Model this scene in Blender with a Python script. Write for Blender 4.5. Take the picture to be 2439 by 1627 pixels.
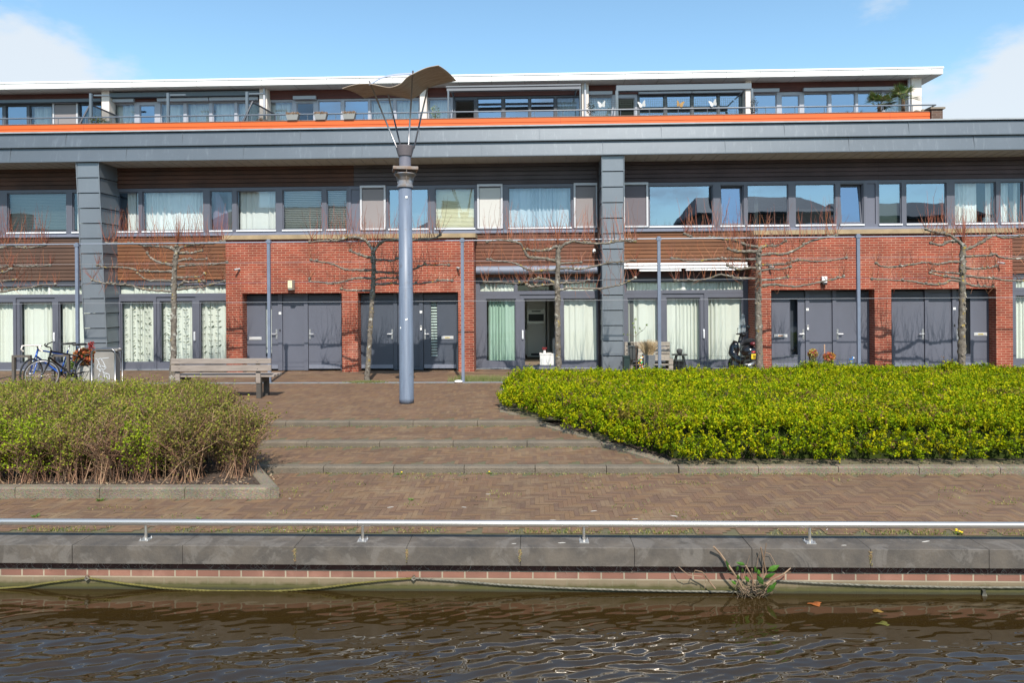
import bpy, bmesh, math, random
import numpy as np
from mathutils import Vector, Matrix
random.seed(7); RNG = np.random.default_rng(7)
for o in list(bpy.data.objects): bpy.data.objects.remove(o)
sc = bpy.context.scene
R = math.radians
# ------------------------------------------------------------------ camera
F = 1628.0; VH = 690.0; YAW = R(1.76); ROLL = R(0.40); EYE = 2.14
fw = Vector((-math.sin(YAW), math.cos(YAW), 0)); r0 = Vector((math.cos(YAW), math.sin(YAW), 0)); u0 = Vector((0, 0, 1))
rt = r0*math.cos(ROLL) - u0*math.sin(ROLL); up = u0*math.cos(ROLL) + r0*math.sin(ROLL)
cam_d = bpy.data.cameras.new('camera'); cam = bpy.data.objects.new('camera', cam_d); sc.collection.objects.link(cam)
m = Matrix((rt, up, -fw)).transposed().to_4x4(); m.translation = (0, 0, EYE); cam.matrix_world = m
cam_d.sensor_width = 36; cam_d.lens = 36*F/2439; cam_d.shift_y = (VH-813.5)/2439; cam_d.clip_start = .1; cam_d.clip_end = 3000
sc.camera = cam
sc.render.resolution_x, sc.render.resolution_y = 1024, 684
# ------------------------------------------------------------------ light
SUNDIR = Vector((.46, -2.35, 2.68)).normalized()
sun_d = bpy.data.lights.new('sun', 'SUN'); sun = bpy.data.objects.new('sun', sun_d); sc.collection.objects.link(sun)
sun_d.energy = 5.0; sun_d.angle = R(.5); sun_d.color = (1, .93, .84)
sun.rotation_euler = (-SUNDIR).to_track_quat('-Z', 'Y').to_euler()
sc.view_settings.view_transform = 'Standard'; sc.view_settings.look = 'None'
sc.view_settings.exposure = 0.38; sc.view_settings.gamma = 1
W = bpy.data.worlds.new('World'); sc.world = W; W.use_nodes = True
nt = W.node_tree; N = nt.nodes; L = nt.links; N.clear()
wo = N.new('ShaderNodeOutputWorld'); bg = N.new('ShaderNodeBackground'); L.new(bg.outputs[0], wo.inputs[0])
sky = N.new('ShaderNodeTexSky'); sky.sky_type = 'NISHITA'; sky.sun_disc = False
sky.sun_elevation = math.asin(SUNDIR.z); sky.sun_rotation = math.atan2(SUNDIR.x, SUNDIR.y)
sky.air_density = 1.0; sky.dust_density = .7; sky.ozone_density = 1.5
bg.inputs[1].default_value = .108
tc = N.new('ShaderNodeTexCoord')
def wn(t, **k):
    n = N.new(t)
    for a, b in k.items(): setattr(n, a, b)
    return n
# cumulus cloud banks: soft blobs round given directions, broken up by noise
def px_dir(u, v):
    d = fw*1 + rt*((u-1219.5)/F) + up*(-(v-VH)/F); return d.normalized()
mp = wn('ShaderNodeMapping'); mp.inputs['Scale'].default_value = (1, 1, 2.2); L.new(tc.outputs['Generated'], mp.inputs[0])
nz = wn('ShaderNodeTexNoise'); nz.inputs['Scale'].default_value = 5.5; nz.inputs['Detail'].default_value = 9; nz.inputs['Roughness'].default_value = .55
L.new(mp.outputs[0], nz.inputs['Vector'])
acc = None
for (u, v, rad, wt) in [(-60, 200, .20, .95), (160, 215, .13, .62), (2560, 280, .21, .95), (2330, 260, .12, .62), (2100, 10, .14, .40), (2350, -20, .12, .36)]:
    d = px_dir(u, v)
    sub = wn('ShaderNodeVectorMath', operation='SUBTRACT'); L.new(tc.outputs['Generated'], sub.inputs[0]); sub.inputs[1].default_value = d
    sc2 = wn('ShaderNodeVectorMath', operation='MULTIPLY'); L.new(sub.outputs[0], sc2.inputs[0]); sc2.inputs[1].default_value = (1, 1, 1.9)
    ln = wn('ShaderNodeVectorMath', operation='LENGTH'); L.new(sc2.outputs[0], ln.inputs[0])
    mr = wn('ShaderNodeMapRange'); L.new(ln.outputs['Value'], mr.inputs[0]); mr.inputs[1].default_value = rad*1.5; mr.inputs[2].default_value = 0; mr.inputs[3].default_value = 0; mr.inputs[4].default_value = wt
    if acc is None: acc = mr.outputs[0]
    else:
        mx = wn('ShaderNodeMath', operation='MAXIMUM'); L.new(acc, mx.inputs[0]); L.new(mr.outputs[0], mx.inputs[1]); acc = mx.outputs[0]
# clouds over the houses behind the camera (seen in the window glass)
sxyz = wn('ShaderNodeSeparateXYZ'); L.new(tc.outputs['Generated'], sxyz.inputs[0])
bk = wn('ShaderNodeMapRange'); L.new(sxyz.outputs[1], bk.inputs[0]); bk.inputs[1].default_value = .1; bk.inputs[2].default_value = -.4; bk.inputs[3].default_value = 0; bk.inputs[4].default_value = .26
mx = wn('ShaderNodeMath', operation='MAXIMUM'); L.new(acc, mx.inputs[0]); L.new(bk.outputs[0], mx.inputs[1]); acc = mx.outputs[0]
ad = wn('ShaderNodeMath', operation='ADD'); L.new(acc, ad.inputs[0]); L.new(nz.outputs[0], ad.inputs[1])
cr = wn('ShaderNodeMapRange', interpolation_type='SMOOTHSTEP'); L.new(ad.outputs[0], cr.inputs[0]); cr.inputs[1].default_value = .80; cr.inputs[2].default_value = 1.02; cr.inputs[3].default_value = 0; cr.inputs[4].default_value = .88
tint = wn('ShaderNodeMixRGB', blend_type='MULTIPLY'); tint.inputs[0].default_value = 1; L.new(sky.outputs[0], tint.inputs[1]); tint.inputs[2].default_value = (1.45, 1.70, 1.62, 1)
mixc = wn('ShaderNodeMixRGB'); L.new(cr.outputs[0], mixc.inputs[0]); L.new(tint.outputs[0], mixc.inputs[1]); mixc.inputs[2].default_value = (5.8, 6.2, 6.6, 1)
L.new(mixc.outputs[0], bg.inputs[0])
# ------------------------------------------------------------------ pixel helpers (measurements on the photograph -> metres)
def P(u, v, Y):
    d = fw + rt*((u-1219.5)/F) + up*(-(v-VH)/F); t = Y/d.y
    return Vector((d.x*t, Y, EYE + d.z*t))
def G(u, v, Z):
    d = fw + rt*((u-1219.5)/F) + up*(-(v-VH)/F); t = (Z-EYE)/d.z
    return Vector((d.x*t, d.y*t, Z))
def XX(u, Y, v=690): return P(u, v, Y).x
def ZZ(v, Y, u=1219): return P(u, v, Y).z
# ------------------------------------------------------------------ materials
MATS = {}
def mat(name, col=(.5,.5,.5), rough=.6, metal=0, spec=.5, var=0, vscale=3, bump=0, bscale=30, col2=None, stretch=(1,1,1), attr=False, transl=0, trans=0, coat=0, emit=0):
    if name in MATS: return MATS[name]
    mt = bpy.data.materials.new(name); mt.use_nodes = True; MATS[name] = mt
    t = mt.node_tree; n = t.nodes; l = t.links; b = n['Principled BSDF']
    b.inputs['Base Color'].default_value = (*col, 1); b.inputs['Roughness'].default_value = rough
    b.inputs['Metallic'].default_value = metal; b.inputs['Specular IOR Level'].default_value = spec
    if coat: b.inputs['Coat Weight'].default_value = coat; b.inputs['Coat Roughness'].default_value = .06
    if emit: b.inputs['Emission Color'].default_value = (*col, 1); b.inputs['Emission Strength'].default_value = emit
    tcn = n.new('ShaderNodeTexCoord'); mpn = n.new('ShaderNodeMapping'); mpn.inputs['Scale'].default_value = stretch; l.new(tcn.outputs['Object'], mpn.inputs[0])
    last = None
    if attr:
        a = n.new('ShaderNodeAttribute'); a.attribute_name = 'Col'; last = a.outputs['Color']
    if var:
        z = n.new('ShaderNodeTexNoise'); z.inputs['Scale'].default_value = vscale; z.inputs['Detail'].default_value = 6; z.inputs['Roughness'].default_value = .6; l.new(mpn.outputs[0], z.inputs['Vector'])
        mrn = n.new('ShaderNodeMapRange'); l.new(z.outputs[0], mrn.inputs[0]); mrn.inputs[1].default_value = .3; mrn.inputs[2].default_value = .7
        mx_ = n.new('ShaderNodeMixRGB'); l.new(mrn.outputs[0], mx_.inputs[0])
        c2 = col2 or tuple(max(0, c*(1-var)) for c in col)
        if last:
            mx_.blend_type = 'MULTIPLY'; q = n.new('ShaderNodeMath'); q.operation = 'MULTIPLY'; q.inputs[1].default_value = var; l.new(mrn.outputs[0], q.inputs[0]); l.new(q.outputs[0], mx_.inputs[0]); l.new(last, mx_.inputs[1]); mx_.inputs[2].default_value = (.45,.45,.45,1)
        else:
            mx_.inputs[1].default_value = (*col, 1); mx_.inputs[2].default_value = (*c2, 1)
        last = mx_.outputs[0]
    if last: l.new(last, b.inputs['Base Color'])
    if bump:
        z2 = n.new('ShaderNodeTexNoise'); z2.inputs['Scale'].default_value = bscale; z2.inputs['Detail'].default_value = 5; l.new(mpn.outputs[0], z2.inputs['Vector'])
        bp = n.new('ShaderNodeBump'); bp.inputs['Strength'].default_value = bump; bp.inputs['Distance'].default_value = .02; l.new(z2.outputs[0], bp.inputs['Height']); l.new(bp.outputs[0], b.inputs['Normal'])
    if transl:
        out = n['Material Output']; tr = n.new('ShaderNodeBsdfTranslucent'); ms = n.new('ShaderNodeMixShader'); ms.inputs[0].default_value = transl
        if last: l.new(last, tr.inputs[0])
        else: tr.inputs[0].default_value = (*col, 1)
        l.new(b.outputs[0], ms.inputs[1]); l.new(tr.outputs[0], ms.inputs[2]); l.new(ms.outputs[0], out.inputs[0])
    if trans:
        out = n['Material Output']; tr = n.new('ShaderNodeBsdfTransparent'); ms = n.new('ShaderNodeMixShader'); ms.inputs[0].default_value = trans
        l.new(b.outputs[0], ms.inputs[1]); l.new(tr.outputs[0], ms.inputs[2]); l.new(ms.outputs[0], out.inputs[0])
    return mt
def glass(name, refl, tint=(.8,.86,.86)):
    mt = bpy.data.materials.new(name); mt.use_nodes = True; t = mt.node_tree; n = t.nodes; l = t.links; n.remove(n['Principled BSDF'])
    g = n.new('ShaderNodeBsdfGlossy'); g.inputs['Roughness'].default_value = .01; g.inputs[0].default_value = (.62,.78,1,1)
    z = n.new('ShaderNodeTexNoise'); z.inputs['Scale'].default_value = 1.1; bp = n.new('ShaderNodeBump'); bp.inputs['Strength'].default_value = .06; bp.inputs['Distance'].default_value = .02
    tcn = n.new('ShaderNodeTexCoord'); l.new(tcn.outputs['Object'], z.inputs['Vector']); l.new(z.outputs[0], bp.inputs['Height']); l.new(bp.outputs[0], g.inputs['Normal'])
    tr = n.new('ShaderNodeBsdfTransparent'); tr.inputs[0].default_value = (*tint, 1); ms = n.new('ShaderNodeMixShader')
    lw = n.new('ShaderNodeLayerWeight'); pw = n.new('ShaderNodeMath'); pw.operation = 'POWER'; pw.inputs[1].default_value = 4; l.new(lw.outputs['Facing'], pw.inputs[0])
    a = n.new('ShaderNodeMath'); a.operation = 'ADD'; a.inputs[1].default_value = refl+.06; a.use_clamp = True; l.new(pw.outputs[0], a.inputs[0])
    l.new(a.outputs[0], ms.inputs[0]); l.new(tr.outputs[0], ms.inputs[1]); l.new(g.outputs[0], ms.inputs[2]); l.new(ms.outputs[0], n['Material Output'].inputs[0]); return mt
def brickmat(name, c1, c2, mortar, bw=.22, rh=.0625, ms=.009, off=.5, bump=.4, stain=(), zoff=0):
    mt = bpy.data.materials.new(name); mt.use_nodes = True; t = mt.node_tree; n = t.nodes; l = t.links; b = n['Principled BSDF']; b.inputs['Roughness'].default_value = .85
    tcn = n.new('ShaderNodeTexCoord'); s = n.new('ShaderNodeSeparateXYZ'); l.new(tcn.outputs['Object'], s.inputs[0])
    a = n.new('ShaderNodeMath'); a.operation = 'ADD'; l.new(s.outputs[0], a.inputs[0]); l.new(s.outputs[1], a.inputs[1])
    c = n.new('ShaderNodeCombineXYZ'); l.new(a.outputs[0], c.inputs[0]); za = n.new('ShaderNodeMath'); za.inputs[1].default_value = zoff; l.new(s.outputs[2], za.inputs[0]); l.new(za.outputs[0], c.inputs[1])
    k = n.new('ShaderNodeTexBrick'); l.new(c.outputs[0], k.inputs['Vector']); k.offset = off; k.inputs['Scale'].default_value = 1
    k.inputs['Brick Width'].default_value = bw; k.inputs['Row Height'].default_value = rh; k.inputs['Mortar Size'].default_value = ms*.5; k.inputs['Mortar Smooth'].default_value = .2; k.inputs['Bias'].default_value = 0
    k.inputs['Color1'].default_value = (*c1, 1); k.inputs['Color2'].default_value = (*c2, 1); k.inputs['Mortar'].default_value = (*mortar, 1)
    z = n.new('ShaderNodeTexNoise'); z.inputs['Scale'].default_value = 2.2; z.inputs['Detail'].default_value = 7; l.new(tcn.outputs['Object'], z.inputs['Vector'])
    mrn = n.new('ShaderNodeMapRange'); l.new(z.outputs[0], mrn.inputs[0]); mrn.inputs[1].default_value = .3; mrn.inputs[2].default_value = .75; mrn.inputs[3].default_value = .72; mrn.inputs[4].default_value = 1.18
    mx_ = n.new('ShaderNodeMixRGB'); mx_.blend_type = 'MULTIPLY'; mx_.inputs[0].default_value = 1; l.new(k.outputs[0], mx_.inputs[1]); l.new(mrn.outputs[0], mx_.inputs[2])
    res = mx_.outputs[0]
    ef = n.new('ShaderNodeTexNoise'); ef.inputs['Scale'].default_value = 1.1; ef.inputs['Detail'].default_value = 8; ef.inputs['Roughness'].default_value = .68; l.new(tcn.outputs['Object'], ef.inputs['Vector'])
    er = n.new('ShaderNodeMapRange'); l.new(ef.outputs[0], er.inputs[0]); er.inputs[1].default_value = .54; er.inputs[2].default_value = .74; er.inputs[4].default_value = .42
    em = n.new('ShaderNodeMixRGB'); l.new(er.outputs[0], em.inputs[0]); l.new(res, em.inputs[1]); em.inputs[2].default_value = (.40,.24,.18,1); res = em.outputs[0]
    for (z0, z1, sc_, rag) in stain:   # bands: other bricks, moss near the water line with a ragged edge
        zz = n.new('ShaderNodeTexNoise'); zz.inputs['Scale'].default_value = 9; zz.inputs['Detail'].default_value = 5; l.new(tcn.outputs['Object'], zz.inputs['Vector'])
        ma = n.new('ShaderNodeMath'); ma.operation = 'MULTIPLY_ADD'; ma.inputs[1].default_value = rag; l.new(zz.outputs[0], ma.inputs[0]); l.new(s.outputs[2], ma.inputs[2])
        mr2 = n.new('ShaderNodeMapRange'); l.new(ma.outputs[0], mr2.inputs[0]); mr2.inputs[1].default_value = z0+rag/2; mr2.inputs[2].default_value = z1+rag/2; mr2.inputs[3].default_value = .88; mr2.inputs[4].default_value = 0
        m2 = n.new('ShaderNodeMixRGB'); l.new(mr2.outputs[0], m2.inputs[0]); l.new(res, m2.inputs[1]); m2.inputs[2].default_value = (*sc_, 1); m2.inputs[0].default_value = 1; res = m2.outputs[0]
    l.new(res, b.inputs['Base Color'])
    bp = n.new('ShaderNodeBump'); bp.inputs['Strength'].default_value = bump; bp.inputs['Distance'].default_value = .006; bp.invert = True; l.new(k.outputs['Fac'], bp.inputs['Height']); l.new(bp.outputs[0], b.inputs['Normal'])
    MATS[name] = mt; return mt
def woodmat(name, c1, c2, board=.09, off=0.0, rough=.75):
    mt = bpy.data.materials.new(name); mt.use_nodes = True; t = mt.node_tree; n = t.nodes; l = t.links; b = n['Principled BSDF']; b.inputs['Roughness'].default_value = rough
    tcn = n.new('ShaderNodeTexCoord'); mp_ = n.new('ShaderNodeMapping'); mp_.inputs['Scale'].default_value = (1.2, 1.2, 38); l.new(tcn.outputs['Object'], mp_.inputs[0])
    z = n.new('ShaderNodeTexNoise'); z.inputs['Scale'].default_value = 1; z.inputs['Detail'].default_value = 7; z.inputs['Roughness'].default_value = .65; l.new(mp_.outputs[0], z.inputs['Vector'])
    z3 = n.new('ShaderNodeTexNoise'); z3.inputs['Scale'].default_value = 1.3; z3.inputs['Detail'].default_value = 4; l.new(tcn.outputs['Object'], z3.inputs['Vector'])
    av = n.new('ShaderNodeMath'); av.operation = 'MULTIPLY_ADD'; av.inputs[1].default_value = .6; l.new(z3.outputs[0], av.inputs[0]); sc_ = n.new('ShaderNodeMath'); sc_.operation = 'MULTIPLY'; sc_.inputs[1].default_value = .5; l.new(z.outputs[0], sc_.inputs[0]); l.new(sc_.outputs[0], av.inputs[2])
    mrn = n.new('ShaderNodeMapRange'); l.new(av.outputs[0], mrn.inputs[0]); mrn.inputs[1].default_value = .38; mrn.inputs[2].default_value = .72
    mx_ = n.new('ShaderNodeMixRGB'); l.new(mrn.outputs[0], mx_.inputs[0]); mx_.inputs[1].default_value = (*c1, 1); mx_.inputs[2].default_value = (*c2, 1)
    # per board variation
    s = n.new('ShaderNodeSeparateXYZ'); l.new(tcn.outputs['Object'], s.inputs[0]); dv = n.new('ShaderNodeMath'); dv.operation = 'DIVIDE'; dv.inputs[1].default_value = board; l.new(s.outputs[2], dv.inputs[0])
    fl = n.new('ShaderNodeMath'); fl.operation = 'FLOOR'; l.new(dv.outputs[0], fl.inputs[0]); wn_ = n.new('ShaderNodeTexWhiteNoise'); wn_.noise_dimensions = '1D'; l.new(fl.outputs[0], wn_.inputs['W'])
    mr2 = n.new('ShaderNodeMapRange'); l.new(wn_.outputs[0], mr2.inputs[0]); mr2.inputs[3].default_value = .75; mr2.inputs[4].default_value = 1.15
    m2 = n.new('ShaderNodeMixRGB'); m2.blend_type = 'MULTIPLY'; m2.inputs[0].default_value = 1; l.new(mx_.outputs[0], m2.inputs[1]); l.new(mr2.outputs[0], m2.inputs[2])
    l.new(m2.outputs[0], b.inputs['Base Color']); MATS[name] = mt; return mt
def zincmat(name, c=(.112,.128,.146), panel=3.1):
    mt = bpy.data.materials.new(name); mt.use_nodes = True; t = mt.node_tree; n = t.nodes; l = t.links; b = n['Principled BSDF']; b.inputs['Roughness'].default_value = .42; b.inputs['Metallic'].default_value = .35
    tcn = n.new('ShaderNodeTexCoord'); mp_ = n.new('ShaderNodeMapping'); mp_.inputs['Scale'].default_value = (7, 7, .9); l.new(tcn.outputs['Object'], mp_.inputs[0])
    z = n.new('ShaderNodeTexNoise'); z.inputs['Scale'].default_value = 1.6; z.inputs['Detail'].default_value = 6; z.inputs['Roughness'].default_value = .7; l.new(mp_.outputs[0], z.inputs['Vector'])
    r = n.new('ShaderNodeMapRange'); l.new(z.outputs[0], r.inputs[0]); r.inputs[1].default_value = .55; r.inputs[2].default_value = .8; r.inputs[3].default_value = 0; r.inputs[4].default_value = .5
    z2 = n.new('ShaderNodeTexNoise'); z2.inputs['Scale'].default_value = .8; z2.inputs['Detail'].default_value = 5; l.new(tcn.outputs['Object'], z2.inputs['Vector'])
    m1 = n.new('ShaderNodeMixRGB'); l.new(z2.outputs[0], m1.inputs[0]); m1.inputs[1].default_value = (*[q*.85 for q in c], 1); m1.inputs[2].default_value = (*[q*1.15 for q in c], 1)
    m2 = n.new('ShaderNodeMixRGB'); l.new(r.outputs[0], m2.inputs[0]); l.new(m1.outputs[0], m2.inputs[1]); m2.inputs[2].default_value = (.24,.26,.28,1)
    l.new(m2.outputs[0], b.inputs['Base Color'])
    bp = n.new('ShaderNodeBump'); bp.inputs['Strength'].default_value = .25; bp.inputs['Distance'].default_value = .02; l.new(z2.outputs[0], bp.inputs['Height']); l.new(bp.outputs[0], b.inputs['Normal'])
    MATS[name] = mt; return mt
# ------------------------------------------------------------------ mesh builder
class MB:
    def __init__(s): s.v = []; s.f = []; s.c = []; s.mi = []; s.cur = 0
    def quad(s, a, b, c, d, col=None):
        i = len(s.v); s.v += [tuple(a), tuple(b), tuple(c), tuple(d)]; s.f.append((i, i+1, i+2, i+3)); s.mi.append(s.cur)
        s.c += [col or (1,1,1)]*4; return s
    def poly(s, pts, col=None):
        i = len(s.v); s.v += [tuple(p) for p in pts]; s.f.append(tuple(range(i, i+len(pts)))); s.mi.append(s.cur); s.c += [col or (1,1,1)]*len(pts); return s
    def box(s, x0, x1, y0, y1, z0, z1, col=None):
        if x0 > x1: x0, x1 = x1, x0
        if y0 > y1: y0, y1 = y1, y0
        if z0 > z1: z0, z1 = z1, z0
        i = len(s.v); s.v += [(x0,y0,z0),(x1,y0,z0),(x1,y1,z0),(x0,y1,z0),(x0,y0,z1),(x1,y0,z1),(x1,y1,z1),(x0,y1,z1)]
        s.f += [(i,i+3,i+2,i+1),(i+4,i+5,i+6,i+7),(i,i+1,i+5,i+4),(i+1,i+2,i+6,i+5),(i+2,i+3,i+7,i+6),(i+3,i,i+4,i+7)]; s.mi += [s.cur]*6; s.c += [col or (1,1,1)]*8
        return s
    def obox(s, c, ax, ay, az, hx, hy, hz, col=None):   # oriented box
        c = Vector(c); ax = Vector(ax).normalized()*hx; ay = Vector(ay).normalized()*hy; az = Vector(az).normalized()*hz
        i = len(s.v)
        for k in (-1, 1):
            for (a, b) in ((-1,-1),(1,-1),(1,1),(-1,1)): s.v.append(tuple(c+ax*a+ay*b+az*k))
        s.f += [(i,i+3,i+2,i+1),(i+4,i+5,i+6,i+7),(i,i+1,i+5,i+4),(i+1,i+2,i+6,i+5),(i+2,i+3,i+7,i+6),(i+3,i,i+4,i+7)]; s.mi += [s.cur]*6; s.c += [col or (1,1,1)]*8; return s
    def prism(s, pts, up_=(0,0,1), h=1, col=None):     # polygon extruded by vector
        up_ = Vector(up_)*h; n = len(pts); i = len(s.v); s.v += [tuple(p) for p in pts] + [tuple(Vector(p)+up_) for p in pts]
        s.f.append(tuple(range(i+n-1, i-1, -1))); s.f.append(tuple(range(i+n, i+2*n))); s.mi += [s.cur]*2
        for k in range(n): s.f.append((i+k, i+(k+1) % n, i+n+(k+1) % n, i+n+k)); s.mi.append(s.cur)
        s.c += [col or (1,1,1)]*(2*n); return s
    def tube(s, pts, rad, n=8, cap=True, col=None, closed=False):
        pts = [Vector(p) for p in pts]; rs = rad if isinstance(rad, (list, tuple)) else [rad]*len(pts)
        i0 = len(s.v); ref = None
        for k, p in enumerate(pts):
            if closed: t = (pts[(k+1) % len(pts)] - pts[k-1])
            else: t = pts[min(k+1, len(pts)-1)] - pts[max(k-1, 0)]
            t = t.normalized() if t.length > 1e-9 else Vector((0,0,1))
            if ref is None: ref = Vector((0,0,1)) if abs(t.z) < .9 else Vector((1,0,0))
            a = t.cross(ref); a = a.normalized() if a.length > 1e-6 else Vector((1,0,0)); b = a.cross(t).normalized(); ref = b
            for j in range(n):
                an = 2*math.pi*j/n; s.v.append(tuple(p + (a*math.cos(an)+b*math.sin(an))*rs[k]))
        s.c += [col or (1,1,1)]*(n*len(pts))
        m_ = len(pts) if closed else len(pts)-1
        for k in range(m_):
            for j in range(n):
                a0 = i0+k*n+j; a1 = i0+k*n+(j+1) % n; k2 = (k+1) % len(pts); b0 = i0+k2*n+j; b1 = i0+k2*n+(j+1) % n
                s.f.append((a0, a1, b1, b0)); s.mi.append(s.cur)
        if cap and not closed:
            s.f.append(tuple(range(i0, i0+n))); e = i0+(len(pts)-1)*n; s.f.append(tuple(range(e+n-1, e-1, -1))); s.mi += [s.cur]*2
        return s
    def lathe(s, prof, c=(0,0,0), n=20, col=None, ax=None):
        c = Vector(c); i0 = len(s.v)
        for (r, z) in prof:
            for j in range(n):
                an = 2*math.pi*j/n; s.v.append((c.x+r*math.cos(an), c.y+r*math.sin(an), c.z+z))
        s.c += [col or (1,1,1)]*(n*len(prof))
        for k in range(len(prof)-1):
            for j in range(n): s.f.append((i0+k*n+j, i0+k*n+(j+1) % n, i0+(k+1)*n+(j+1) % n, i0+(k+1)*n+j)); s.mi.append(s.cur)
        s.f.append(tuple(range(i0+n-1, i0-1, -1))); e = i0+(len(prof)-1)*n; s.f.append(tuple(range(e, e+n))); s.mi += [s.cur]*2; return s
    def ball(s, c, rx, ry, rz, n=12, m_=8, col=None, rot=None):
        c = Vector(c); i0 = len(s.v)
        for k in range(m_+1):
            th = math.pi*k/m_
            for j in range(n):
                ph = 2*math.pi*j/n; q = Vector((rx*math.sin(th)*math.cos(ph), ry*math.sin(th)*math.sin(ph), rz*math.cos(th)))
                if rot is not None: q = rot @ q
                s.v.append(tuple(c+q))
        s.c += [col or (1,1,1)]*(n*(m_+1))
        for k in range(m_):
            for j in range(n): s.f.append((i0+k*n+j, i0+(k+1)*n+j, i0+(k+1)*n+(j+1) % n, i0+k*n+(j+1) % n)); s.mi.append(s.cur)
        return s
    def build(s, name, material, parent=None, smooth=False, attr=False, kind=None, bevel=0):
        me = bpy.data.meshes.new(name); me.from_pydata(s.v, [], s.f); me.update()
        ml = material if isinstance(material, (list, tuple)) else [material]
        for q in ml: me.materials.append(q)
        if len(ml) > 1: me.polygons.foreach_set('material_index', s.mi)
        if smooth: me.polygons.foreach_set('use_smooth', [True]*len(me.polygons))
        if attr:
            ca = me.color_attributes.new('Col', 'FLOAT_COLOR', 'POINT'); arr = np.ones((len(s.v), 4), dtype=np.float32); arr[:, :3] = np.array(s.c, dtype=np.float32); ca.data.foreach_set('color', arr.ravel())
        o = bpy.data.objects.new(name, me); sc.collection.objects.link(o)
        if parent is not None:
            o.parent = parent; rootloc = Vector((0,0,0)); p = parent
            while p is not None: rootloc += p.location; p = p.parent
            o.location = -rootloc
        if kind: o['kind'] = kind
        if bevel:
            bv = o.modifiers.new('bevel', 'BEVEL'); bv.width = bevel; bv.segments = 2; bv.limit_method = 'ANGLE'
        return o
def thing(name, label, cat, loc=(0,0,0), group=None):
    o = bpy.data.objects.new(name, None); sc.collection.objects.link(o); o.location = loc; o.empty_display_size = .1
    o['label'] = label; o['category'] = cat
    if group: o['group'] = group
    return o
def tag(o, label, cat, group=None, kind=None):
    if label: o['label'] = label
    if cat: o['category'] = cat
    if group: o['group'] = group
    if kind: o['kind'] = kind
    return o
def clone(root, loc, label, rz=0, group=None):
    r = root.copy(); sc.collection.objects.link(r); r.location = loc; r.rotation_euler = (0, 0, rz); r['label'] = label
    if group: r['group'] = group
    for ch in list(root.children):
        c = ch.copy(); sc.collection.objects.link(c); c.parent = r
        for g in list(ch.children):
            d = g.copy(); sc.collection.objects.link(d); d.parent = c
    return r
def jit(a): return random.uniform(-a, a)
# ---- material palette
brick_red = brickmat('red_brick', (.29,.052,.024), (.20,.036,.018), (.40,.235,.155), ms=.013)
brick_quay = brickmat('quay_brick', (.27,.125,.085), (.19,.09,.065), (.34,.29,.21), bw=.212, rh=.073, ms=.016, zoff=.492, stain=((-.574,-.564,(.175,.145,.090),.012), (-.638,-.598,(.050,.050,.007),.07), (-.672,-.655,(.03,.03,.014),.03)))
brick_pier = brickmat('brown_brick', (.12,.065,.045), (.09,.05,.035), (.2,.16,.13))
wood_dark = woodmat('dark_brown_boards', (.105,.042,.024), (.045,.020,.013))
wood_grey = woodmat('weathered_grey_boards', (.095,.076,.080), (.052,.042,.045))
wood_purple = woodmat('weathered_purple_brown_boards', (.095,.062,.065), (.048,.031,.034))
wood_lowA = woodmat('brown_boards', (.12,.065,.042), (.075,.040,.028), board=.1)
wood_lowB = woodmat('orange_brown_boards', (.21,.085,.034), (.12,.048,.022), board=.1)
wood_lowC = woodmat('red_brown_boards', (.19,.075,.040), (.115,.045,.027), board=.1)
wood_pent = woodmat('maroon_boards', (.115,.034,.026), (.075,.022,.018), board=.09)
zinc = zincmat('zinc_sheet'); zinc_l = zincmat('zinc_sheet_light', (.185,.208,.235))
frame_m = mat('grey_window_frame', (.105,.110,.138), .45, var=.12, vscale=2)
door_m = mat('grey_blue_door_paint', (.112,.119,.150), .42, var=.14, vscale=1.5, stretch=(1,1,.4))
door_d = mat('slate_door_paint', (.066,.077,.100), .42, var=.14, vscale=1.5, stretch=(1,1,.4))
sill_m = mat('aluminium_sill', (.72,.73,.75), .4)
white_p = mat('white_panel', (.80,.785,.76), .5, var=.05, vscale=1)
soffit_w = mat('off_white_soffit', (.62,.60,.56), .6, var=.05)
cream_w = mat('cream_plaster', (.70,.62,.56), .8, var=.08, vscale=2)
orange_m = mat('orange_cladding', (.62,.105,.010), .5, var=.08, vscale=1.2)
pane_m = glass('window_glass', .05, (.88,.92,.92)); pane_r = glass('reflective_window_glass', .26, (.62,.70,.72)); pane_g = glass('ground_floor_glass', .0, (.93,.96,.94))
curt_w = mat('white_curtain', (.80,.80,.76), .9, transl=.15); curt_g = mat('pale_green_curtain', (.70,.715,.655), .9, transl=.1); curt_t = mat('mint_curtain', (.42,.58,.49), .9, transl=.2)
curt_b = mat('sheer_blue_white_curtain', (.62,.70,.76), .9, transl=.3); purple_c = mat('purple_drape', (.16,.12,.17), .6)
blind_w = mat('white_slat_blind', (.68,.72,.70), .6); blind_y = mat('cream_blind', (.66,.62,.44), .7); blind_g = mat('grey_blind', (.36,.40,.40), .6)
screen_g = mat('grey_mesh_screen', (.24,.215,.215), .9); screen_l = mat('light_mesh_screen', (.50,.49,.46), .9); panel_g = mat('grey_infill_panel', (.12,.125,.16), .5)
dark_r = mat('dark_room', (.035,.035,.037), .9); room_w = mat('light_room_wall', (.55,.54,.50), .9)
steel = mat('brushed_steel', (.74,.68,.61), .34, metal=.9, coat=.4, var=.1, vscale=5, stretch=(.3,6,6)); steel_d = mat('handle_steel', (.6,.6,.6), .35, metal=.8)
black_m = mat('black_plastic', (.012,.012,.013), .45); rubber = mat('tyre_rubber', (.018,.018,.018), .8)
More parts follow.
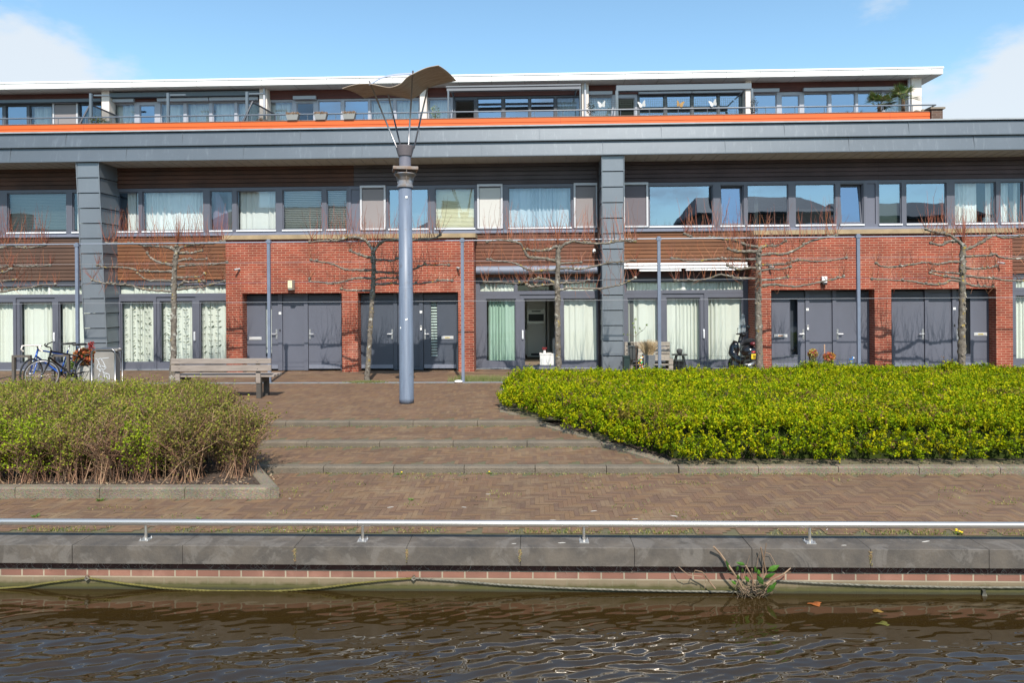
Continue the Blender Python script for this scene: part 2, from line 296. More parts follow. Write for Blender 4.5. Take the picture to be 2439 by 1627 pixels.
# ================================================================== TERRACED HOUSES
YW, YB, YD, YE = 18.5, 17.85, 18.14, 17.66       # window plane, brick front, door plane, eave
XL, XR = -17.5, 17.5
house = thing('terraced_house_row', 'two-storey terrace with red brick porches, timber boards and zinc eaves behind the trees', 'house', (0, YW, 0))
zt = ZZ(443, YW, 860); zb = ZZ(551.7, YW, 860); pt = ZZ(450.5, YW, 860); pb = ZZ(545, YW, 860); ledge_b = ZZ(558.5, YW, 860)
ze = ZZ(371.7, YE, 1230); zsi = ze-.06
ztop = ZZ(298, YE, 1230)
# ---- ground-floor levels
g_wood = ZZ(667, YW, 400); g_tt = ZZ(679, YW, 400); g_tb = ZZ(701, YW, 400); g_pt = ZZ(717, YW, 400); g_pb = ZZ(864, YW, 400)
def curtain(mb, x0, x1, z0, z1, y, per=.11, amp=.03):
    x = x0; n = max(4, int((x1-x0)/.018)); ph = random.random()*6; pts = []
    phs = 0; 
    for i in range(n+1):
        x = x0+(x1-x0)*i/n; phs += (x1-x0)/n/per*2*math.pi*(1+.55*math.sin(x*3+ph)+.25*math.sin(x*11+ph*2)); a = amp*(.75+.45*math.sin(x*4.1+ph*2)+.25*math.sin(x*13+ph))
        pts.append((x, y+a*math.sin(phs)+.3*a*math.sin(phs*2.3)))
    i0 = len(mb.v)
    for (x, yy) in pts: mb.v += [(x, yy, z0), (x, yy, z1)]; mb.c += [(1,1,1)]*2
    for i in range(n): mb.f.append((i0+2*i, i0+2*i+2, i0+2*i+3, i0+2*i+1)); mb.mi.append(mb.cur)
def slats(mb, x0, x1, z0, z1, y, pitch=.05, tilt=.35, w=.05):
    z = z0
    while z < z1:
        mb.obox(((x0+x1)/2, y, z), (1,0,0), (0, math.cos(tilt), -math.sin(tilt)), (0, math.sin(tilt), math.cos(tilt)), (x1-x0)/2, w/2, .0015); z += pitch
def window(parent, px, pz, cx, cz, Y, content, gl, fm=None, sill=True, mirrored=False, deep=.10, gap=.06):
    fm = fm or frame_m
    f = MB(); a, b = px; c, d = pz
    for (x0, x1, z0, z1) in ((cx[0], a, cz[0], cz[1]), (b, cx[1], cz[0], cz[1]), (a, b, cz[0], c), (a, b, d, cz[1])):
        if x1-x0 > .002 and z1-z0 > .002: f.box(x0, x1, Y, Y+deep, z0, z1)
    # inner sash, stepped back
    w = .022
    for (x0, x1, z0, z1) in ((a, a+w, c, d), (b-w, b, c, d), (a+w, b-w, c, c+w), (a+w, b-w, d-w, d)): f.box(x0, x1, Y+.035, Y+deep-.01, z0, z1)
    # seam between neighbouring frames
    fr = f.build('window', fm, parent)
    if sill: MB().box(a-.01, b+.01, Y-.03, Y+.034, c-.042, c-.004).build('sill', sill_m, fr)
    if content != 'open':
        g = MB(); g.quad((a+.004, Y+.053, c+.004), (b-.004, Y+.053, c+.004), (b-.004, Y+.053, d-.004), (a+.004, Y+.053, d-.004)); g.build('pane', gl, fr)
    yb = Y+deep+gap; m_ = MB()
    if content == 'curtain': curtain(m_, a-.02, b+.02, c-.05, d+.02, yb+.05); m_.build('curtain', curt_w, fr)
    elif content == 'curtain_green': curtain(m_, a-.02, b+.02, c-.05, d+.02, yb+.05, .13, .035); m_.build('curtain', curt_g, fr)
    elif content == 'curtain_mint': curtain(m_, a+.06, b+.02, c-.05, d+.02, yb+.05, .1, .03); m_.build('curtain', curt_t, fr)
    elif content == 'sheer': curtain(m_, a-.02, b+.02, c-.05, d+.02, yb+.05, .14, .03); m_.build('curtain', curt_b, fr)
    elif content == 'curtain_gap':
        curtain(m_, a+.15, a+.15+(b-a)*.42, c-.05, d, yb+.05); curtain(m_, b-(b-a)*.27, b+.02, c-.05, d, yb+.05); m_.build('curtain', curt_w, fr)
    elif content == 'curtain_left':
        curtain(m_, a-.02, a+(b-a)*.64, c-.05, d+.02, yb+.05, .14); curtain(m_, b-(b-a)*.12, b+.02, c-.05, d+.02, yb+.05, .08); m_.build('curtain', curt_w, fr)
    elif content == 'drape':
        n = 14
        for i in range(n):
            for j in range(10):
                def q(i_, j_):
                    s = i_/n; t_ = j_/10; xm = a+(b-a)*(.22+.78*t_**.8) ; x = a+(xm-a)*s
                    return (x, yb+.02+.03*math.sin(s*9+t_*5), d-(d-c)*t_*1.02)
                m_.quad(q(i, j+1), q(i+1, j+1), q(i+1, j), q(i, j))
        m_.build('drape', purple_c, fr, smooth=True)
    elif content == 'venetian': slats(m_, a, b, c, d, yb, .05, .5); m_.build('blind', blind_w, fr)
    elif content == 'venetian_grey': slats(m_, a, b, c, d, yb, .042, .7, .042); m_.build('blind', blind_g, fr)
    elif content == 'venetian_dark': slats(m_, a, b, c, d, yb, .07, .2, .05); m_.build('blind', black_m, fr)
    elif content == 'cream_blind':
        z = c
        while z < d:
            m_.quad((a, yb, z), (b, yb, z), (b, yb+.014, z+.018), (a, yb+.014, z+.018)); m_.quad((a, yb+.014, z+.018), (b, yb+.014, z+.018), (b, yb, z+.036), (a, yb, z+.036)); z += .036
        m_.build('blind', blind_y, fr)
    elif content == 'half_panel': m_.box(a, b, yb, yb+.02, c-.02, c+(d-c)*.40); m_.build('blind', mat('charcoal_board', (.05,.045,.045), .8), fr)
    elif content == 'mesh_half': m_.box(a, b, yb, yb+.01, c, d); m_.build('blind', mat('green_grey_blind', (.16,.19,.16), .8), fr)
    if content in ('screen', 'screen_light', 'screen_dark'):
        s = MB(); s.box(a+.01, b-.01, Y-.028, Y-.022, c+.01, d-.01); s.build('roller_screen', {'screen': screen_g, 'screen_light': screen_l, 'screen_dark': mat('dark_mesh_screen', (.13,.115,.13), .9)}[content], fr)
        g2 = MB(); g2.box(a-.05, a, Y-.05, Y-.012, c-.03, d+.03); g2.box(b, b+.05, Y-.05, Y-.012, c-.03, d+.03); g2.box(a-.05, b+.05, Y-.07, Y-.012, d+.03, d+.09); g2.box(a, b, Y-.045, Y-.012, c-.03, c+.01); g2.build('screen_guide', mat('light_metal_guide', (.5,.5,.52), .45), fr)
    return fr
UP = [(-150, -40, 'curtain', pane_m), (16.6, 157.5, 'venetian_grey', pane_m), (172, 235, 'curtain', pane_m), ('col', 268, 273),
      (280, 329.5, 'curtain_gap', pane_m), (339, 484, 'curtain', pane_m), (500, 553, 'drape', pane_m), (564, 657, 'curtain', pane_m), (673, 766.5, 'venetian', pane_m),
      (778, 826, 'venetian', pane_m), ('panel', 836, 856), (863, 915, 'screen', pane_m), (925.5, 1020, 'half_panel', pane_r), (1036, 1131, 'cream_blind', pane_m),
      (1141.5, 1193, 'screen_light', pane_m), (1211, 1361, 'sheer', pane_m), (1371, 1419, 'screen', pane_m), ('col', 1425, 1487), (1488, 1539, 'screen_dark', pane_m),
      (1547, 1699, 'empty', pane_r), (1716, 1772, 'open_tilt', pane_r), (1780.5, 1878, 'venetian_dark', pane_r), (1895, 1990, 'half_panel', pane_r), (2001.6, 2057, 'open_tilt', pane_r),
      ('panel', 2065.6, 2086), (2094, 2148, 'mesh_half', pane_r), (2159, 2255, 'empty', pane_r), (2274.5, 2373, 'curtain_left', pane_m), (2384, 2437, 'curtain', pane_m), (2452, 2540, 'empty', pane_r)]
prev = XL
for i, w in enumerate(UP):
    if w[0] == 'col': prev = XX(w[2], YW, 500); continue
    nxt = UP[i+1] if i+1 < len(UP) else None
    if w[0] == 'panel': a, b = XX(w[1], YW, 500), XX(w[2], YW, 500)
    else: a, b = XX(w[0], YW, 500), XX(w[1], YW, 500)
    if nxt is None: ce = XR
    elif nxt[0] == 'col': ce = XX(nxt[1], YW, 500)
    else: ce = (b + XX(nxt[1] if nxt[0] == 'panel' else nxt[0], YW, 500))/2
    if w[0] == 'panel':
        f = MB(); f.box(prev, a, YW, YW+.1, zb, zt); f.box(b, ce, YW, YW+.1, zb, zt); f.box(a, b, YW, YW+.1, zb, pb); f.box(a, b, YW, YW+.1, pt, zt); f.box(a, b, YW+.03, YW+.09, pb, pt); f.build('infill_panel', panel_g, house)
    elif w[2] == 'open_tilt':
        fr = window(house, (a, b), (pb, pt), (prev, ce), (zb, zt), YW, 'open', w[3])
        s = MB(); wd = .05; x1_, z0_, z1_ = b-a-.03, pb+.01, pt-.02       # tilted sash leaning inwards at the top
        tl = .12; H = z1_-z0_
        def tb(xa, xb, za, zb_, ya=.0, yb_=.045):
            i0 = len(s.v)
            for (yy) in (ya, yb_):
                for (x, z) in ((xa, za), (xb, za), (xb, zb_), (xa, zb_)): s.v.append((x, YW+.04+yy+tl*(z-z0_)/H, z)); s.c.append((1,1,1))
            s.f += [(i0,i0+1,i0+2,i0+3),(i0+7,i0+6,i0+5,i0+4),(i0,i0+4,i0+5,i0+1),(i0+1,i0+5,i0+6,i0+2),(i0+2,i0+6,i0+7,i0+3),(i0+3,i0+7,i0+4,i0)]; s.mi += [0]*6
        tb(a+.01, a+.01+wd, z0_, z1_); tb(b-.01-wd, b-.01, z0_, z1_); tb(a+.01+wd, b-.01-wd, z0_, z0_+wd); tb(a+.01+wd, b-.01-wd, z1_-wd, z1_); s.build('sash', frame_m, fr)
        s = MB(); f_ = lambda z: YW+.062+tl*(z-z0_)/H; s.quad((a+.01+wd, f_(z0_+wd), z0_+wd), (b-.01-wd, f_(z0_+wd), z0_+wd), (b-.01-wd, f_(z1_-wd), z1_-wd), (a+.01+wd, f_(z1_-wd), z1_-wd)); s.build('pane', w[3], fr)
    else: window(house, (a, b), (pb, pt), (prev, ce), (zb, zt), YW, w[2], w[3])
    prev = ce
# ledge, timber band, soffit, fascia
m = MB(); m.box(XL, XR, YW-.10, YW+.1, ledge_b, ledge_b+.055); m.box(XL, XR, YW-.06, YW+.1, ledge_b+.055, zb-.003); m.build('window_ledge', mat('ledge_paint', (.17,.18,.23), .4), house)
def boards(x0, x1, z0, z1, y, material, name='timber_cladding', bd=.12, thick=.05):
    m = MB(); n = max(1, round((z1-z0)/bd)); h = (z1-z0)/n
    for k in range(n):
        xa = x0; 
        m.box(x0, x1, y, y+thick, z0+k*h+.009, z0+(k+1)*h-.009)
    m.box(x0, x1, y+thick-.008, y+thick+.03, z0, z1)
    return m.build(name, material, house)
xc1a, xc1b = XX(182, 17.68, 384), XX(235, 17.68, 384); xc2a, xc2b = XX(1433.4, 17.68, 384), XX(1486, 17.68, 384)
for (x0, x1, mm) in ((XL, xc1b, wood_dark), (xc1b, XX(843, YW, 420), wood_dark), (XX(843, YW, 420), xc2a, wood_grey), (xc2b, XX(2092, YW, 400), wood_purple), (XX(2092, YW, 400), XR, wood_purple)):
    boards(x0+.002, x1-.002, zt+.004, zsi+.05, YW-.02, mm, bd=.125)
m = MB()   # zinc fascia: two lapped sheets and a cap
za, zb2, zc = ze, ZZ(336, YE, 1230), ZZ(303, YE, 1230)
for (z0, z1) in ((za, zb2), (zb2, zc)):
    m.prism([(XL, YE-.045, z0), (XL, YE+.010, z1-.004), (XL, YE+.10, z1-.004), (XL, YE+.10, z0)][::-1], (1,0,0), XR-XL)
    m.box(XL, XR, YE-.060, YE-.040, z0-.008, z0+.016)
MB().box(XL, XR, YE-.05, YE+.6, ztop-.035, ztop).build('roof_edge_trim', mat('pale_zinc_trim', (.36,.38,.40), .5, var=.3, vscale=3), house)
m.box(XL, XR, YE-.045, YE+.6, zc+.012, ztop-.036)
k = 0
for (z0, z1, off) in ((za, zb2, .6), (zb2, zc, 2.1)):
    x = XL+off
    while x < XR: m.obox((x, (YE-.0145+.0)-.004, (z0+z1)/2+.01), (1,0,0), (0,1,0), (0,.10,1), .006, .008, (z1-z0)/2-.02); x += 3.12
m.build('zinc_fascia', zinc, house)
m = MB(); m.prism([(XL, YE+.02, ze+.02), (XL, YW+.1, zsi+.10), (XL, YW+.1, zsi+.03-.0), (XL, YE+.02, ze)], (1,0,0), XR-XL); m.box(XL, XR, YE+.02, YE+.1, ze+.0, ze+.02)
sof = m.build('soffit', mat('grey_soffit_panels', (.36,.345,.31), .6, var=.1, vscale=2), house)
m = MB(); x = XL+.1
while x < XR: m.obox((x, (YE+YW)/2+.08, (ze+zsi+.03)/2-.004), (1,0,0), (0, YW-YE, zsi+.03-ze), (0,0,1), .005, (YW-YE)/2-.07, .004); x += .3
m.build('soffit_seams', mat('seam_grey', (.22,.22,.21), .5), sof)
m = MB(); m.box(XL, XR, YE+.6, 30, ztop-.3, ztop-.02); m.build('flat_roof', mat('roof_felt', (.08,.08,.085), .9), house)
# zinc pillars, raked back towards the foot
def pillar(u0_, u1_, ub0, ub1):
    yt, yb_ = 17.68, 18.02; vt, vb = 384, 884
    tl, tr = P(u0_, vt, yt), P(u1_, vt, yt); bl, br = P(ub0, 870, yb_), P(ub1, 870, yb_); bl.z = br.z = 0; tl.z = tr.z = ze-.002
    m = MB(); n = 14; H = tl.z
    r = MB()
    for k in range(n):
        s0, s1 = k/n, (k+1)/n
        def c(s, o=0): 
            return (bl.x+(tl.x-bl.x)*s, br.x+(tr.x-br.x)*s, yb_+(yt-yb_)*s-o, H*s)
        a = c(s0, .012); b = c(s1-.004, 0)
        i0 = len(m.v); m.v += [(a[0]-.012, a[2], a[3]), (a[1]+.012, a[2], a[3]), (a[1]+.012, YW+.05, a[3]), (a[0]-.012, YW+.05, a[3]), (b[0], b[2], b[3]), (b[1], b[2], b[3]), (b[1], YW+.05, b[3]), (b[0], YW+.05, b[3])]
        m.c += [(1,1,1)]*8; m.f += [(i0,i0+3,i0+2,i0+1),(i0+4,i0+5,i0+6,i0+7),(i0,i0+1,i0+5,i0+4),(i0+1,i0+2,i0+6,i0+5),(i0+2,i0+3,i0+7,i0+6),(i0+3,i0,i0+4,i0+7)]; m.mi += [0]*6
        if k: m.box(a[0]-.018, a[1]+.018, a[2]-.012, YW, a[3]-.002, a[3]+.014)
    for (s_) in (0, 1):
        x0_, x1_ = (tl.x, bl.x) if s_ == 0 else (tr.x, br.x)
        m.tube([(x1_, yb_-.015, 0), (x0_, yt-.015, H)], .014, 6)
    return m.build('zinc_pillar', zinc_l, house)
pillar(182, 235, 206, 258); pillar(1433.4, 1486, 1435.5, 1484.5)
MB().box(XX(1423, 18.45, 600), XX(1434, 18.45, 600), YW-.12, YW+.1, 0, zsi).build('corner_post', mat('dark_brown_trim', (.035,.022,.022), .7), house)
# brick porches
zbk = ZZ(570, YB, 860); zlin = ZZ(697.4, YB, 717); zcop = ZZ(557.5, YB-.05, 860)
for blk in ((538, 577, 814, 852, 1091, 1128.5), (1800, 1836.6, 2083, 2122.6, 2372.5, 2412)):
    X = [XX(u, YB, 700) for u in blk]
    m = MB(); m.box(X[0], X[5], YB, YW-.02, zlin, zbk)
    for a, b in ((0,1), (2,3), (4,5)): m.box(X[a], X[b], YB, YW-.02, -.05, zlin)
    m.box(X[1], X[4], YB+.003, YB+.11, zlin-.012, zlin)      # steel lintel edge
    m.build('brick_wall', brick_red, house)
    MB().box(X[0]-.06, X[5]+.06, YB-.06, YW-.02, zbk+.02, zcop).build('coping', mat('yellow_stone_coping', (.37,.27,.155), .8, var=.35, vscale=3), house)
    MB().box(X[0]-.02, X[5]+.02, YB-.02, YW-.02, zbk, zbk+.02).build('coping_joint', mat('joint_dark', (.06,.045,.04), .9), house)
# low-level timber
for (ua, ub_, mm, v1) in ((None, 182, wood_lowA, 0), (235, 538, wood_lowB, 0), (1128.5, 1433.4, wood_lowC, .0), (1486, 1800, wood_lowB, 0), (2412, None, wood_lowC, 0)):
    x0 = XL if ua is None else XX(ua, YB if ua in (1128.5, 2412) else 17.7, 600); x1 = XR if ub_ is None else XX(ub_, YB if ub_ in (538, 1800) else 17.7, 600)
    boards(x0+.002, x1-.002, g_wood, ledge_b-.003, YW-.05, mm, bd=.103)
    MB().box(x0+.002, x1-.002, YW-.02, YW+.12, g_tt-.002+.06, g_wood-.003).build('head_beam', mat('dark_beam', (.045,.048,.06), .5), house)
# ground-floor glazing: transoms and sliding doors
def glazing(u0_, u1_, panes, cont, trans, handle=None, yoff=0):
    xa = XL if u0_ is None else XX(u0_, YW, 750); xb = XR if u1_ is None else XX(u1_, YW, 750)
    for k, (a, b, ct) in enumerate(trans):
        A, B = XX(a, YW, 690), XX(b, YW, 690)
        c0 = xa if k == 0 else (A+XX(trans[k-1][1], YW, 690))/2; c1 = xb if k == len(trans)-1 else (B+XX(trans[k+1][0], YW, 690))/2
        window(house, (A, B), (g_tb, g_tt), (c0, c1), (g_tb-.07, g_tt+.055), YW, ct, pane_g, sill=False, deep=.075, gap=-.02)
    for k, (a, b) in enumerate(panes):
        A, B = XX(a, YW, 790), XX(b, YW, 790); c0 = xa if k == 0 else (A+XX(panes[k-1][1], YW, 790))/2; c1 = xb if k == len(panes)-1 else (B+XX(panes[k+1][0], YW, 790))/2
        fr = window(house, (A, B), (g_pb if cont[k] != 'open' else .06, g_pt), (c0, c1), (.02, g_tb-.073), YW+(.0 if k % 2 == 0 else .03), cont[k], pane_g, sill=False, deep=.09, gap=.03)
        fr.name = 'sliding_door'
        if handle and k == handle[0]:
            hx = XX(handle[1], YW, 790); h = MB(); hz = ZZ(797, YW, 1250); h.box(hx-.02, hx+.02, YW-.015, YW-.001 if k % 2 == 0 else YW+.029, hz-.12, hz+.12); h.box(hx-.01, hx+.01, YW-.035, YW-.015, hz-.09, hz+.09); h.build('handle', sill_m, fr)
    MB().box(xa, xb, YW-.10, YW+.12, 0, .02).build('threshold', mat('grey_stone_sill', (.22,.23,.25), .6), house)
glazing(None, 205, [(-110, 31), (45, 123), (139, 215)], ['curtain_green']*3, [(-110, 200, 'curtain_green')], (1, 129))
glazing(272, 538, [(287, 365.6), (379, 457), (475, 540)], ['curtain_green']*3, [(282, 542, 'curtain_green')], (1, 463.5))
glazing(1128.5, 1426, [(1157.5, 1229), (1248, 1324), (1342, 1426-3)], ['curtain_mint', 'open', 'curtain_green'], [(1142, 1226, 'curtain_green'), (1231, 1335, 'none'), (1340, 1423, 'curtain_green')], (0, 1245))
glazing(1484, 1782, [(1495, 1568), (1588, 1669), (1686.5, 1770)], ['curtain_green']*3, [(1490, 1773, 'curtain_green')], (1, 1676.5))
glazing(2412, None, [(2420, 2500)], ['curtain_green'], [(2420, 2500, 'curtain_green')])
# leafy garland shapes hanging in front of the curtains of the bay left of the first porch
m = MB()
for (ua, ub_) in ((290, 363), (381, 455), (477, 536)):
    xs = XX(ua, YW+.13, 790); xe = XX(ub_, YW+.13, 790); x = xs+.08
    while x < xe:
        ph = jit(.1)
        m.tube([(x+jit(.01), YW+.135, g_pb), (x+jit(.015), YW+.135, 1.2), (x, YW+.135, g_pt)], .0035, 4)
        z = g_pb+.05
        while z < g_pt-.12:
            sd = 1 if int((z+ph)*8) % 2 else -1; t = sd*(.10+jit(.03)); dz = .05+jit(.03)
            m.poly([(x, YW+.134, z), (x+t*.5, YW+.134, z+dz*.25-.012), (x+t, YW+.134, z+dz), (x+t*.5, YW+.134, z+dz*.6+.01)])
            m.poly([(x, YW+.134, z), (x-t*.4, YW+.134, z+dz*.3-.01), (x-t*.7, YW+.134, z+dz*.5), (x-t*.4, YW+.134, z+dz*.6)]); z += .175+jit(.02)
        x += .215+jit(.02)
m.build('leaf_garland', mat('dark_green_garland', (.06,.085,.05), .8), house)
# awnings of the front doors bays
m = MB(); xa, xb = XX(1134, YW-.2, 640), XX(1424, YW-.2, 640); zc_ = ZZ(642, YW-.15, 1280)
m.tube([(xa, YW-.17, zc_-.02), (xb, YW-.17, zc_-.02)], .105, 16); m.box(xa, xb, YW-.2, YW-.052, zc_-.02, zc_+.1); m.build('awning_cassette', mat('blue_grey_cassette', (.17,.19,.24), .4), house, smooth=False)
xa, xb = XX(1485, YW-.2, 640), XX(1779, YW-.2, 640); z1 = ZZ(626, YW-.2, 1600)
m = MB(); m.box(xa, xb, YW-.24, YW-.052, z1-.055, z1); m.box(xa, xb-.02, YW-.36, YW-.12, z1-.15, z1-.085); m.box(xa+.4, xa+1.5, YW-.34, YW-.2, z1-.22, z1-.165); m.box(xa+1.62, xb-.35, YW-.34, YW-.2, z1-.21, z1-.160)
m.build('awning_arms', mat('white_lacquer', (.78,.78,.78), .35), house)
m = MB(); m.box(xa, xb, YW-.22, YW-.06, z1-.085, z1-.056); m.box(xa, xb, YW-.08, YW-.052, z1-.38, z1-.15); m.build('awning_backing', mat('dark_brown_backing', (.05,.02,.018), .7), house)
# ---- doors
hfont = None
def rail_door(u0_, u1_, material, strip=None, hu=None, slot=None, hdir=1, glassmat=None, blind=None, sticker=None):
    """front door leaf: frame jambs at u0/u1, optional glass strip, letter slot"""
    x0, x1 = XX(u0_, YD, 790), XX(u1_, YD, 790); zt_ = ZZ(714, YD, 900); z0 = .06
    m = MB()
    if strip:
        s0, s1 = XX(strip[0], YD, 790), XX(strip[1], YD, 790); sz0, sz1 = ZZ(849, YD, 1030), ZZ(719, YD, 1030)
        m.box(x0, s0, YD, YD+.045, z0, zt_); m.box(s1, x1, YD, YD+.045, z0, zt_); m.box(s0, s1, YD, YD+.045, z0, sz0); m.box(s0, s1, YD, YD+.045, sz1, zt_)
        for (a, b, c, d) in ((s0-.012, s0, sz0-.012, sz1+.012), (s1, s1+.012, sz0-.012, sz1+.012)): m.box(a, b, YD-.008, YD, c, d)
        m.box(s0, s1, YD-.008, YD, sz1, sz1+.012); m.box(s0, s1, YD-.02, YD, sz0-.02, sz0)
    else: m.box(x0, x1, YD, YD+.045, z0, zt_)
    d = m.build('door', material, house)
    MB().box(x0, x1, YD+.01, YD+.04, zt_+.008, ZZ(702, YD, 900)).build('top_panel', door_d, d)
    MB().box(x0+.01, x1-.01, YD-.012, YD+.0, z0, z0+.10).build('kick_plate', mat('kick_plate', (.25,.27,.33), .35, metal=.4), d)
    if strip:
        MB().quad((s0+.002, YD+.023, sz0+.002), (s1-.002, YD+.023, sz0+.002), (s1-.002, YD+.023, sz1-.002), (s0+.002, YD+.023, sz1-.002)).build('pane', pane_m, d)
        if blind is not None:
            b = MB()
            if blind == 'stripe':
                z = sz0
                while z < sz1: b.box(s0, s1, YD+.06, YD+.07, z, z+.04); z += .075
                b.build('blind', mat('mint_white_stripe', (.66,.74,.68), .7), d)
            elif blind == 'curtain': curtain(b, s0-.02, s1+.02, sz0+.1, sz1, YD+.09, .05, .015); b.build('curtain', curt_w, d)
            elif blind == 'mesh':
                z = sz0
                while z < sz1: b.box(s0, s1, YD+.012, YD+.016, z, z+.008); z += .028
                x = s0
                while x < s1: b.box(x, x+.006, YD+.0165, YD+.0195, sz0, sz1); x += .026
                b.build('grille', black_m, d)
    if hu:
        hx = XX(hu, YD, 790); hz = ZZ(796, YD, hu); h = MB(); h.box(hx-.022, hx+.022, YD-.012, YD, hz-.13, hz+.13); h.tube([(hx, YD-.012, hz+.01), (hx, YD-.06, hz+.01), (hx+hdir*.12, YD-.062, hz+.01)], .013, 8); h.tube([(hx, YD-.012, hz-.07), (hx, YD-.025, hz-.07)], .016, 8)
        h.build('handle', steel_d, d)
    if slot:
        a, b, v = slot; xa, xb = XX(a, YD, 800), XX(b, YD, 800); z = ZZ(v, YD, a); s = MB(); s.box(xa, xb, YD-.012, YD, z-.04, z+.04); s.box(xa+.02, xb-.02, YD-.018, YD-.012, z-.022, z+.022); s.build('letter_slot', mat('letter_slot_metal', (.6,.6,.6), .35, metal=.3), d)
        if sticker:   # tiny two-part letterbox sticker
            w = (xb-xa); st = MB(); cx = (xa+xb)/2
            st.box(cx-.065, cx+.065, YD-.0205, YD-.018, z-.014, z+.014); st.build('sticker', mat('sticker_'+sticker, {'yellow': (.65,.5,.06), 'blue': (.62,.48,.08), 'orange': (.75,.33,.12)}[sticker], .5), d)
            tx = MB()
            for q in range(6): tx.box(cx-.052+q*.018, cx-.042+q*.018, YD-.0225, YD-.0206, z-.008, z+.008)
            tx.build('sticker_text', mat('sticker_ink', (.03,.03,.08), .5), d)
    return d
def jamb(u0_, u1_, num=None, bell=None, white_bell=False, thick=.0, material=None):
    x0, x1 = XX(u0_, YD, 790), XX(u1_, YD, 790); m = MB(); m.box(x0+.003, x1-.003, YD-.03, YD+.07, .02, ZZ(699, YD, 900)); j = m.build('door_frame', material or door_m, house)
    if num:
        cx = (x0+x1)/2; z = ZZ(num[0], YD, u0_); MB().box(cx-.032, cx+.032, YD-.036, YD-.031, z-.032, z+.032).build('number_plate', mat('white_enamel', (.8,.8,.78), .4), j)
        t = MB(); s = num[1]
        SEG = {'a': (-.008, .008, .016, .02), 'g': (-.008, .008, -.002, .002), 'd': (-.008, .008, -.02, -.016), 'f': (-.012, -.008, .0, .018), 'b': (.008, .012, 0, .018), 'e': (-.012, -.008, -.018, 0), 'c': (.008, .012, -.018, 0)}
        DG = {'1': 'bc', '3': 'abgcd', '5': 'afgcd', '7': 'abc'}
        for sg in DG[s]:
            q = SEG[sg]; t.box(cx+q[0], cx+q[1], YD-.0385, YD-.0361, z+q[2], z+q[3])
        t.build('house_number', mat('grey_ink', (.25,.25,.25), .5), j)
    if bell:
        cx = (x0+x1)/2; z = ZZ(bell, YD, u0_)
        b = MB()
        if white_bell: b.box(cx-.022, cx+.022, YD-.06, YD-.031, z-.06, z+.06); b.lathe([(.012, -.002), (.012, .002)], (cx, YD-.061, z+.035), 8)
        else: b.box(cx-.014, cx+.014, YD-.04, YD-.031, z-.03, z+.03)
        b.build('doorbell', mat('white_plastic', (.75,.75,.73), .4) if white_bell else black_m, j)
        if white_bell: MB().box(cx-.017, cx+.017, YD-.064, YD-.0605, z+.015, z+.052).build('doorbell_lens', black_m, j)
def fixed(u0_, u1_, material):
    x0, x1 = XX(u0_, YD, 790), XX(u1_, YD, 790); m = MB(); m.box(x0+.002, x1-.002, YD+.012, YD+.05, .11, ZZ(707, YD, 900)); m.box(x0+.002, x1-.002, YD+.0, YD+.06, .02, .105); m.box(x0+.002, x1-.002, YD+.02, YD+.06, ZZ(706.5, YD, 900), ZZ(699, YD, 900)); m.build('fixed_panel', material, house)
# porch 1 left recess
jamb(577.5, 586); rail_door(586.6, 662.5, door_m, (632.8, 647.5), 659, (594, 623, 806), -1, blind='curtain'); jamb(663, 673.5, (746, '1'), 787); fixed(673.5, 725, door_m); jamb(725, 734.5); rail_door(735, 811.5, door_m, None, 738.5, None, 1); jamb(811.7, 814)
# porch 1 right recess
jamb(852.5, 859.5, material=door_d); rail_door(860, 937, door_d, None, 934, None, -1); jamb(937.5, 947, material=door_d); fixed(947, 998.5, door_d); jamb(998.5, 1008.5, (743, '3'), 781, True, material=door_d); rail_door(1009, 1087, door_d, (1026.5, 1041.5), 1012.5, (1051.5, 1080, 804), 1, blind='stripe', sticker='blue'); jamb(1087.5, 1091, material=door_d)
# porch 2 left recess
rail_door(1838, 1917, door_m, (1882, 1900), 1913, (1844, 1875, 800), -1, sticker='orange'); jamb(1917.5, 1927.5, (737, '5'), 780, True); fixed(1927.5, 1982, door_m); jamb(1982, 1991.5); rail_door(1992, 2071.5, door_m, None, 1994.5, None, 1); jamb(2072, 2080)
# porch 2 right recess
rail_door(2124, 2201, door_m, None, 2197.5, None, -1); jamb(2201.5, 2211); fixed(2211, 2267, door_m); jamb(2267, 2277, (735, '7'), 775); rail_door(2277.5, 2358, door_m, (2299, 2311), 2280, (2319.5, 2350, 796), 1, blind='mesh', sticker='yellow'); jamb(2358.5, 2371)
for (a, b) in ((577, 814), (852, 1091), (1836.6, 2083), (2122.6, 2372.5)):
    x0, x1 = XX(a, YB, 700), XX(b, YB, 700); MB().box(x0-.1, x1+.1, YD+.2, YD+.24, 0, zlin+.1).build('porch_backing', mat('dark_slate_head', (.045,.05,.065), .5), house); MB().box(x0+.001, x1-.001, YD-.02, YD+.08, ZZ(699, YD, 900)+.002, zlin-.001).build('door_head', mat('dark_slate_head'), house)
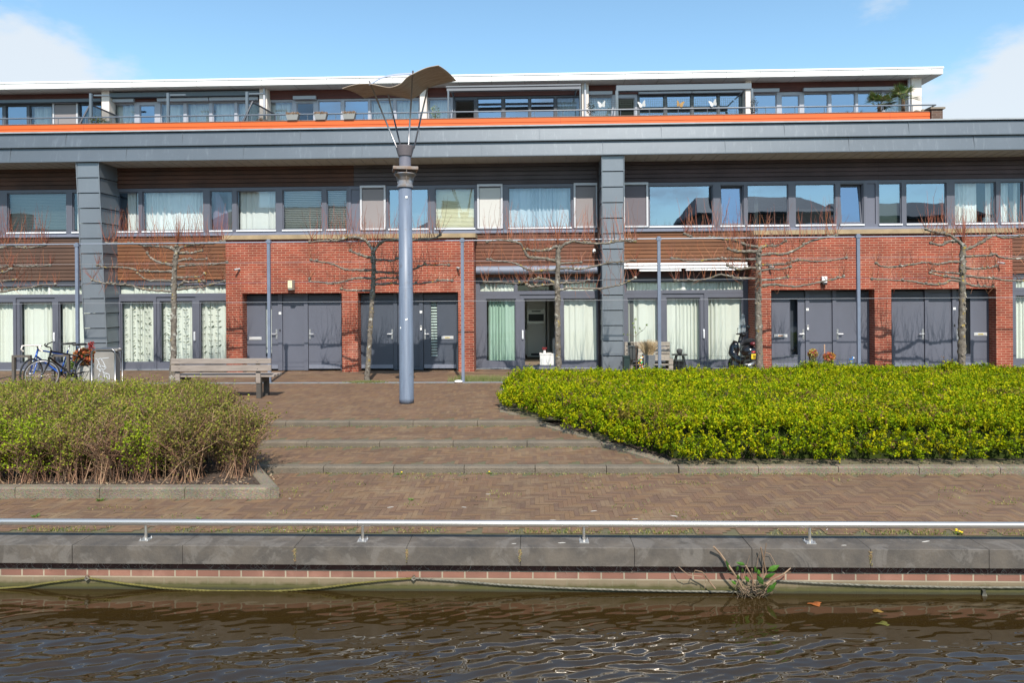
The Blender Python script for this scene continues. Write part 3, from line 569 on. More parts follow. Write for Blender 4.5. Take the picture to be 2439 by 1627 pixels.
# wall lamps and cameras on the brick
def wall_box(u, v, w, h, d, Y, body, name, label=None):
    c = P(u, v, Y); return c
def wall_lamp(u, v, label, white):
    c = P(u, v, YB); t = thing('wall_lamp', label, 'wall lamp', (c.x, YB, c.z), 'wall lamps above the porches')
    if white:
        MB().box(c.x-.065, c.x+.065, YB-.09, YB, c.z-.08, c.z+.08).build('lamp_body', mat('white_lacquer'), t, bevel=.01)
        MB().box(c.x-.055, c.x+.055, YB-.10, YB-.002, c.z-.13, c.z-.083).build('sensor', black_m, t)
    else:
        m = MB(); m.prism([(c.x-.09, YB, c.z-.13), (c.x-.09, YB-.06, c.z-.13), (c.x-.05, YB-.13, c.z-.13), (c.x+.05, YB-.13, c.z-.13), (c.x+.09, YB-.06, c.z-.13), (c.x+.09, YB, c.z-.13)], (0,0,1), .26); m.build('lamp_body', mat('lamp_metal', (.35,.33,.29), .4, metal=.6), t)
        MB().box(c.x-.055, c.x+.055, YB-.145, YB-.131, c.z-.075, c.z+.11).build('diffuser', mat('cream_diffuser', (.78,.68,.42), .5), t)
wall_lamp(695, 679, 'brass-grey wall lamp with cream glass on the left brick porch', False)
wall_lamp(1961, 666, 'small white box lamp on the right brick porch', True)
def cctv(u, v, label, Y, ball=False, sgn=-1):
    c = P(u, v, Y); t = thing('security_camera', label, 'security camera', (c.x, Y, c.z), 'security cameras on the walls')
    if ball:
        MB().ball((c.x, Y-.08, c.z), .05, .05, .05, 12, 8).build('camera_head', mat('white_plastic'), t, smooth=True); MB().lathe([(.035, 0), (.04, .05)], (c.x, Y-.05, c.z+.02), 12).build('mount', mat('white_plastic'), t)
        MB().ball((c.x+.005, Y-.125, c.z-.012), .024, .012, .024).build('lens', black_m, t, smooth=True)
    else:
        m = MB(); m.tube([(c.x+.03*-sgn, Y-.02, c.z+.01), (c.x+sgn*.05, Y-.16, c.z-.02)], .024, 10); m.build('camera_head', mat('grey_camera_shell', (.45,.45,.45), .4), t)
        MB().tube([(c.x, Y, c.z-.06), (c.x, Y-.05, c.z-.03), (c.x, Y-.06, c.z)], .012, 6).build('mount', mat('grey_camera_shell'), t)
        MB().tube([(c.x+sgn*.05, Y-.1605, c.z-.02), (c.x+sgn*.052, Y-.165, c.z-.021)], .018, 10).build('lens', black_m, t)
cctv(569, 641, 'grey bullet camera high on the left end of the left brick porch', YB)
cctv(1092, 638, 'bullet camera beside the slim post on the right end of the left brick porch', YB, sgn=1)
cctv(1415, 599, 'white ball camera on the timber left of the zinc pillar', YW-.05, True)
cctv(1834, 635, 'bullet camera at the left end of the right brick porch', YB, sgn=1)
cctv(2378, 626, 'grey bullet camera near the right end of the right brick porch', YB, sgn=1)
# ---- rooms behind the glass
m = MB()
for (z0, z1) in ((-.02, ledge_b-.1), (ledge_b-.05, zsi+.1)):
    m.quad((XL, YW+4.2, z0), (XR, YW+4.2, z0), (XR, YW+4.2, z1), (XL, YW+4.2, z1)); m.quad((XL, YW+.12, z1), (XR, YW+.12, z1), (XR, YW+4.2, z1), (XL, YW+4.2, z1))
m.quad((XL, YW+.12, ledge_b-.04), (XR, YW+.12, ledge_b-.04), (XR, YW+4.2, ledge_b-.04), (XL, YW+4.2, ledge_b-.04))
for u in (-100, 538, 1500, 1800, 2412):
    x = XX(u, YW, 700)+.02; m.box(x, x+.1, YW+.13, YW+4.2, 0, zsi)
for u in (667, 1028, 1707, 1886, 2265): x = XX(u, YW, 500); m.box(x-.05, x+.05, YW+.35, YW+4.2, ledge_b, zsi)
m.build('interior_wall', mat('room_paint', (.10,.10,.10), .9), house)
MB().box(XL, XR, YW+.125, YW+4.2, -.05, .015).build('room_floor', mat('room_floor_wood', (.22,.17,.12), .6), house)
# kitchen seen through the open sliding door
xk0, xk1 = XX(1240, 21.4, 750), XX(1299, 21.4, 750)
m = MB(); m.box(XX(1128, YW, 700)+.05, XX(1128, YW, 700)+.12, YW+.15, 22, .015, 2.6); m.box(XX(1128, YW, 700)+.12, XX(1426, YW, 700), 22, 22.06, .015, 2.6); m.box(xk1+.05, xk1+.12, 21.3, 22, .015, 2.6); m.build('kitchen_wall', room_w, house)
kt = thing('kitchen_cabinet', 'white tall kitchen cabinet with built-in oven inside the open door', 'cabinet', (xk0, 21.4, 0.015))
kx0 = XX(1255, 21.4, 750)
zz = lambda v: ZZ(v, 21.4, 1275)
MB().box(kx0, xk1, 21.4, 21.98, .03, 2.45).build('cabinet_body', mat('cabinet_white', (.72,.71,.67), .45), kt)
ov = MB().box(kx0+.01, xk1-.01, 21.375, 21.398, zz(771), zz(738)).build('oven', mat('oven_steel', (.5,.49,.47), .35, metal=.5), kt)
MB().box(kx0+.05, xk1-.05, 21.365, 21.374, zz(765), zz(748)).build('oven_window', black_m, ov); MB().box(kx0+.15, xk1-.15, 21.365, 21.374, zz(743), zz(740)).build('oven_display', black_m, ov)
MB().box(kx0+.01, xk1-.01, 21.38, 21.398, .2, zz(773)).build('cabinet_door', mat('cabinet_white'), kt); MB().box(kx0+.01, xk1-.01, 21.38, 21.398, zz(736), 2.4).build('cabinet_door', mat('cabinet_white'), kt)
MB().box(kx0+.12, xk1-.12, 21.37, 21.379, .08, .14).build('plinth_grille', black_m, kt)
kl = thing('kitchen_counter', 'low white counter left of the oven cabinet inside the open door', 'counter', (kx0-.4, 21.4, .015)); MB().box(kx0-.8, kx0-.01, 21.4, 21.98, .1, .88).build('counter_front', mat('cabinet_white'), kl); MB().box(kx0-.82, kx0-.01, 21.37, 21.98, .885, .92).build('worktop', mat('dark_worktop', (.05,.05,.05), .4), kl)
x0, x1 = XX(1286, 18.9, 850), XX(1327, 18.9, 850); z1 = ZZ(842, 18.9, 1300)
tbl = thing('side_table', 'white box side table just inside the open sliding door', 'table', ((x0+x1)/2, 19, .015)); m = MB(); m.box(x0, x1, 18.75, 19.15, .03, z1-.03); m.build('table_body', mat('white_wood', (.78,.76,.72), .5, var=.08, vscale=8, stretch=(1,1,8)), tbl); MB().box(x0-.01, x1+.01, 18.74, 19.16, z1-.028, z1).build('table_top', mat('white_wood'), tbl)
vx = XX(1297, 18.9, 830); vs = thing('flower_vase', 'glass vase of dark red flowers on the white side table', 'vase', (vx, 18.95, z1)); MB().lathe([(.03, 0), (.035, .08), (.028, .11)], (vx, 18.95, z1), 12).build('vase', mat('white_enamel'), vs)
m = MB()
for k in range(60): m.ball((vx+jit(.06), 18.95+jit(.05), z1+.13+jit(.03)), .014, .014, .01, 6, 4)
m.build('flowers', mat('dark_red_petals', (.18,.008,.01), .7), vs)
cs = thing('armchair', 'pale grey armchair seat behind the tree trunk inside the open door', 'armchair', (XX(1332, 18.95, 850), 18.95, .015)); cx_ = XX(1336, 19, 850); MB().box(cx_-.22, cx_+.3, 18.85, 19.4, .16, .34).build('seat', mat('grey_fabric', (.45,.44,.42), .9), cs, bevel=.05); m = MB(); m.tube([(cx_-.18, 18.9, .02), (cx_-.18, 18.9, .16)], .02); m.tube([(cx_+.26, 18.9, .02), (cx_+.26, 18.9, .16)], .02); m.build('leg', black_m, cs); MB().box(cx_-.22, cx_+.3, 19.41, 19.6, .2, .75).build('backrest', mat('grey_fabric'), cs, bevel=.05)

# ================================================================== PENTHOUSE STOREY BEHIND
YP, YR, YO = 21.2, 20.6, 19.3
apt = thing('penthouse_storey', 'set-back top storey with white roof slab, glass fronts and orange parapet', 'apartment building', (0, YP, ztop))
rx = XX(2246, YR, 170); rz0, rz1 = ZZ(175.4, YR, 2244), ZZ(158, YR, 2246)
PXL = -20
MB().box(PXL, rx, YR, 30, rz0, rz1-.05).build('roof', white_p, apt); MB().box(PXL, rx+.02, YR-.02, 30, rz1-.049, rz1).build('roof_trim', mat('white_trim', (.82,.82,.82), .4), apt)
MB().box(PXL, rx-.01, YR+.012, 29.9, rz0-.012, rz0-.002).build('roof_soffit', soffit_w, apt)
m = MB(); u = 10
x = XX(10, YR, 200); dx = XX(85.8, YR, 200)-x; x -= dx*3
while x < rx-.1: m.box(x-.005, x+.005, YR-.003, YR-.0003, rz0, rz1-.052); m.box(x-.005, x+.005, YR+.02, YP, rz0-.015, rz0-.0125); x += dx
m.build('roof_panel_joints', mat('joint_grey', (.25,.24,.22), .7), apt)
wz1 = ZZ(217, YP, 1950); gz1 = ZZ(221, YP, 1950); wz0 = ztop-.25
PW = [(-60, 5, 'e'), (13.4, 63, 'e'), (70, 122.7, 'c'), (131, 183.5, 's'), (190, 240, 'e'), ('p', 241.8, 260), (268, 320, 'c'), (332, 368, 'e'), (381.6, 436.5, 'c'), (444.6, 498, 'c'), (506, 558, 'c'), (565, 616, 'c'), ('p', 618, 636),
      (641, 695.7, 'c'), (706, 746.6, 'g'), (758, 812, 'e'), (820, 877, 'e'), (882, 937, 'c'), (943, 998, 'c'), ('p', 1000, 1016), (1020, 1073, 'l'), (1084, 1129.5, 'd'), (1137.6, 1195, 'e'), (1202, 1259, 'e'), (1264, 1319.6, 'e'), (1326, 1381, 'l2'), ('p', 1386, 1402),
      (1405, 1458, 'c'), (1466, 1512, 'd'), (1522.6, 1581.5, 'e'), (1588, 1646, 'e'), (1651.7, 1709, 'e'), (1714, 1769, 'e'), ('p', 1776, 1790), (1797, 1850, 'e'), (1861.5, 1904, 'e'), (1915, 1972.7, 'e'), (1980, 2037.5, 'e'), (2043.6, 2101, 'e'), (2107, 2164, 'l')]
light_fr = mat('light_grey_frame', (.36,.37,.42), .45); dark_fr = mat('charcoal_frame', (.06,.065,.08), .45)
prev = PXL
for i, w in enumerate(PW):
    nxt = PW[i+1] if i+1 < len(PW) else ('p', 2168, 0)
    if w[0] == 'p':
        a, b = XX(w[1], YP-.3, 230), XX(w[2], YP-.3, 230); MB().box(a, b, YP-.3, YP+.02, wz0, rz0-.013).build('pillar', cream_w, apt); prev = XX(w[2], YP, 230); continue
    a, b = XX(w[0], YP, 240), XX(w[1], YP, 240); ce = XX(nxt[1], YP, 230) if nxt[0] == 'p' else (b+XX(nxt[0], YP, 240))/2
    ct = {'c': 'curtain', 'e': 'none', 's': 'screen', 'g': 'none', 'd': 'open', 'l': 'curtain', 'l2': 'sheer'}[w[2]]
    fr = window(apt, (a, b), (wz0, gz1-(.05 if w[1]-w[0] < 48 else 0)), (prev, ce), (wz0-.02, wz1), YP, ct, pane_r if w[2] == 'e' else pane_m, sill=False, fm=(dark_fr if (w[0] < 200 or 1020 < w[0] < 1400 or 1500 < w[0] < 1780) else light_fr))
    prev = ce
m = MB(); m.box(PXL, XX(2166, YP, 200), YP-.06, YP+.08, wz1+.003, rz0-.013); m.build('timber_band', wood_pent, apt)
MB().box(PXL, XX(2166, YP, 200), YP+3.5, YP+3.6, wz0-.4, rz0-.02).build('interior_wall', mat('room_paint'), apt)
MB().box(PXL, XX(2180, YP, 200), YP+.12, YP+3.5, wz0-.4, wz0-.3).build('room_floor', mat('room_floor_wood'), apt)
xa, xb = XX(2171.6, 20.88, 220), XX(2195, 20.88, 220)
MB().box(xa, xb, 20.88, 29, wz0-.3, rz0-.013).build('end_wall', cream_w, apt)
MB().tube([(XX(2167, 20.95, 220), 20.98, wz0-.2), (XX(2167, 20.95, 220), 20.98, rz0-.013)], .035, 10).build('downpipe', mat('grey_pipe', (.45,.46,.5), .4), apt)
for u in (628, 1394): MB().tube([(XX(u, 20.8, 220), 20.84, wz0-.2), (XX(u, 20.8, 220), 20.84, rz0-.013)], .035, 10).build('downpipe', mat('grey_pipe'), apt)
# roller shutter boxes
for (ua, ub_) in ((264, 320), (376, 498), (500, 616), (699, 753), (1402, 1458), (1521, 1646), (1648, 1772), (1793, 1855), (1913, 2041), (2042.5, 2163)):
    xa, xb = XX(ua, YP-.1, 220), XX(ub_, YP-.1, 220); MB().box(xa, xb, YP-.16, YP-.062, gz1+.02, gz1+.12).build('shutter_box', mat('light_grey_box', (.34,.35,.38), .4), apt)
# orange parapet with cap, joints and railing
ox1 = XX(2215, YO, 275); oz1 = ZZ(280, YO, 1220); oz0 = ztop-.5
m = MB(); z = oz1
for k in range(4): m.box(PXL, ox1, YO, YO+.06, z-.125, z-.008); z -= .133
m.box(PXL, ox1-.01, YO+.014, YO+.10, oz0, oz1-.01); par = m.build('parapet', orange_m, apt)
MB().box(PXL, ox1+.01, YO-.012, YO+.12, oz1-.004, oz1+.014).build('parapet_cap', mat('brown_cap', (.20,.10,.07), .6), apt)
m = MB()
for k in range(-5, 6):
    x = XX(199, YO, 290)+k*4.57
    if x < ox1: m.box(x-.006, x+.006, YO-.003, YO-.0005, oz0, oz1-.01)
m.build('parapet_joints', mat('orange_shade_joint', (.45,.06,.01), .6), par)
MB().box(PXL, rx+3, YO+.13, YP, oz0, oz0+.2).build('terrace_floor', mat('terrace_slab', (.3,.29,.27), .8), apt)
rl = ZZ(264.8, YO+.08, 1220); rail = MB(); xe = XX(2228, YO+.08, 250); rail.tube([(PXL, YO+.06, rl), (xe, YO+.06, rl)], .022, 8); x = XX(464.6, YO, 280); dx = XX(531, YO, 280)-x
x -= 9*dx
while x < xe: rail.tube([(x, YO+.06, oz1), (x, YO+.06, rl)], .009, 6); x += dx
rail.tube([(xe, YO+.06, rl), (xe, YO+.7, rl)], .02, 8)
rail.build('terrace_railing', mat('blue_grey_rail', (.11,.13,.16), .4), apt)
xa, xb = XX(2217, YO, 270), XX(2244, YO, 270); pz = ZZ(260, YO, 2230)
MB().box(xa, xb, YO-.03, YO+.6, oz0, pz).build('brick_pier', brick_pier, apt); MB().box(xa-.04, xb+.05, YO-.07, YO+.64, pz+.001, pz+.05).build('pier_cap', mat('pier_cap_stone', (.20,.16,.12), .85), apt)
# awnings over the terraces
dk = mat('blue_grey_awning_metal', (.10,.125,.15), .45); 
def awn(ua, ub_, va, vb, Y, material, posts=(), name='awning'):
    xa, xb = XX(ua, Y, 210), XX(ub_, Y, 210); um = (ua+ub_)/2; z1, z0 = ZZ(va, Y, um), ZZ(vb, Y, um); a = MB().box(xa, xb, Y, Y+.16, z0, z1).build(name, material, apt)
    for (u, w) in posts: x = XX(u, Y, 230); MB().box(x-w, x+w, Y-.03, Y+.03, oz0+.2, z0-.001).build('awning_post', dk, a)
    # folding arms back to the wall
    ar = MB(); 
    for x in (xa+.12, xb-.12): ar.tube([(x, Y+.16, z0+.03), (x, YP-.06, z0+.03)], .02, 6)
    if Y < YP-.5: ar.build('awning_arm', dk, a)
awn(260, 616, 218, 228, YP-.28, dk, name='awning_box'); awn(-60, 240, 236, 243, YP-.2, dk, name='awning_box')
awn(1064, 1384, 207.5, 213.5, 20.1, mat('mid_grey_bar', (.15,.155,.17), .45), [(1068, .025), (1382, .02)]); awn(1062, 1384, 201.5, 204.5, 20.2, mat('mid_grey_bar'))
awn(1468, 1790, 200, 213, 19.95, dk, [(1469, .04), (1791, .03)])
for (u, v) in ((216, 222), (400, 221), (588, 218)):
    m = MB()
    x = XX(u, 20.0, 240); z = ZZ(v, 20.0, u); m.box(x-.035, x+.035, 19.98, 20.05, oz0+.2, z); m.obox((x+.16, 20.3, z+.02), (1,.0,.0), (0,1,0), (0,0,1), .24, .04, .02); 
    m.build('awning_post', dk, apt)
# tilted glass wind screens, planters, palms, butterflies
def windscreen(u, v0, v1, label):
    x = XX(u, 20.2, 250); z0, z1 = oz1-.2, ZZ(v0, 20.2, u); t = thing('wind_screen', label, 'wind screen', (x, 20.3, z0), 'dark wind screens between the terraces')
    a, b, c, d = Vector((x-.28, 19.9, z0)), Vector((x+.28, 20.9, z0)), Vector((x+.28, 20.9, z1-.18)), Vector((x-.10, 20.1, z1))
    m = MB(); m.tube([a, Vector((x-.3, 19.9, z0+.35)), d, c, b], .03, 6); m.build('frame', dark_fr, t); MB().poly([a, b, c, d, Vector((x-.3, 19.9, z0+.35))]).build('pane', mat('dark_screen_glass', (.05,.07,.07), .15, trans=.35), t)
windscreen(228, 250, 290, 'dark framed wind screen beside the leftmost cream pillar'); windscreen(612, 244, 290, 'dark wind screen beside the white downpipe left of the planters')
def leafcloud(mb, c, r, n, s, cols, zs=1):
    c = Vector(c)
    for k in range(n):
        d = Vector((random.gauss(0,1), random.gauss(0,1), random.gauss(0,1))).normalized()*random.random()**.4; p = c+Vector((d.x*r[0], d.y*r[1], d.z*r[2]))
        a = Vector((jit(1), jit(1), jit(1)+.2)).normalized()*s*(.6+random.random()*.7); b = a.cross(Vector((jit(1), jit(1), jit(1)))).normalized()*s*.4; col = random.choice(cols)
        mb.quad(p-a, p-b, p+a, p+b, col)
leaf_attr = mat('leaf_mix', (.5,.5,.5), .6, attr=True, transl=.3); straw_attr = mat('dry_stem_mix', (.5,.5,.5), .8, attr=True)
def planter(u, label):
    x = XX(u, YO-.03, 270); t = thing('balcony_planter', label, 'planter', (x, YO, oz1+.014), 'grey planters on the orange parapet')
    m = MB(); i = [(-.16, -.07), (.16, -.07), (.16, .09), (-.16, .09)]; zt_ = oz1+.018
    m.v += [(x+a*.88, YO+.02+b, zt_) for a, b in i]+[(x+a*1.15, YO+.02+b, zt_+.17) for a, b in i]; m.c += [(1,1,1)]*8; m.f += [(0,3,2,1),(4,5,6,7),(0,1,5,4),(1,2,6,5),(2,3,7,6),(3,0,4,7)]; m.mi += [0]*6
    m.build('box', mat('grey_planter', (.20,.20,.19), .6), t); m = MB(); 
    for k in range(420):
        p = Vector((x+jit(.18), YO+.02+jit(.08), zt_+.16)); m.tube([p, p+Vector((jit(.04), jit(.04), .05+jit(.03)))], .004, 3, False, random.choice([(.22,.13,.08), (.30,.19,.11), (.13,.08,.05)]))
    m.build('dry_plants', straw_attr, t, attr=True)
planter(696, 'grey parapet planter of dry plants, leftmost of the three'); planter(763, 'grey parapet planter of dry plants, middle one with the tallest growth'); planter(831, 'grey parapet planter of dry plants, rightmost, left of the canopy lamp')
def palm(u, v, r, label):
    c = P(u, v, 19.75); t = thing('palm', label, 'palm', (c.x, 19.75, oz0+.2), 'fan palms on the roof terrace'); MB().tube([(c.x, 19.75, oz0+.2), c], .05, 8).build('trunk', mat('palm_trunk', (.10,.06,.035), .9), t)
    m = MB()
    for k in range(15):
        an = random.random()*6.28; el = -.3+random.random()*1.5; d = Vector((math.cos(an)*math.cos(el), math.sin(an)*math.cos(el), math.sin(el))); st = c+d*r*.45; m.tube([c, st], .006, 4, False, (.07,.10,.02))
        sd = d.cross(Vector((0,0,1))).normalized(); upv = sd.cross(d).normalized()
        for q in range(-5, 6):
            a = q*.20; e = st+(d*math.cos(a)+sd*math.sin(a))*r*.6+Vector((0,0,-.02*abs(q))); w = (sd*math.cos(a)-d*math.sin(a))*.022; col = random.choice([(.06,.10,.02), (.10,.14,.03), (.16,.15,.05)])
            m.poly([st-w*.5, (st+e)/2-w, e, (st+e)/2+w], col)
    m.build('fronds', leaf_attr, t, attr=True)
palm(2094, 249, .48, 'smaller fan palm on the roof terrace, left of the pair'); palm(2151, 236, .52, 'taller fan palm beside the white end wall of the top storey')
def butterfly(u, v, material, s, label, rot=0):
    s *= .68; material = mat('pale_metal', (.50,.49,.47), .5) if material.name.startswith('white') else material
    c = P(u, v, YO+.05); t = thing('metal_butterfly', label, 'butterfly ornament', (c.x, YO+.05, c.z), 'butterfly ornaments on the terrace railing')
    m = MB(); W_ = [(.0,.0), (.05,.10), (.16,.17), (.19,.12), (.15,.03), (.16,-.03), (.12,-.10), (.05,-.09), (.0,-.03)]
    for sg in (-1, 1):
        pts = []
        for (a, b) in W_: x_, z_ = sg*a*s*(.75 if sg*rot > 0 else 1), b*s; pts.append(Vector((c.x+x_*math.cos(rot)-z_*math.sin(rot), c.y-abs(x_)*.4, c.z+x_*math.sin(rot)+z_*math.cos(rot))))
        m.prism(pts if sg > 0 else pts[::-1], (0,-1,0), .006)
    m.build('wings', material, t); MB().tube([(c.x, c.y-.012, c.z-.07*s), (c.x, c.y-.012, c.z+.07*s)], .01*s, 6).build('body', material, t); MB().tube([(c.x, c.y+.0, rl), (c.x, c.y, c.z)], .004, 4).build('wire', steel_d, t)
rusty = mat('rust_metal', (.42,.24,.08), .7, var=.4, vscale=20)
butterfly(1530, 249.5, mat('white_enamel'), 1.0, 'pale butterfly ornament nearest the open terrace door', .25); butterfly(1618, 249, rusty, .95, 'golden rusty butterfly ornament on the terrace railing', -.2); butterfly(1699, 247, mat('white_enamel'), 1.0, 'white butterfly ornament, right of the rusty one', .3); butterfly(1434, 250, mat('white_enamel'), 1.0, 'white butterfly ornament on the railing mesh left of the dark awning', .1)
m = MB(); x0, x1 = XX(1402, YO+.1, 250), XX(1772, YO+.1, 250); z = oz1
zz1 = ZZ(235, YO+.1, 1600)
while z < zz1: m.box(x0, x1, YO+.098, YO+.102, z, z+.004); z += .06
x = x0
while x < x1: m.box(x, x+.004, YO+.1025, YO+.1065, oz1, zz1); x += .06
tag(m.build('railing_mesh', mat('green_wire', (.06,.09,.07), .6)), 'fine square wire mesh tied along the terrace railing with butterflies', 'wire mesh')
# small greenery on the terraces
def terr_plant(u, v, r, n, cols, label, s=.03):
    c = P(u, v, 19.8); m = MB(); leafcloud(m, c, r, n, s, cols); t = thing('terrace_plant', label, 'plant', (c.x, c.y, oz0+.2)); m.build('foliage', leaf_attr, t, attr=True); MB().tube([(c.x, c.y, oz0+.2), c], .012, 5).build('stem', mat('twig_brown', (.10,.06,.04), .9), t); MB().lathe([(.08, 0), (.11, .2)], (c.x, c.y, oz0+.2), 12).build('pot', mat('grey_planter'), t)
terr_plant(233, 285, (.3,.15,.12), 260, [(.08,.13,.03), (.05,.09,.02), (.15,.10,.06)], 'low green plants below the leftmost wind screen'); terr_plant(1037, 270, (.16,.12,.25), 160, [(.12,.2,.08), (.3,.34,.2)], 'leafy pale green shrub on the terrace right of the lamp canopy')
terr_plant(622, 287, (.14,.1,.1), 120, [(.2,.07,.05), (.12,.09,.03)], 'reddish low plant left of the parapet planters', .025); terr_plant(1407, 258, (.14,.1,.2), 120, [(.03,.03,.03), (.05,.06,.04)], 'dark leafed plant beside the middle cream pillar', .035); terr_plant(1797, 258, (.12,.1,.34), 160, [(.04,.045,.03), (.10,.09,.06)], 'dark narrow shrub at the right end of the dark awning', .03)
def rocks(u0_, u1_, label):
    m = MB()
    for k in range(8): c = P(u0_+(u1_-u0_)*k/7, 258, 19.6); m.ball((c.x, 19.6+jit(.1), oz1+.06+jit(.05)), .07+jit(.02), .06, .05+jit(.02), 8, 6)
    tag(m.build('driftwood', mat('driftwood', (.30,.24,.17), .9, var=.5, vscale=20)), label, 'driftwood')
rocks(2178, 2216, 'pale driftwood pieces on the terrace corner by the brick pier')
# ================================================================== GROUND, STEPS, QUAY, WATER
ZQ = -.24; Y1, Y2, Y3 = 8.84, 9.95, 11.09; ZL1, ZL2 = -.155, -.078
sand = mat('joint_sand', (.115,.088,.058), .95, var=.35, vscale=4, col2=(.09,.09,.04))
def sheet(name, x0, x1, y0, y1, z, material):
    o = MB(); o.quad((x0,y0,z), (x1,y0,z), (x1,y1,z), (x0,y1,z)); return o.build(name, material, kind='structure')
sheet('plaza_bed_lower', -60, 60, 6.62, Y1+.1, ZQ-.006, sand); sheet('plaza_bed_middle', -60, 60, Y1+.1, Y2+.1, ZL1-.006, sand); sheet('plaza_bed_upper_step', -60, 60, Y2+.1, Y3+.1, ZL2-.006, sand)
sheet('plaza_bed_top', -60, 60, Y3+.1, 18.6, -.006, sand); sheet('ground', -600, 600, 18.6, 1500, -.02, mat('far_ground', (.12,.12,.08), .95, var=.3, vscale=.05))
sheet('far_bank', -600, 600, -1500, -1.2, -.30, mat('far_bank_paving', (.22,.19,.16), .95, var=.3, vscale=.3))
# clinker pavers laid in herringbone: one quad per brick
pav = MB.__new__(MB)
def pavers(name, x0, x1, y0, y1, z, w=.052, Lr=4, cut=None, seed=1, running=False):
    rs = np.random.RandomState(seed); gap = .0016; q = []
    if running:
        ny = int((y1-y0)/w); 
        for j in range(ny):
            nx = int((x1-x0)/(w*Lr))+1
            for i in range(nx): xx = x0+(i+.5*(j % 2))*w*Lr; q.append((xx, y0+j*w, w*Lr, w))
    else:
        n0 = int((y1-y0)/w)+Lr*2; per = 2*Lr
        for k in range(-Lr, n0):
            # horizontal and vertical bricks of course k
            base = (k*w) % (per*w)
            i = -2
            while True:
                hx = x0+base+i*per*w
                if hx > x1: break
                q.append((hx, y0+k*w, w*Lr, w)); q.append((hx+Lr*w, y0+(k+1-Lr)*w, w, w*Lr)); i += 1
    q = np.array(q); cx = q[:,0]+q[:,2]/2; cy = q[:,1]+q[:,3]/2
    keep = (cx > x0) & (cx < x1) & (q[:,1] > y0-.001) & (q[:,1]+q[:,3] < y1+.03)
    if cut is not None: keep &= ~np.array([cut(a, b) for a, b in zip(cx, cy)])
    q = q[keep]; n = len(q); hx = q[:,2]/2-gap/2; hy = q[:,3]/2-gap/2; cx = q[:,0]+q[:,2]/2; cy = q[:,1]+q[:,3]/2
    zt_ = z+rs.normal(0, .0007, n); tx = rs.normal(0, .004, n); ty = rs.normal(0, .006, n)
    V = np.zeros((n, 4, 3), dtype=np.float32)
    for i, (a, b) in enumerate(((-1,-1), (1,-1), (1,1), (-1,1))): V[:, i, 0] = cx+a*hx; V[:, i, 1] = cy+b*hy; V[:, i, 2] = zt_+a*hx*tx+b*hy*ty
    pal = np.array([(.190,.116,.078), (.170,.103,.073), (.205,.128,.080), (.155,.097,.075), (.19,.125,.09), (.17,.108,.078), (.210,.138,.092)])*np.array([.86,.80,.65])
    c = pal[rs.randint(0, len(pal), n)]*rs.uniform(.93, 1.07, (n, 1)); C = np.ones((n, 4, 4), dtype=np.float32); C[:, :, :3] = c[:, None, :]
    me = bpy.data.meshes.new(name); me.vertices.add(n*4); me.vertices.foreach_set('co', V.ravel()); me.loops.add(n*4); me.loops.foreach_set('vertex_index', np.arange(n*4)); me.polygons.add(n); me.polygons.foreach_set('loop_start', np.arange(0, n*4, 4)); me.update(calc_edges=True)
    ca = me.color_attributes.new('Col', 'FLOAT_COLOR', 'POINT'); ca.data.foreach_set('color', C.ravel()); me.materials.append(paver_m)
    o = bpy.data.objects.new(name, me); sc.collection.objects.link(o); o['kind'] = 'structure'; return o
paver_m = mat('clinker_paver', (.5,.5,.5), .85, attr=True, var=.4, vscale=.9, bump=.3, bscale=60)
# dirt and sand lying over the pavers in drifts
t = paver_m.node_tree; n = t.nodes; l = t.links; b = n['Principled BSDF']; src = b.inputs['Base Color'].links[0].from_socket
tcn = n.new('ShaderNodeTexCoord'); z = n.new('ShaderNodeTexNoise'); z.inputs['Scale'].default_value = 2.2; z.inputs['Detail'].default_value = 9; z.inputs['Roughness'].default_value = .72; l.new(tcn.outputs['Object'], z.inputs['Vector'])
r = n.new('ShaderNodeMapRange'); l.new(z.outputs[0], r.inputs[0]); r.inputs[1].default_value = .52; r.inputs[2].default_value = .70; r.inputs[3].default_value = 0; r.inputs[4].default_value = .55
mx_ = n.new('ShaderNodeMixRGB'); l.new(r.outputs[0], mx_.inputs[0]); l.new(src, mx_.inputs[1]); mx_.inputs[2].default_value = (.225,.165,.095,1); l.new(mx_.outputs[0], b.inputs['Base Color'])
_a = G(1190, 980, 0.0); _b = G(1596, 1111, ZL1); _c = G(665, 1189, ZQ); YK = _c.y; XK = _c.x
RAx, RAy, RBx = _a.x, _a.y, _b.x
LB = [(XK, YK), (XK-2.75, 11.95), (XK-3.0, 12.7), (-20, 12.9), (-20, YK)]      # left bed
RB = [(RBx+.05, Y1+.02), (RAx, RAy), (RAx-.14, 15.1), (20, 15.1), (20, Y1+.02)]          # right bed
def inside(poly, x, y):
    r_ = False; j = len(poly)-1
    for i in range(len(poly)):
        if (poly[i][1] > y) != (poly[j][1] > y) and x < (poly[j][0]-poly[i][0])*(y-poly[i][1])/(poly[j][1]-poly[i][1])+poly[i][0]: r_ = not r_
        j = i
    return r_
cutf = lambda x, y: inside(LB, x, y) or inside(RB, x, y)
pavers('paving_lower', -9.2, 9.6, 6.665, Y1-.004, ZQ, cut=cutf, seed=1)
pavers('paving_middle', -6, 3, Y1+.155, Y2-.004, ZL1-.003, cut=cutf, seed=2)
pavers('paving_upper_step', -7, 2, Y2+.155, Y3-.004, ZL2-.003, cut=cutf, seed=3)
pavers('paving_top', -15, 15, Y3+.155, 15.72, -.003, cut=cutf, seed=4)
pavers('paving_walk', -16, 16, 15.88, 17.35, -.003, running=True, seed=5)
pavers('paving_doorstep', -16, 16, 17.36, 18.45, -.003, w=.1, Lr=2, running=True, seed=6)
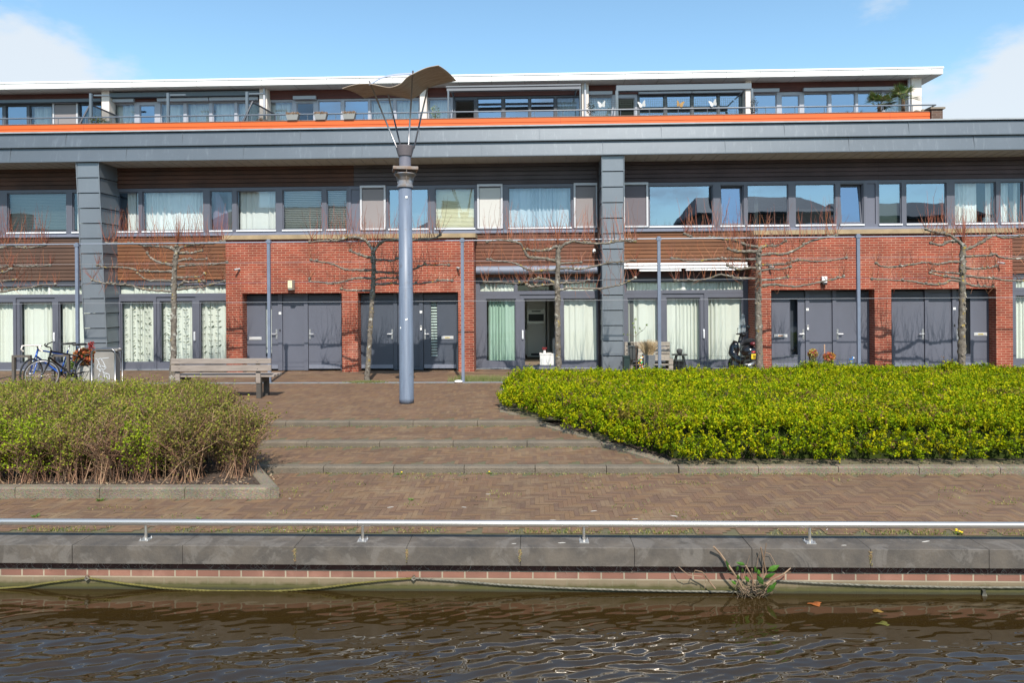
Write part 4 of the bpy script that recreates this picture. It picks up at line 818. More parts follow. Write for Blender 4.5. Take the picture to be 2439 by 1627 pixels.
conc = mat('exposed_aggregate_concrete', (.235,.185,.120), .9, var=.35, vscale=2.5, bump=.8, bscale=90, col2=(.135,.112,.075))
tt = conc.node_tree   # aggregate speckle
nn = tt.nodes; ll = tt.links; bb = nn['Principled BSDF']; s0 = bb.inputs['Base Color'].links[0].from_socket
vo = nn.new('ShaderNodeTexVoronoi'); vo.inputs['Scale'].default_value = 70; tcn = nn.new('ShaderNodeTexCoord'); ll.new(tcn.outputs['Object'], vo.inputs['Vector'])
mm_ = nn.new('ShaderNodeMixRGB'); mm_.blend_type = 'OVERLAY'; mm_.inputs[0].default_value = .22; ll.new(s0, mm_.inputs[1]); ll.new(vo.outputs['Color'], mm_.inputs[2]); hs = nn.new('ShaderNodeHueSaturation'); hs.inputs['Saturation'].default_value = .85; ll.new(mm_.outputs[0], hs.inputs['Color']); ll.new(hs.outputs[0], bb.inputs['Base Color'])
conc_d = mat('weathered_step_concrete', (.175,.140,.102), .9, var=.45, vscale=3.5, bump=.8, bscale=90, col2=(.115,.098,.075))
def kerb(name, pts, zs, w=.15, hgt=.3, mt_=None, seglen=1.0, side=1):
    m = MB()
    for i in range(len(pts)-1):
        a, b = Vector((*pts[i], zs[i])), Vector((*pts[i+1], zs[i+1])); d = b-a; Ln = d.length; n = max(1, round(Ln/seglen)); dn = Vector((d.x, d.y, 0)).normalized(); sd = Vector((-dn.y, dn.x, 0))*w*side
        for k in range(n):
            p = a+d*(k/n)+d.normalized()*.004; q = a+d*((k+1)/n)-d.normalized()*.004
            bev = Vector((0,0,-.018)); ins = sd.normalized()*.018
            prof = [p+Vector((0,0,-hgt)), p+bev, p+ins, p+sd-ins, p+sd+bev, p+sd+Vector((0,0,-hgt))]; prof2 = [x+(q-p) for x in prof]
            i0 = len(m.v); m.v += [tuple(x) for x in prof]+[tuple(x) for x in prof2]; m.c += [(1,1,1)]*12
            for j in range(6): m.f.append((i0+j, i0+(j+1) % 6, i0+6+(j+1) % 6, i0+6+j)); m.mi.append(0)
            m.f += [tuple(range(i0+5, i0-1, -1)), tuple(range(i0+6, i0+12))]; m.mi += [0, 0]
    return m.build(name, mt_ or conc, kind='structure')
kerb('step_kerb_lower', [(XK-.75, Y1), (RBx+.1, Y1)], [ZL1, ZL1], mt_=conc_d); kerb('bed_kerb_front', [(RBx+.108, Y1), (16, Y1)], [ZL1+.004, ZL1+.004])
kerb('step_kerb_middle', [(XK-1.5, Y2), (RAx+(RBx-RAx)*(RAy-Y2)/(RAy-Y1)+.05, Y2)], [ZL2, ZL2], mt_=conc_d); kerb('step_kerb_upper', [(XK-2.2, Y3), (RAx+(RBx-RAx)*(RAy-Y3)/(RAy-Y1)+.05, Y3)], [0, 0], mt_=conc_d)
kerb('bed_kerb_diagonal', [(RBx, Y1+.15), (RAx, RAy), (RAx-.14, 15.1)], [ZL1+.012, .012, .012], side=-1)
kerb('bed_kerb_left', [(-17, YK), (XK-.10, YK)], [ZQ+.125, ZQ+.125]); kerb('bed_kerb_left_diagonal', [(XK-.02, YK+.06), (XK-.62, YK+1.0), (XK-2.75, 11.95), (XK-3.05, 12.7)], [ZQ+.123, ZQ+.125, .01, .01], side=1)
soil = mat('dark_soil', (.075,.05,.035), .95, var=.6, vscale=8, bump=1, bscale=25, col2=(.035,.024,.018))
m = MB(); m.poly([(XK-.1,YK+.14,ZQ+.09), (XK-.72,YK+1.05,ZQ+.09), (XK-2.85,12,-.03), (XK-3.1,12.8,-.03), (-20,12.8,-.03), (-20,YK+.14,ZQ+.09)]); m.build('soil_left', soil, kind='structure')
m = MB(); m.poly([(RBx+.12,Y1+.14,ZL1-.02), (20,Y1+.14,ZL1-.02), (20,15.1,-.01), (RAx-.05,15.1,-.01), (RAx+.08,RAy,-.01)]); m.build('soil_right', soil, kind='structure')
kerb('channel_strip', [(-16, 15.72), (16, 15.72)], [.006, .006], mt_=mat('grey_channel_stone', (.17,.18,.195), .8, var=.3, vscale=3), hgt=.1)
# quay wall: bluestone coping, recessed brick
quay = thing('quay_wall', 'low brick canal wall under grey bluestone coping blocks', 'quay wall', (0, 6.4, ZQ))
blue = mat('bluestone', (.118,.099,.080), .68, var=.5, vscale=4.5, bump=.15, bscale=40, col2=(.060,.053,.047))
t = blue.node_tree; n = t.nodes; l = t.links; b = n['Principled BSDF']; src = b.inputs['Base Color'].links[0].from_socket
tcn = n.new('ShaderNodeTexCoord'); z = n.new('ShaderNodeTexNoise'); z.inputs['Scale'].default_value = 3.3; z.inputs['Detail'].default_value = 10; z.inputs['Roughness'].default_value = .65; z.inputs['Distortion'].default_value = 1.0; l.new(tcn.outputs['Object'], z.inputs['Vector'])
r = n.new('ShaderNodeMapRange'); l.new(z.outputs[0], r.inputs[0]); r.inputs[1].default_value = .50; r.inputs[2].default_value = .58; r.inputs[3].default_value = 0; r.inputs[4].default_value = .6
mx_ = n.new('ShaderNodeMixRGB'); l.new(r.outputs[0], mx_.inputs[0]); l.new(src, mx_.inputs[1]); mx_.inputs[2].default_value = (.150,.134,.118,1); l.new(mx_.outputs[0], b.inputs['Base Color'])
ct_ = ZQ+.0; YQ = 6.30; joints_u = [434-263*2, 434-263, 172, 434, 702, 968.7, 1239, 1511, 1791, 2073.6, 2356, 2630, 2900]
js = [XX(u, YQ, 1300) for u in joints_u]
for a, b in zip(js[:-1], js[1:]):
    MB().box(a+.0015, b-.0015, YQ, YQ+.33, ct_-.172+jit(.001), ct_+jit(.0015)).build('coping_stone', blue, quay, bevel=.004)
MB().box(-9, 9, YQ+.085, YQ+.6, ct_-.25, ct_-.176).build('coping_shadow_band', mat('shadow_dark_brick', (.085,.035,.028), .9, var=.5, vscale=6, bump=.6, bscale=40), quay)  # brick band under the coping, its colour darkened for the overhang's shadow
MB().box(-30, 30, YQ+.08, YQ+.6, -1.6, ct_-.252).build('brick_face', brick_quay, quay)
MB().box(js[-1], 30, YQ, YQ+.33, ct_-.172, ct_).build('coping_stone', blue, quay); MB().box(-30, js[0], YQ, YQ+.33, ct_-.172, ct_).build('coping_stone', blue, quay)
for u in (702, 1239, 2073.6, 968.7):
    xj = XX(u, YQ, 1310); m = MB()
    for k in range(70): c = Vector((xj+random.gauss(0,.006), YQ-.003, ct_-.02-abs(random.gauss(0,.05)))); m.ball(c, .004, .004, .005, 5, 3, random.choice([(.30,.19,.09), (.14,.09,.05), (.22,.20,.08)]))
    m.build('joint_moss', straw_attr, quay, attr=True)
# cobwebby dry roots under the coping
m = MB()
for k in range(420):
    x = -5.2+random.random()*10.4; p = Vector((x, YQ+.075, ct_-.176)); pts = [p]
    for s in range(4): pts.append(pts[-1]+Vector((jit(.035), jit(.008), -.012-random.random()*.012)))
    m.tube(pts, .0011, 3, False, random.choice([(.32,.27,.23), (.22,.15,.12), (.4,.36,.32)]))
m.build('hanging_roots', straw_attr, quay, attr=True)
# water
wm = bpy.data.materials.new('canal_water'); wm.use_nodes = True; t = wm.node_tree; n = t.nodes; l = t.links; b = n['Principled BSDF']
b.inputs['Base Color'].default_value = (.026,.0155,.0042,1); b.inputs['Roughness'].default_value = .015; b.inputs['IOR'].default_value = 1.6; b.inputs['Specular IOR Level'].default_value = .75
MATS['canal_water'] = wm
ZW = -.684
def wave_h(X, Y):
    rs = np.random.RandomState(3); H = np.zeros_like(X)
    for (n_, l0, l1, amp, spread) in ((8, .30, .60, .0019, .35), (28, .09, .20, .00080, .6), (14, .05, .09, .00020, .8)):
        for k in range(n_):
            L_ = rs.uniform(l0, l1); th = math.pi/2+.22+rs.uniform(-spread, spread)*.6; kx, ky = 2*math.pi/L_*math.cos(th), 2*math.pi/L_*math.sin(th); ph = rs.uniform(0, 6.28)
            wob = .8*np.sin(X*rs.uniform(.5,1.6)+rs.uniform(0,6))+.6*np.sin(Y*rs.uniform(.6,1.5)+X*.3+rs.uniform(0,6)); H += amp*rs.uniform(.5,1)*np.sin(kx*X+ky*Y+ph+wob)
    calm = np.clip((6.55-Y)/1.2, .25, 1.15)*(.75+.35*np.sin(X*1.1+Y*2.3+.5)); return H*calm
xs = np.linspace(-5.6, 5.8, 900); ys = np.linspace(3.6, 6.39, 420); GX, GY = np.meshgrid(xs, ys); H = wave_h(GX, GY)
co = np.stack([GX, GY, ZW+H], -1).reshape(-1, 3).astype(np.float32); nx_, ny_ = len(xs), len(ys)
idx = np.arange(nx_*ny_).reshape(ny_, nx_); fq = np.stack([idx[:-1,:-1], idx[:-1,1:], idx[1:,1:], idx[1:,:-1]], -1).reshape(-1, 4)
me = bpy.data.meshes.new('canal_water'); me.vertices.add(len(co)); me.vertices.foreach_set('co', co.ravel()); me.loops.add(len(fq)*4); me.loops.foreach_set('vertex_index', fq.ravel()); me.polygons.add(len(fq)); me.polygons.foreach_set('loop_start', np.arange(0, len(fq)*4, 4)); me.update(calc_edges=True)
me.polygons.foreach_set('use_smooth', [True]*len(fq)); me.materials.append(wm); o = bpy.data.objects.new('canal_water', me); sc.collection.objects.link(o); o['kind'] = 'structure'
for (x0, x1, y0, y1) in ((-60, 60, -1.2, 3.6), (-60, -5.6, 3.6, 6.4), (5.8, 60, 3.6, 6.4)): sheet('canal_water_far', x0, x1, y0, y1, ZW, wm)
MB().box(-60, 60, -1.4, -1.2, -1.6, -.3).build('far_bank_wall', blue, kind='structure')
# handrail
hr = thing('quay_handrail', 'low polished steel handrail on short posts along the coping', 'handrail', (0, YQ+.155, ct_))
zr = ZZ(1247.5, YQ+.155, 1219); m = MB(); jx = XX(853, YQ+.155, 1247)
def cyl(m, x0, x1): m.tube([(x0, YQ+.155, zr), (x1, YQ+.155, zr)], .0302, 28, False)
cyl(m, -12, jx-.002); m.build('rail', steel, hr, smooth=True); m = MB(); cyl(m, jx+.002, 12); m.build('rail', steel, hr, smooth=True); MB().tube([(jx-.01, YQ+.155, zr), (jx+.01, YQ+.155, zr)], .0285, 20).build('rail_joint', mat('dark_joint', (.05,.05,.05), .5), hr)
dpx = XX(864, YQ+.155, 1280)-XX(347.5, YQ+.155, 1280)
for k in range(-2, 7):
    x = XX(347.5, YQ+.155, 1280)+k*dpx; m = MB(); m.lathe([(.0135, 0.008), (.0135, zr-ct_-.02)], (x, YQ+.155, ct_), 14); p = m.build('post', steel, hr, smooth=False)
    MB().box(x-.045, x+.045, YQ+.11, YQ+.20, ct_+.001, ct_+.008).build('base_plate', steel_d, p)
    m = MB()
    for (a, b_) in ((-.034,-.034), (.034,-.034), (.034,.034), (-.034,.034)): m.lathe([(.006, 0), (.006, .01), (.003, .011), (.003, .022)], (x+a, YQ+.155+b_, ct_+.008), 8)
    m.build('bolt', steel_d, p)
# ropes and rings
rope_m = mat('wet_rope', (.20,.19,.15), .9, var=.6, vscale=30); rope_g = mat('mossy_rope', (.15,.13,.03), .9, var=.5, vscale=20)
def rope(pts_uv, label, material=rope_m, sag=0):
    pts = [P(u, v, YQ+.06) for (u, v) in pts_uv]; fine = []
    for a, b in zip(pts[:-1], pts[1:]):
        for k in range(24): fine.append(a.lerp(b, k/24))
    fine.append(pts[-1]); m = MB()
    for s in range(3):   # three twisted strands
        q = [p+Vector((0, math.cos(i*.9+s*2.094), math.sin(i*.9+s*2.094)))*.0045 for i, p in enumerate(fine)]; m.tube(q, .0055, 5)
    return tag(m.build('rope', material, smooth=True), label, 'rope', 'ropes hung along the quay wall')
rope([(-250, 1380), (-120, 1404), (0, 1402), (60, 1398), (120, 1388), (205, 1378)], 'mossy rope running left from the left mooring ring', rope_g)
rope([(212, 1378), (300, 1391), (390, 1402), (500, 1408), (640, 1410), (760, 1402), (850, 1390), (930, 1382), (984, 1378)], 'long rope sagging between the two mooring rings', rope_g)
rope([(988, 1378), (1080, 1384), (1200, 1394), (1330, 1401), (1480, 1406), (1620, 1409), (1790, 1411)], 'grey rope from the right mooring ring to the dead water plant')
rope([(1850, 1384), (1950, 1390), (2100, 1396), (2250, 1399), (2340, 1400), (2600, 1400)], 'grey rope running right from the dead water plant')
for (u, v, lb) in ((209, 1376, 'rusty mooring ring on the quay brick, left one'), (986, 1376, 'grey mooring ring on the quay brick, middle of the wall')):
    c = P(u, v, YQ+.065); m = MB(); m.tube([c+Vector((.014*math.cos(a*.52), -.01, .022*math.sin(a*.52)+.004)) for a in range(12)], .0045, 6, closed=True); t_ = thing('mooring_ring', lb, 'mooring ring', tuple(c), 'mooring rings on the quay wall'); m.build('ring', mat('rusty_iron', (.16,.10,.07), .8, var=.5, vscale=40), t_, smooth=True); MB().tube([c+Vector((0, .02, 0)), c+Vector((0, -.012, 0))], .01, 8).build('bolt', mat('rusty_iron'), t_)
    MB().tube([c+Vector((-.02,-.01,-.01)), c+Vector((.0,-.02,-.02)), c+Vector((.02,-.01,-.008)), c+Vector((.004,-.012,.008)), c+Vector((-.02,-.01,-.01))], .008, 6).build('knot', rope_m, t_)
c = P(2343, 1418, YQ+.065); m = MB()
for k in range(14): m.tube([c+Vector((jit(.012), 0, .05)), c+Vector((jit(.02), -.01, .0)), c+Vector((jit(.02), -.005, -.05))], .005, 5)
tag(m.build('rope_knot', rope_m, smooth=True), 'dark knotted rope end hanging at the water, far right', 'rope knot')
# dead water plant
wp = thing('water_plant', 'broken dead stalks and green leaves growing from the quay wall at the water', 'plant', tuple(P(1800, 1405, YQ+.03)))
Y0 = YQ-.02
def uvz(base, s=2351/380): return lambda x, y: (1560+x/s, 1290+y/s)
cv = uvz(0)
ST = [([(1390,740),(1290,690),(1220,560),(1130,420),(1040,290),(960,180),(865,80)], .010, .012), ([(1480,700),(1440,560),(1400,470),(1340,360)], .009,.009), ([(1440,650),(1430,400)], .010,.009), ([(1590,560),(1590,400),(1610,250),(1640,30)], .008,.004), ([(1600,540),(1640,460),(1600,280),(1560,90)], .009,.008), ([(1640,640),(1700,580),(1800,530),(1900,480),(2000,395)], .012,.006), ([(1850,500),(1930,460),(2005,455)], .006,.005),
      ([(890,700),(800,590),(740,500),(690,450),(590,430),(560,500)], .010,.005), ([(700,520),(600,510),(500,500),(420,440),(350,375)], .006,.003), ([(740,500),(740,620),(735,700)], .004,.002), ([(1500,390),(1525,210),(1550,150)], .003,.002), ([(1780,340),(1700,190),(1630,165)], .003,.003), ([(1280,600),(1340,400),(1395,210)], .004,.002), ([(1620,720),(1700,620),(1760,560)], .005,.003), ([(1480,720),(1510,780),(1520,860)], .004,.002), ([(1610,740),(1600,800),(1570,850)], .005,.003), ([(1650,850),(1740,960),(1800,1010)], .0,.0)]
m = MB()
for pts, ra, rb in ST:
    if ra == 0: continue
    q = [P(*cv(x, y), Y0+.02*math.sin(i*1.7)-.0002*(740-y)*.25) for i, (x, y) in enumerate(pts)]; m.tube(q, [ra*.8+(rb-ra)*.8*i/(len(q)-1) for i in range(len(q))], 6, True, random.choice([(.20,.13,.08), (.27,.18,.115), (.14,.085,.05)]))
for k in range(90):
    x = 1200+random.random()*500; y = 640+random.random()*160; q = P(*cv(x, y), Y0+jit(.03)); m.tube([q, q+Vector((jit(.04), jit(.02), jit(.03))), q+Vector((jit(.07), jit(.02), -.03+jit(.03)))], .0025, 4, False, random.choice([(.12,.08,.05), (.2,.14,.09), (.04,.03,.022), (.05,.04,.02)]))
m.build('stalks', straw_attr, wp, attr=True)
m = MB()
def leaf(mb, a, b, w, col, fold=.25):
    a, b = Vector(a), Vector(b); d = b-a; up_ = Vector((0,-1,.2)); s = d.cross(up_).normalized()*w; n_ = s.cross(d).normalized()*w*fold
    P1 = [a, a+d*.3+s*.8, a+d*.6+s*.75, b]; P2 = [a, a+d*.3-s*.8, a+d*.6-s*.75, b]; M_ = [a, a+d*.3+n_, a+d*.6+n_, b]
    mb.poly([P1[0], P1[1], M_[1]], col); mb.poly([P1[1], P1[2], M_[2], M_[1]], col); mb.poly([P1[2], P1[3], M_[2]], col)
    mb.poly([P2[0], M_[1], P2[1]], col); mb.poly([P2[1], M_[1], M_[2], P2[2]], col); mb.poly([P2[2], M_[2], P2[3]], col)
for (x0, y0, x1, y1, w) in ((1330,345,1190,310,.012), (1120,455,1040,270,.012), (1600,640,1500,500,.02), (1660,440,1840,350,.02), (1610,540,1780,470,.014), (1650,760,1790,610,.018), (1390,600,1320,510,.014), (1210,440,1220,360,.010), (1490,470,1470,360,.01), (1540,500,1520,410,.012), (1240,560,1210,490,.011), (1200,640,1120,575,.010), (1290,470,1290,390,.01), (1740,650,1790,600,.01)):
    leaf(m, P(*cv(x0, y0), Y0-.02), P(*cv(x1, y1), Y0-.05+jit(.02)), w*1.5, random.choice([(.05,.14,.012), (.08,.20,.02), (.035,.09,.012)]))
m.build('leaves', mat('plant_leaf', (.5,.5,.5), .45, attr=True, transl=.25), wp, attr=True)
# floating leaves
def float_leaf(u, v, col, s, label, sub=0):
    c = G(u, v, ZW+.004-sub); m = MB(); pts = []
    for k in range(14):
        a = k/14*6.283; rr = s*(1+.28*math.sin(a*3+u))*(1 if k % 2 else .82); pts.append(c+Vector((math.cos(a)*rr*1.5, math.sin(a)*rr, .004*math.sin(a*2))))
    for k in range(14): m.poly([c+Vector((0,0,.006)), pts[k], pts[(k+1) % 14]])
    tag(m.build('floating_leaf', mat('floating_'+label.split()[0], col, .6, var=.5, vscale=25)), label, 'leaf', 'leaves floating on the canal')
float_leaf(1941, 1439, (.34,.10,.022), .042, 'orange leaf floating closest to the quay wall'); float_leaf(2089, 1456, (.26,.15,.025), .03, 'yellow-orange leaf, middle of the three floating'); float_leaf(2103, 1486, (.11,.105,.012), .038, 'olive leaf floating farthest from the wall')
# weeds, moss and litter
m = MB()
for k in range(5200):
    kind = random.random()
    if kind < .55: x = -5.2+random.random()*10.6; y = 6.66+abs(random.gauss(0, .07)); z = ZQ
    elif kind < .70: x = -3+random.random()*9; y = Y1-.01-abs(random.gauss(0, .03)); z = ZQ
    elif kind < .76: x = -4+random.random()*5; y = Y2-.01-abs(random.gauss(0, .02)); z = ZL1
    elif kind < .80: x = -4.5+random.random()*4.5; y = Y3-.01-abs(random.gauss(0, .02)); z = ZL2
    else: cx_, cy_ = random.choice(WEEDC) if 'WEEDC' in globals() else (0, 8); x = cx_+random.gauss(0,.10); y = cy_+random.gauss(0,.05); z = ZQ
    if 'WEEDC' not in globals(): WEEDC = [(-5+random.random()*11, 6.8+random.random()*1.9) for _ in range(70)]
    if cutf(x, y) and y > 7.7: continue
    if kind < .55 and math.sin(x*2.1)+math.sin(x*5.3+1) < jit(1.2): continue
    h_ = .008+random.random()*.022; p = Vector((x, y, z)); d = Vector((jit(.02), jit(.015), h_)); s = Vector((.003+random.random()*.004, 0, 0)); m.poly([p-s, p+s, p+d], random.choice([(.10,.14,.02), (.17,.19,.03), (.24,.22,.05), (.30,.24,.09), (.07,.10,.015)]))
tag(m.build('paving_weeds', leaf_attr, attr=True), 'moss and tiny weeds growing in the joints of the plaza paving', 'weeds', kind='stuff')
m = MB()
for k in range(2600):
    u = 1085+random.random()*130 if k % 3 else 880+random.gauss(0,18); x = G(min(max(u, 840), 1215), 908, 0).x+jit(.2); y = 15.9+abs(random.gauss(0,.12)) if k % 3 else 15.78+jit(.06); hh = .05+random.random()*.13 if k % 3 else .03+random.random()*.04
    p = Vector((x, y, 0)); d = Vector((jit(.06), jit(.04), hh)); s = Vector((.004, 0, 0)); m.poly([p-s, p+s, p+d], random.choice([(.16,.20,.05), (.22,.23,.08), (.12,.16,.03), (.27,.24,.12)]))
tag(m.build('grass_tufts', leaf_attr, attr=True), 'thin grass along the stone channel below the left porch', 'grass', kind='stuff')
def dandelion(u, v, z, n, label):
    c = G(u, v, z); t_ = thing('dandelion', label, 'dandelion', tuple(c), 'dandelions in the paving'); m = MB()
    for k in range(9): a = random.random()*6.28; leaf(m, c+Vector((0,0,.004)), c+Vector((math.cos(a)*.05, math.sin(a)*.05, .012)), .008, (.09,.15,.02))
    m.build('leaves', leaf_attr, t_, attr=True); m = MB()
    for k in range(n): m.ball(c+Vector((jit(.035), jit(.02), .02+random.random()*.02)), .013, .013, .007, 8, 4)
    m.build('flower', mat('dandelion_yellow', (.75,.55,.01), .7), t_)
dandelion(2281, 1272, ZQ, 4, 'big yellow dandelion clump by the coping, right'); dandelion(1165, 1129, ZQ, 1, 'dandelion at the foot of the lowest step, middle'); dandelion(951, 1130, ZQ, 1, 'dandelion at the foot of the lowest step, left of the middle one'); dandelion(771, 1051, ZL1, 1, 'dandelion at the foot of the middle step near the left bushes')
def weedclump(u, v, z, label, n=14, s=.05):
    c = G(u, v, z); m = MB()
    for k in range(n): a = random.random()*6.28; leaf(m, c+Vector((0,0,.004)), c+Vector((math.cos(a)*s, math.sin(a)*s*.8, random.random()*s*.8)), .010, random.choice([(.08,.15,.02), (.12,.17,.03)]))
    tag(m.build('weed', leaf_attr, attr=True), label, 'weed', 'leafy weeds in the paving')
weedclump(238, 1194, ZQ, 'leafy weed at the kerb of the left bed'); weedclump(978, 1193, ZQ, 'weed in the open paving below the lamp', 10, .04); weedclump(84, 1232, ZQ, 'weed near the handrail, far left', 12, .05); weedclump(474, 1237, ZQ, 'weed just above the handrail, left of middle', 8, .03)
m = MB()
for (u, v, z, s, a) in ((930,1209,ZQ,.05,.4), (1105,1209,ZQ,.04,-.3), (1317,1240,ZQ,.05,-.1), (1414,1218,ZQ,.05,.3), (1605,1230,ZQ,.06,-.5), (1513,1237,ZQ,.045,0), (1098,1241,ZQ,.03,.1), (193,1239,ZQ,.03,.1), (1224,1296,ct_,.03,0), (1338,1294,ct_,.05,.1), (2205,1291,ct_,.065,.3), (2010,1300,ct_,.035,0), (678,1263,ZQ,.025,0), (1970,1262,ZQ,.03,.8), (640,1111,ZL1,.03,0), (690,1188,ZQ,.02,0), (1163,1178,ZQ,.04,-.1)):
    s *= .7; c = G(u, v, z+.003); d = Vector((math.cos(a), math.sin(a), 0)); e = Vector((-d.y, d.x, 0)); pts = [c-d*s, c-d*s*.3+e*s*.14, c+d*s*.5+e*s*.2, c+d*s, c+d*s*.3-e*s*.1, c-d*s*.4-e*s*.16]; m.prism([p for p in pts][::-1] if False else pts, (0,0,1), .003)
tag(m.build('litter_scraps', mat('dull_white_scraps', (.5,.48,.45), .8)), 'scattered white feathers and paper scraps on paving and coping', 'litter', kind='stuff')
m = MB(); c = G(1092, 912, 0); m.ball((c.x, c.y, .03), .10, .06, .035, 10, 5); tag(m.build('white_stone', mat('white_enamel')), 'white flat object lying in the grass by the slim post', 'litter')
# houses across the canal, seen only as reflections
for k, (x, w, h, rh, lb) in enumerate(((-37, 12, 6.2, 1.2, 'low dark house across the canal, far left'), (-19, 11, 7.2, 1.8, 'brick house across the canal with hipped roof'), (-5.5, 6, 6.6, 1.4, 'small brick house across the canal'), (17.2, 9.5, 7.6, 1.8, 'gabled brick house across the canal, large chimney'), (28, 10, 7.2, 1.6, 'brick house across the canal, far right'))):
    t_ = thing('opposite_house', lb, 'house', (x, -14, -.3), 'houses across the canal'); MB().box(x-w/2, x+w/2, -22, -14, -.3, h).build('wall', brick_pier, t_)
    m = MB(); m.prism([(x-w/2-.3, -13.6, h), (x+w/2+.3, -13.6, h), (x+w/2+.3, -22.4, h), (x-w/2-.3, -22.4, h)][::-1], (0,0,1), .15); i0 = len(m.v); m.v += [(x-w/2-.3, -13.6, h+.15), (x+w/2+.3, -13.6, h+.15), (x+w/2+.3, -22.4, h+.15), (x-w/2-.3, -22.4, h+.15), (x-w/2+.6, -18, h+rh), (x+w/2-.6, -18, h+rh)]; m.c += [(1,1,1)]*6; m.f += [(i0, i0+1, i0+5, i0+4), (i0+1, i0+2, i0+5), (i0+2, i0+3, i0+4, i0+5), (i0+3, i0, i0+4)]; m.mi += [0]*4
    r_ = m.build('roof', mat('dark_roof_tiles', (.035,.03,.03), .7), t_); MB().box(x-w/2+1.4, x-w/2+2.6, -17, -16, h+.2, h+rh+1.1).build('chimney', brick_pier, r_)
    for q in range(3):
        wx = x-w/2+1.2+q*(w-2.4)/2-.4; MB().box(wx-.1, wx+1.2, -13.99, -13.95, h-2.2, h-.7).build('window', mat('white_trim'), t_)
# ================================================================== TREES ON A WIRE FRAME
YT = 15.9
bark = mat('lichen_bark', (.21,.18,.145), .95, var=.75, vscale=14, bump=1, bscale=45, col2=(.075,.062,.05))
t = bark.node_tree; n = t.nodes; l = t.links; b = n['Principled BSDF']; src = b.inputs['Base Color'].links[0].from_socket
tcn = n.new('ShaderNodeTexCoord'); z = n.new('ShaderNodeTexNoise'); z.inputs['Scale'].default_value = 7; z.inputs['Detail'].default_value = 7; z.inputs['Roughness'].default_value = .7; l.new(tcn.outputs['Object'], z.inputs['Vector'])
for (lo, hi, col, off) in ((.59, .64, (.36,.25,.035,1), 0), (.58, .63, (.42,.41,.36,1), 4.7)):
    mpn = n.new('ShaderNodeMapping'); mpn.inputs['Location'].default_value = (off, off, off); l.new(tcn.outputs['Object'], mpn.inputs[0]); z = n.new('ShaderNodeTexNoise'); z.inputs['Scale'].default_value = 8; z.inputs['Detail'].default_value = 7; z.inputs['Roughness'].default_value = .7; l.new(mpn.outputs[0], z.inputs['Vector'])
    r = n.new('ShaderNodeMapRange'); l.new(z.outputs[0], r.inputs[0]); r.inputs[1].default_value = lo; r.inputs[2].default_value = hi; r.inputs[4].default_value = .85
    mx_ = n.new('ShaderNodeMixRGB'); l.new(r.outputs[0], mx_.inputs[0]); l.new(src, mx_.inputs[1]); mx_.inputs[2].default_value = col; src = mx_.outputs[0]
l.new(src, b.inputs['Base Color'])
shoot_m = mat('shoot_mix', (.5,.5,.5), .6, attr=True)
def cat(pts, sub=5):     # Catmull-Rom smoothing
    out = []; n = len(pts)
    for i in range(n-1):
        p0, p1, p2, p3 = pts[max(i-1, 0)], pts[i], pts[i+1], pts[min(i+2, n-1)]
        for k in range(sub):
            t_ = k/sub; out.append(.5*((2*p1)+(p2-p0)*t_+(2*p0-5*p1+4*p2-p3)*t_*t_+(3*p1-p0-3*p2+p3)*t_**3))
    out.append(pts[-1]); return out
